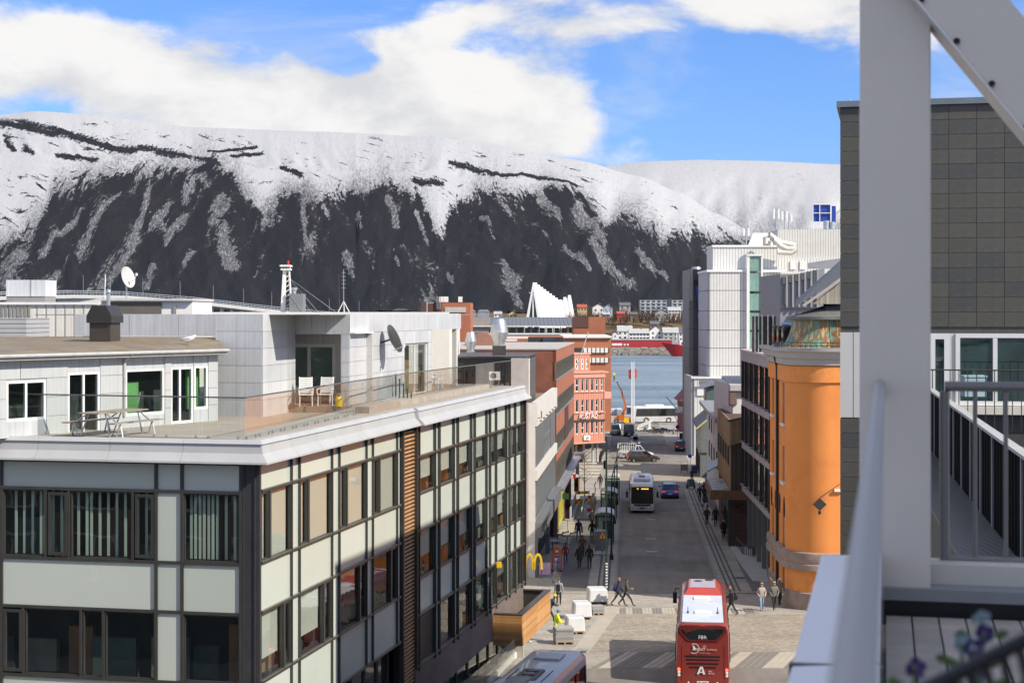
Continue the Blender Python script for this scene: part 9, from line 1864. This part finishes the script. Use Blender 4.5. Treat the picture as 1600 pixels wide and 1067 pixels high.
def pack(label, pr, m_, heading, kind='backpack', dz=1.22, size=1.):
 h = R(-heading); loc = Vector(pr.location)+(Vector((math.sin(-h)*-1*.20*1, -math.cos(h)*.20, 0)) if kind == 'backpack' else Vector((math.cos(h)*.32, math.sin(h)*.32, 0)))+Vector((0, 0, dz-.25))
 r = thing(kind, label, kind.replace('_', ' '), tuple(loc), h)
 if kind == 'backpack':
  mb = MB(); mb.hexa([(-.15*size, -.10, 0), (.15*size, -.10, 0), (.15*size, .08, 0), (-.15*size, .08, 0), (-.12*size, -.06, .46*size), (.12*size, -.06, .46*size), (.12*size, .08, .46*size), (-.12*size, .08, .46*size)]); mb.build('sack', m_, r, bevel=.04); mb = MB(); mb.box(-.10, .10, -.14, -.08, .04, .24); mb.build('pocket', m_, r, bevel=.02); mb = MB()
  for s in (-1, 1): mb.tube([(s*.09, .06, .42), (s*.10, .2, .45), (s*.12, .36, .25), (s*.13, .2, .05)], .014, 4)
  mb.build('strap', m_black, r)
 else:
  mb = MB(); mb.hexa([(-.06, -.16, 0), (.06, -.16, 0), (.06, .16, 0), (-.06, .16, 0), (-.04, -.13, .28), (.04, -.13, .28), (.04, .13, .28), (-.04, .13, .28)]); mb.build('bag', m_, r, bevel=.02); mb = MB(); mb.tube([(0, -.1, .28), (0, -.06, .46), (0, .06, .46), (0, .1, .28)], .012, 4); mb.build('handle', m_, r)
 return r
P_ = lambda px, py, up=.11: G(px, py, up)
BLK = ('black', (.015, .015, .017)); NAV = ('navy', (.02, .03, .06)); JEA = ('jeans', (.06, .09, .16)); DRK = ('charcoal', (.035, .035, .04)); OLV = ('olive', (.09, .085, .055)); BRN = ('brown', (.13, .065, .04)); GRY = ('grey', (.30, .30, .31)); BEI = ('beige', (.40, .33, .28)); LBL = ('lightjeans', (.22, .33, .45)); RED = ('red', (.30, .03, .05))
person('person in long dark green coat walking away, left of two nearest the pallets', P_(905.5, 890), -3, ('darkgreen', (.03, .035, .025)), BLK, 'brown', coat=.28, bulk=1.1); person('person in black jacket walking away, right of two nearest the pallets', P_(921, 890), 4, BLK, DRK, 'brown', bulk=1.08)
person('person in brown jacket standing behind the two dark coats', P_(910, 873), 175, BRN, DRK, 'dark', 'stand', bulk=1.1, arms='pocket'); a = person('person in dark jacket striding away with one arm out by the scooters', P_(904, 846), 10, NAV, JEA, 'brown', 'walk', 1.2, 1.82, 1.15); pack('black bag carried by person near scooters', a, m_black, 10, 'shoulder_bag', .95)
person('person in black walking away close to nearest shelter', P_(925, 847), 0, BLK, BLK, 'dark', bulk=1.1); person('person in black coat partly behind nearest shelter roof', P_(925, 828), 178, BLK, DRK, 'brown', fem=True, coat=.2); person('person with long dark hair beside nearest shelter roof', P_(932.5, 826), 185, DRK, DRK, 'dark', 'stand', fem=True)
person('person in red sleeves and jeans walking toward camera by orange sign', P_(883.5, 883), 182, RED, JEA, 'brown', fem=True, height=1.62); person('person in denim jacket and tan cap beside the timber canopy', P_(868, 914), 80, ('denim', (.10, .16, .24)), BEI, 'grey', 'walk', .6, hat='cap', seg_extra=cloth('tan', (.50, .38, .28)), arms='pocket')
a = person('person in pale hoodie with black backpack seen from behind', P_(873, 946, .006), 12, GRY, BLK, 'brown', 'stand', fem=False, shoe=(.5, .5, .5), arms='down'); pack('black backpack on the pale hoodie', a, m_black, 12)
a = person('ginger haired person in navy jacket striding over the crossing', P_(966, 947, .01), 78, NAV, DRK, 'ginger', 'walk', 1.25, 1.8, 1.05); pack('navy backpack worn on the crossing', a, cloth('packnavy', (.03, .045, .09)), 78, size=1.15); person('dark haired person in olive jacket striding over the crossing', P_(978, 947, .01), 82, OLV, DRK, 'dark', 'walk', 1.35, 1.74, arms='fwd')
a = person('person in dark jacket half hidden by the red coach', P_(1144, 961, .01), -72, DRK, DRK, 'ginger', 'walk', 1.0, arms='fwd', lean=.1); pack('black backpack worn beside the red coach', a, m_black, -72)
person('blond person in beige quilted jacket and light jeans at orange corner', P_(1190, 956, .11), 176, BEI, LBL, 'blond', 'walk', .7, 1.72, 1.2, arms='pocket', fem=True); person('person in grey-green padded jacket at the orange corner', P_(1209.5, 955, .11), 172, ('greygreen', (.15, .15, .12)), BLK, 'grey', 'walk', .7, 1.76, 1.25, arms='pocket', shoe=(.06, .04, .03)); person('person in brown jacket behind the padded jackets', P_(1218, 948, .11), 170, ('browngrey', (.17, .12, .10)), BLK, 'grey', 'walk', .6, 1.74, 1.1, hat='cap', seg_extra=cloth('whitecap', (.6, .58, .55)))
person('person in dark padded coat walking, left of a pair on right footway', P_(1104.5, 823), 180, DRK, BLK, 'brown', bulk=1.2, arms='pocket'); a = person('person in long black coat carrying a bag on right footway', P_(1118, 824), 182, BLK, BLK, 'brown', coat=.35, height=1.8); pack('black handbag held on right footway', a, m_black, 182, 'shoulder_bag', .8)
person('person in white knit hat and black coat on right footway', P_(1130.5, 846), 181, BLK, BLK, 'dark', coat=.28, hat='knit_hat', seg_extra=cloth('whitehat', (.62, .64, .68)), fem=True, arms='pocket', shoe=(.4, .3, .24))
person('person in black walking away, leftmost of the distant group', P_(1093.5, 786), 0, BLK, BLK, 'dark', bulk=1.2); person('person in navy coat, rightmost of the distant group', P_(1100, 781), 0, ('deepblue', (.02, .035, .07)), BLK, 'dark', bulk=1.15, height=1.82); person('person in black pushing a pushchair nearest of distant group', P_(1101.5, 788), 180, BLK, BLK, 'dark', fem=True, arms='fwd')
st2 = thing('pushchair', 'black pushchair in front of the distant group', 'pushchair', tuple(P_(1102, 793)), R(180)); mb = MB(); mb.hexa([(-.25, -.3, .45), (.25, -.3, .45), (.25, .3, .45), (-.25, .3, .45), (-.25, -.35, 1.0), (.25, -.35, 1.0), (.25, .05, 1.05), (-.25, .05, 1.05)]); mb.build('seat', m_black, st2, bevel=.05); mb = MB(); mb.tube([(-.25, -.3, .5), (-.25, -.6, 1.05), (.25, -.6, 1.05), (.25, -.3, .5)], .02, 5); mb.build('handle', m_dark, st2)
for x in (-.25, .25):
 for y in (-.35, .35): mb = MB(); mb.lathe([(0, -.03), (.12, -.03), (.12, .03), (0, .03)], 10, (x, y, .12), 'x'); mb.build('wheel', m_tyre, st2); mb = MB(); mb.tube([(x, y, .12), (x, 0, .5)], .015, 4); mb.build('strut', m_dark, st2)
person('person in dark jacket crossing by the farthest shelter', P_(938, 766), 0, DRK, JEA, 'dark', bulk=1.15)
person('rider in black with a child carrier on right footway', P_(1081, 756), 182, BLK, BLK, 'dark', 'stand', height=1.7, arms='fwd')
cc = thing('child_carrier', 'dark child carrier tricycle beside the rider', 'child carrier', tuple(P_(1080, 765)), R(200)); mb = MB(); mb.hexa([(-.4, -.5, .3), (.4, -.5, .3), (.4, .4, .3), (-.4, .4, .3), (-.35, -.4, 1.1), (.35, -.4, 1.1), (.35, .1, 1.15), (-.35, .1, 1.15)]); mb.build('hood', mat('carrier_grey', (.08, .09, .12), .7), cc, bevel=.08)
for x in (-.45, .45): mb = MB(); mb.lathe([(0, -.03), (.27, -.03), (.27, .03), (0, .03)], 14, (x, -.1, .27), 'x'); mb.build('wheel', m_tyre, cc)
person('person in dark clothes standing by pink building far end', P_(954, 664), 90, BLK, DRK, 'dark', 'stand', bulk=1.1)
person('worker in yellow hi-vis vest with blue helmet by the slab pallets', P_(868, 1002, .006), 70, ('hivis', (.72, .80, .03)), NAV, 'dark', 'stand', height=1.74, bulk=1.15, hat='helmet', seg_extra=mat('helmet_blue', (.03, .18, .50), .35), arms='fwd', lean=.12)
person('worker with yellow helmet bending behind the timber canopy', P_(858, 975, .006), 70, ('worknavy', (.03, .045, .07)), NAV, 'dark', 'walk', .9, 1.75, 1.15, hat='helmet', seg_extra=mat('helmet_yellow', (.70, .45, .02), .4), arms='fwd', lean=.35)
person('person in dark jacket and white shoes below the timber canopy', P_(821, 1004, .006), 60, BLK, ('palegrey', (.42, .44, .5)), 'dark', 'walk', .5, 1.75, shoe=(.6, .6, .6))
person('worker in lime vest standing in the lift basket', LIFT_BASKET+Vector((0, 0, .02)), 150, ('lime', (.45, .62, .05)), DRK, 'dark', 'stand', hat='helmet', seg_extra=mat('helmet_lime', (.50, .60, .05), .4), arms='fwd')
for i, (px, py, c) in enumerate(((935, 742, BLK), (941.5, 699, DRK))):
 pass
# dark sculpture of a hunched figure on the sunny corner
L = G(940, 726, .01); r = thing('statue', 'dark bronze statue on low base near pink building corner', 'statue', tuple(L)); mb = MB(); mb.box(-.6, .6, -.4, .4, 0, .35); mb.build('base', m_stone, r); mb = MB(); mb.tube([(-.2, 0, .35), (-.15, 0, 1.1), (.1, 0, 1.7), (.3, 0, 2.0)], [.18, .22, .3, .14], 8); mb.tube([(.1, 0, 1.7), (.8, 0, 2.3), (1.3, 0, 2.4)], [.18, .16, .1], 7); mb.build('figure', m_iron, r, True)
# lettering becomes real mesh
dg_ = bpy.context.evaluated_depsgraph_get()
for o in [o for o in bpy.data.objects if o.type == 'FONT']:
 me = bpy.data.meshes.new_from_object(o.evaluated_get(dg_)); n_ = bpy.data.objects.new('tmp', me); COL.objects.link(n_); n_.parent = o.parent; n_.location = o.location; n_.rotation_euler = o.rotation_euler; n_.scale = o.scale; nm = o.name; bpy.data.objects.remove(o); n_.name = nm
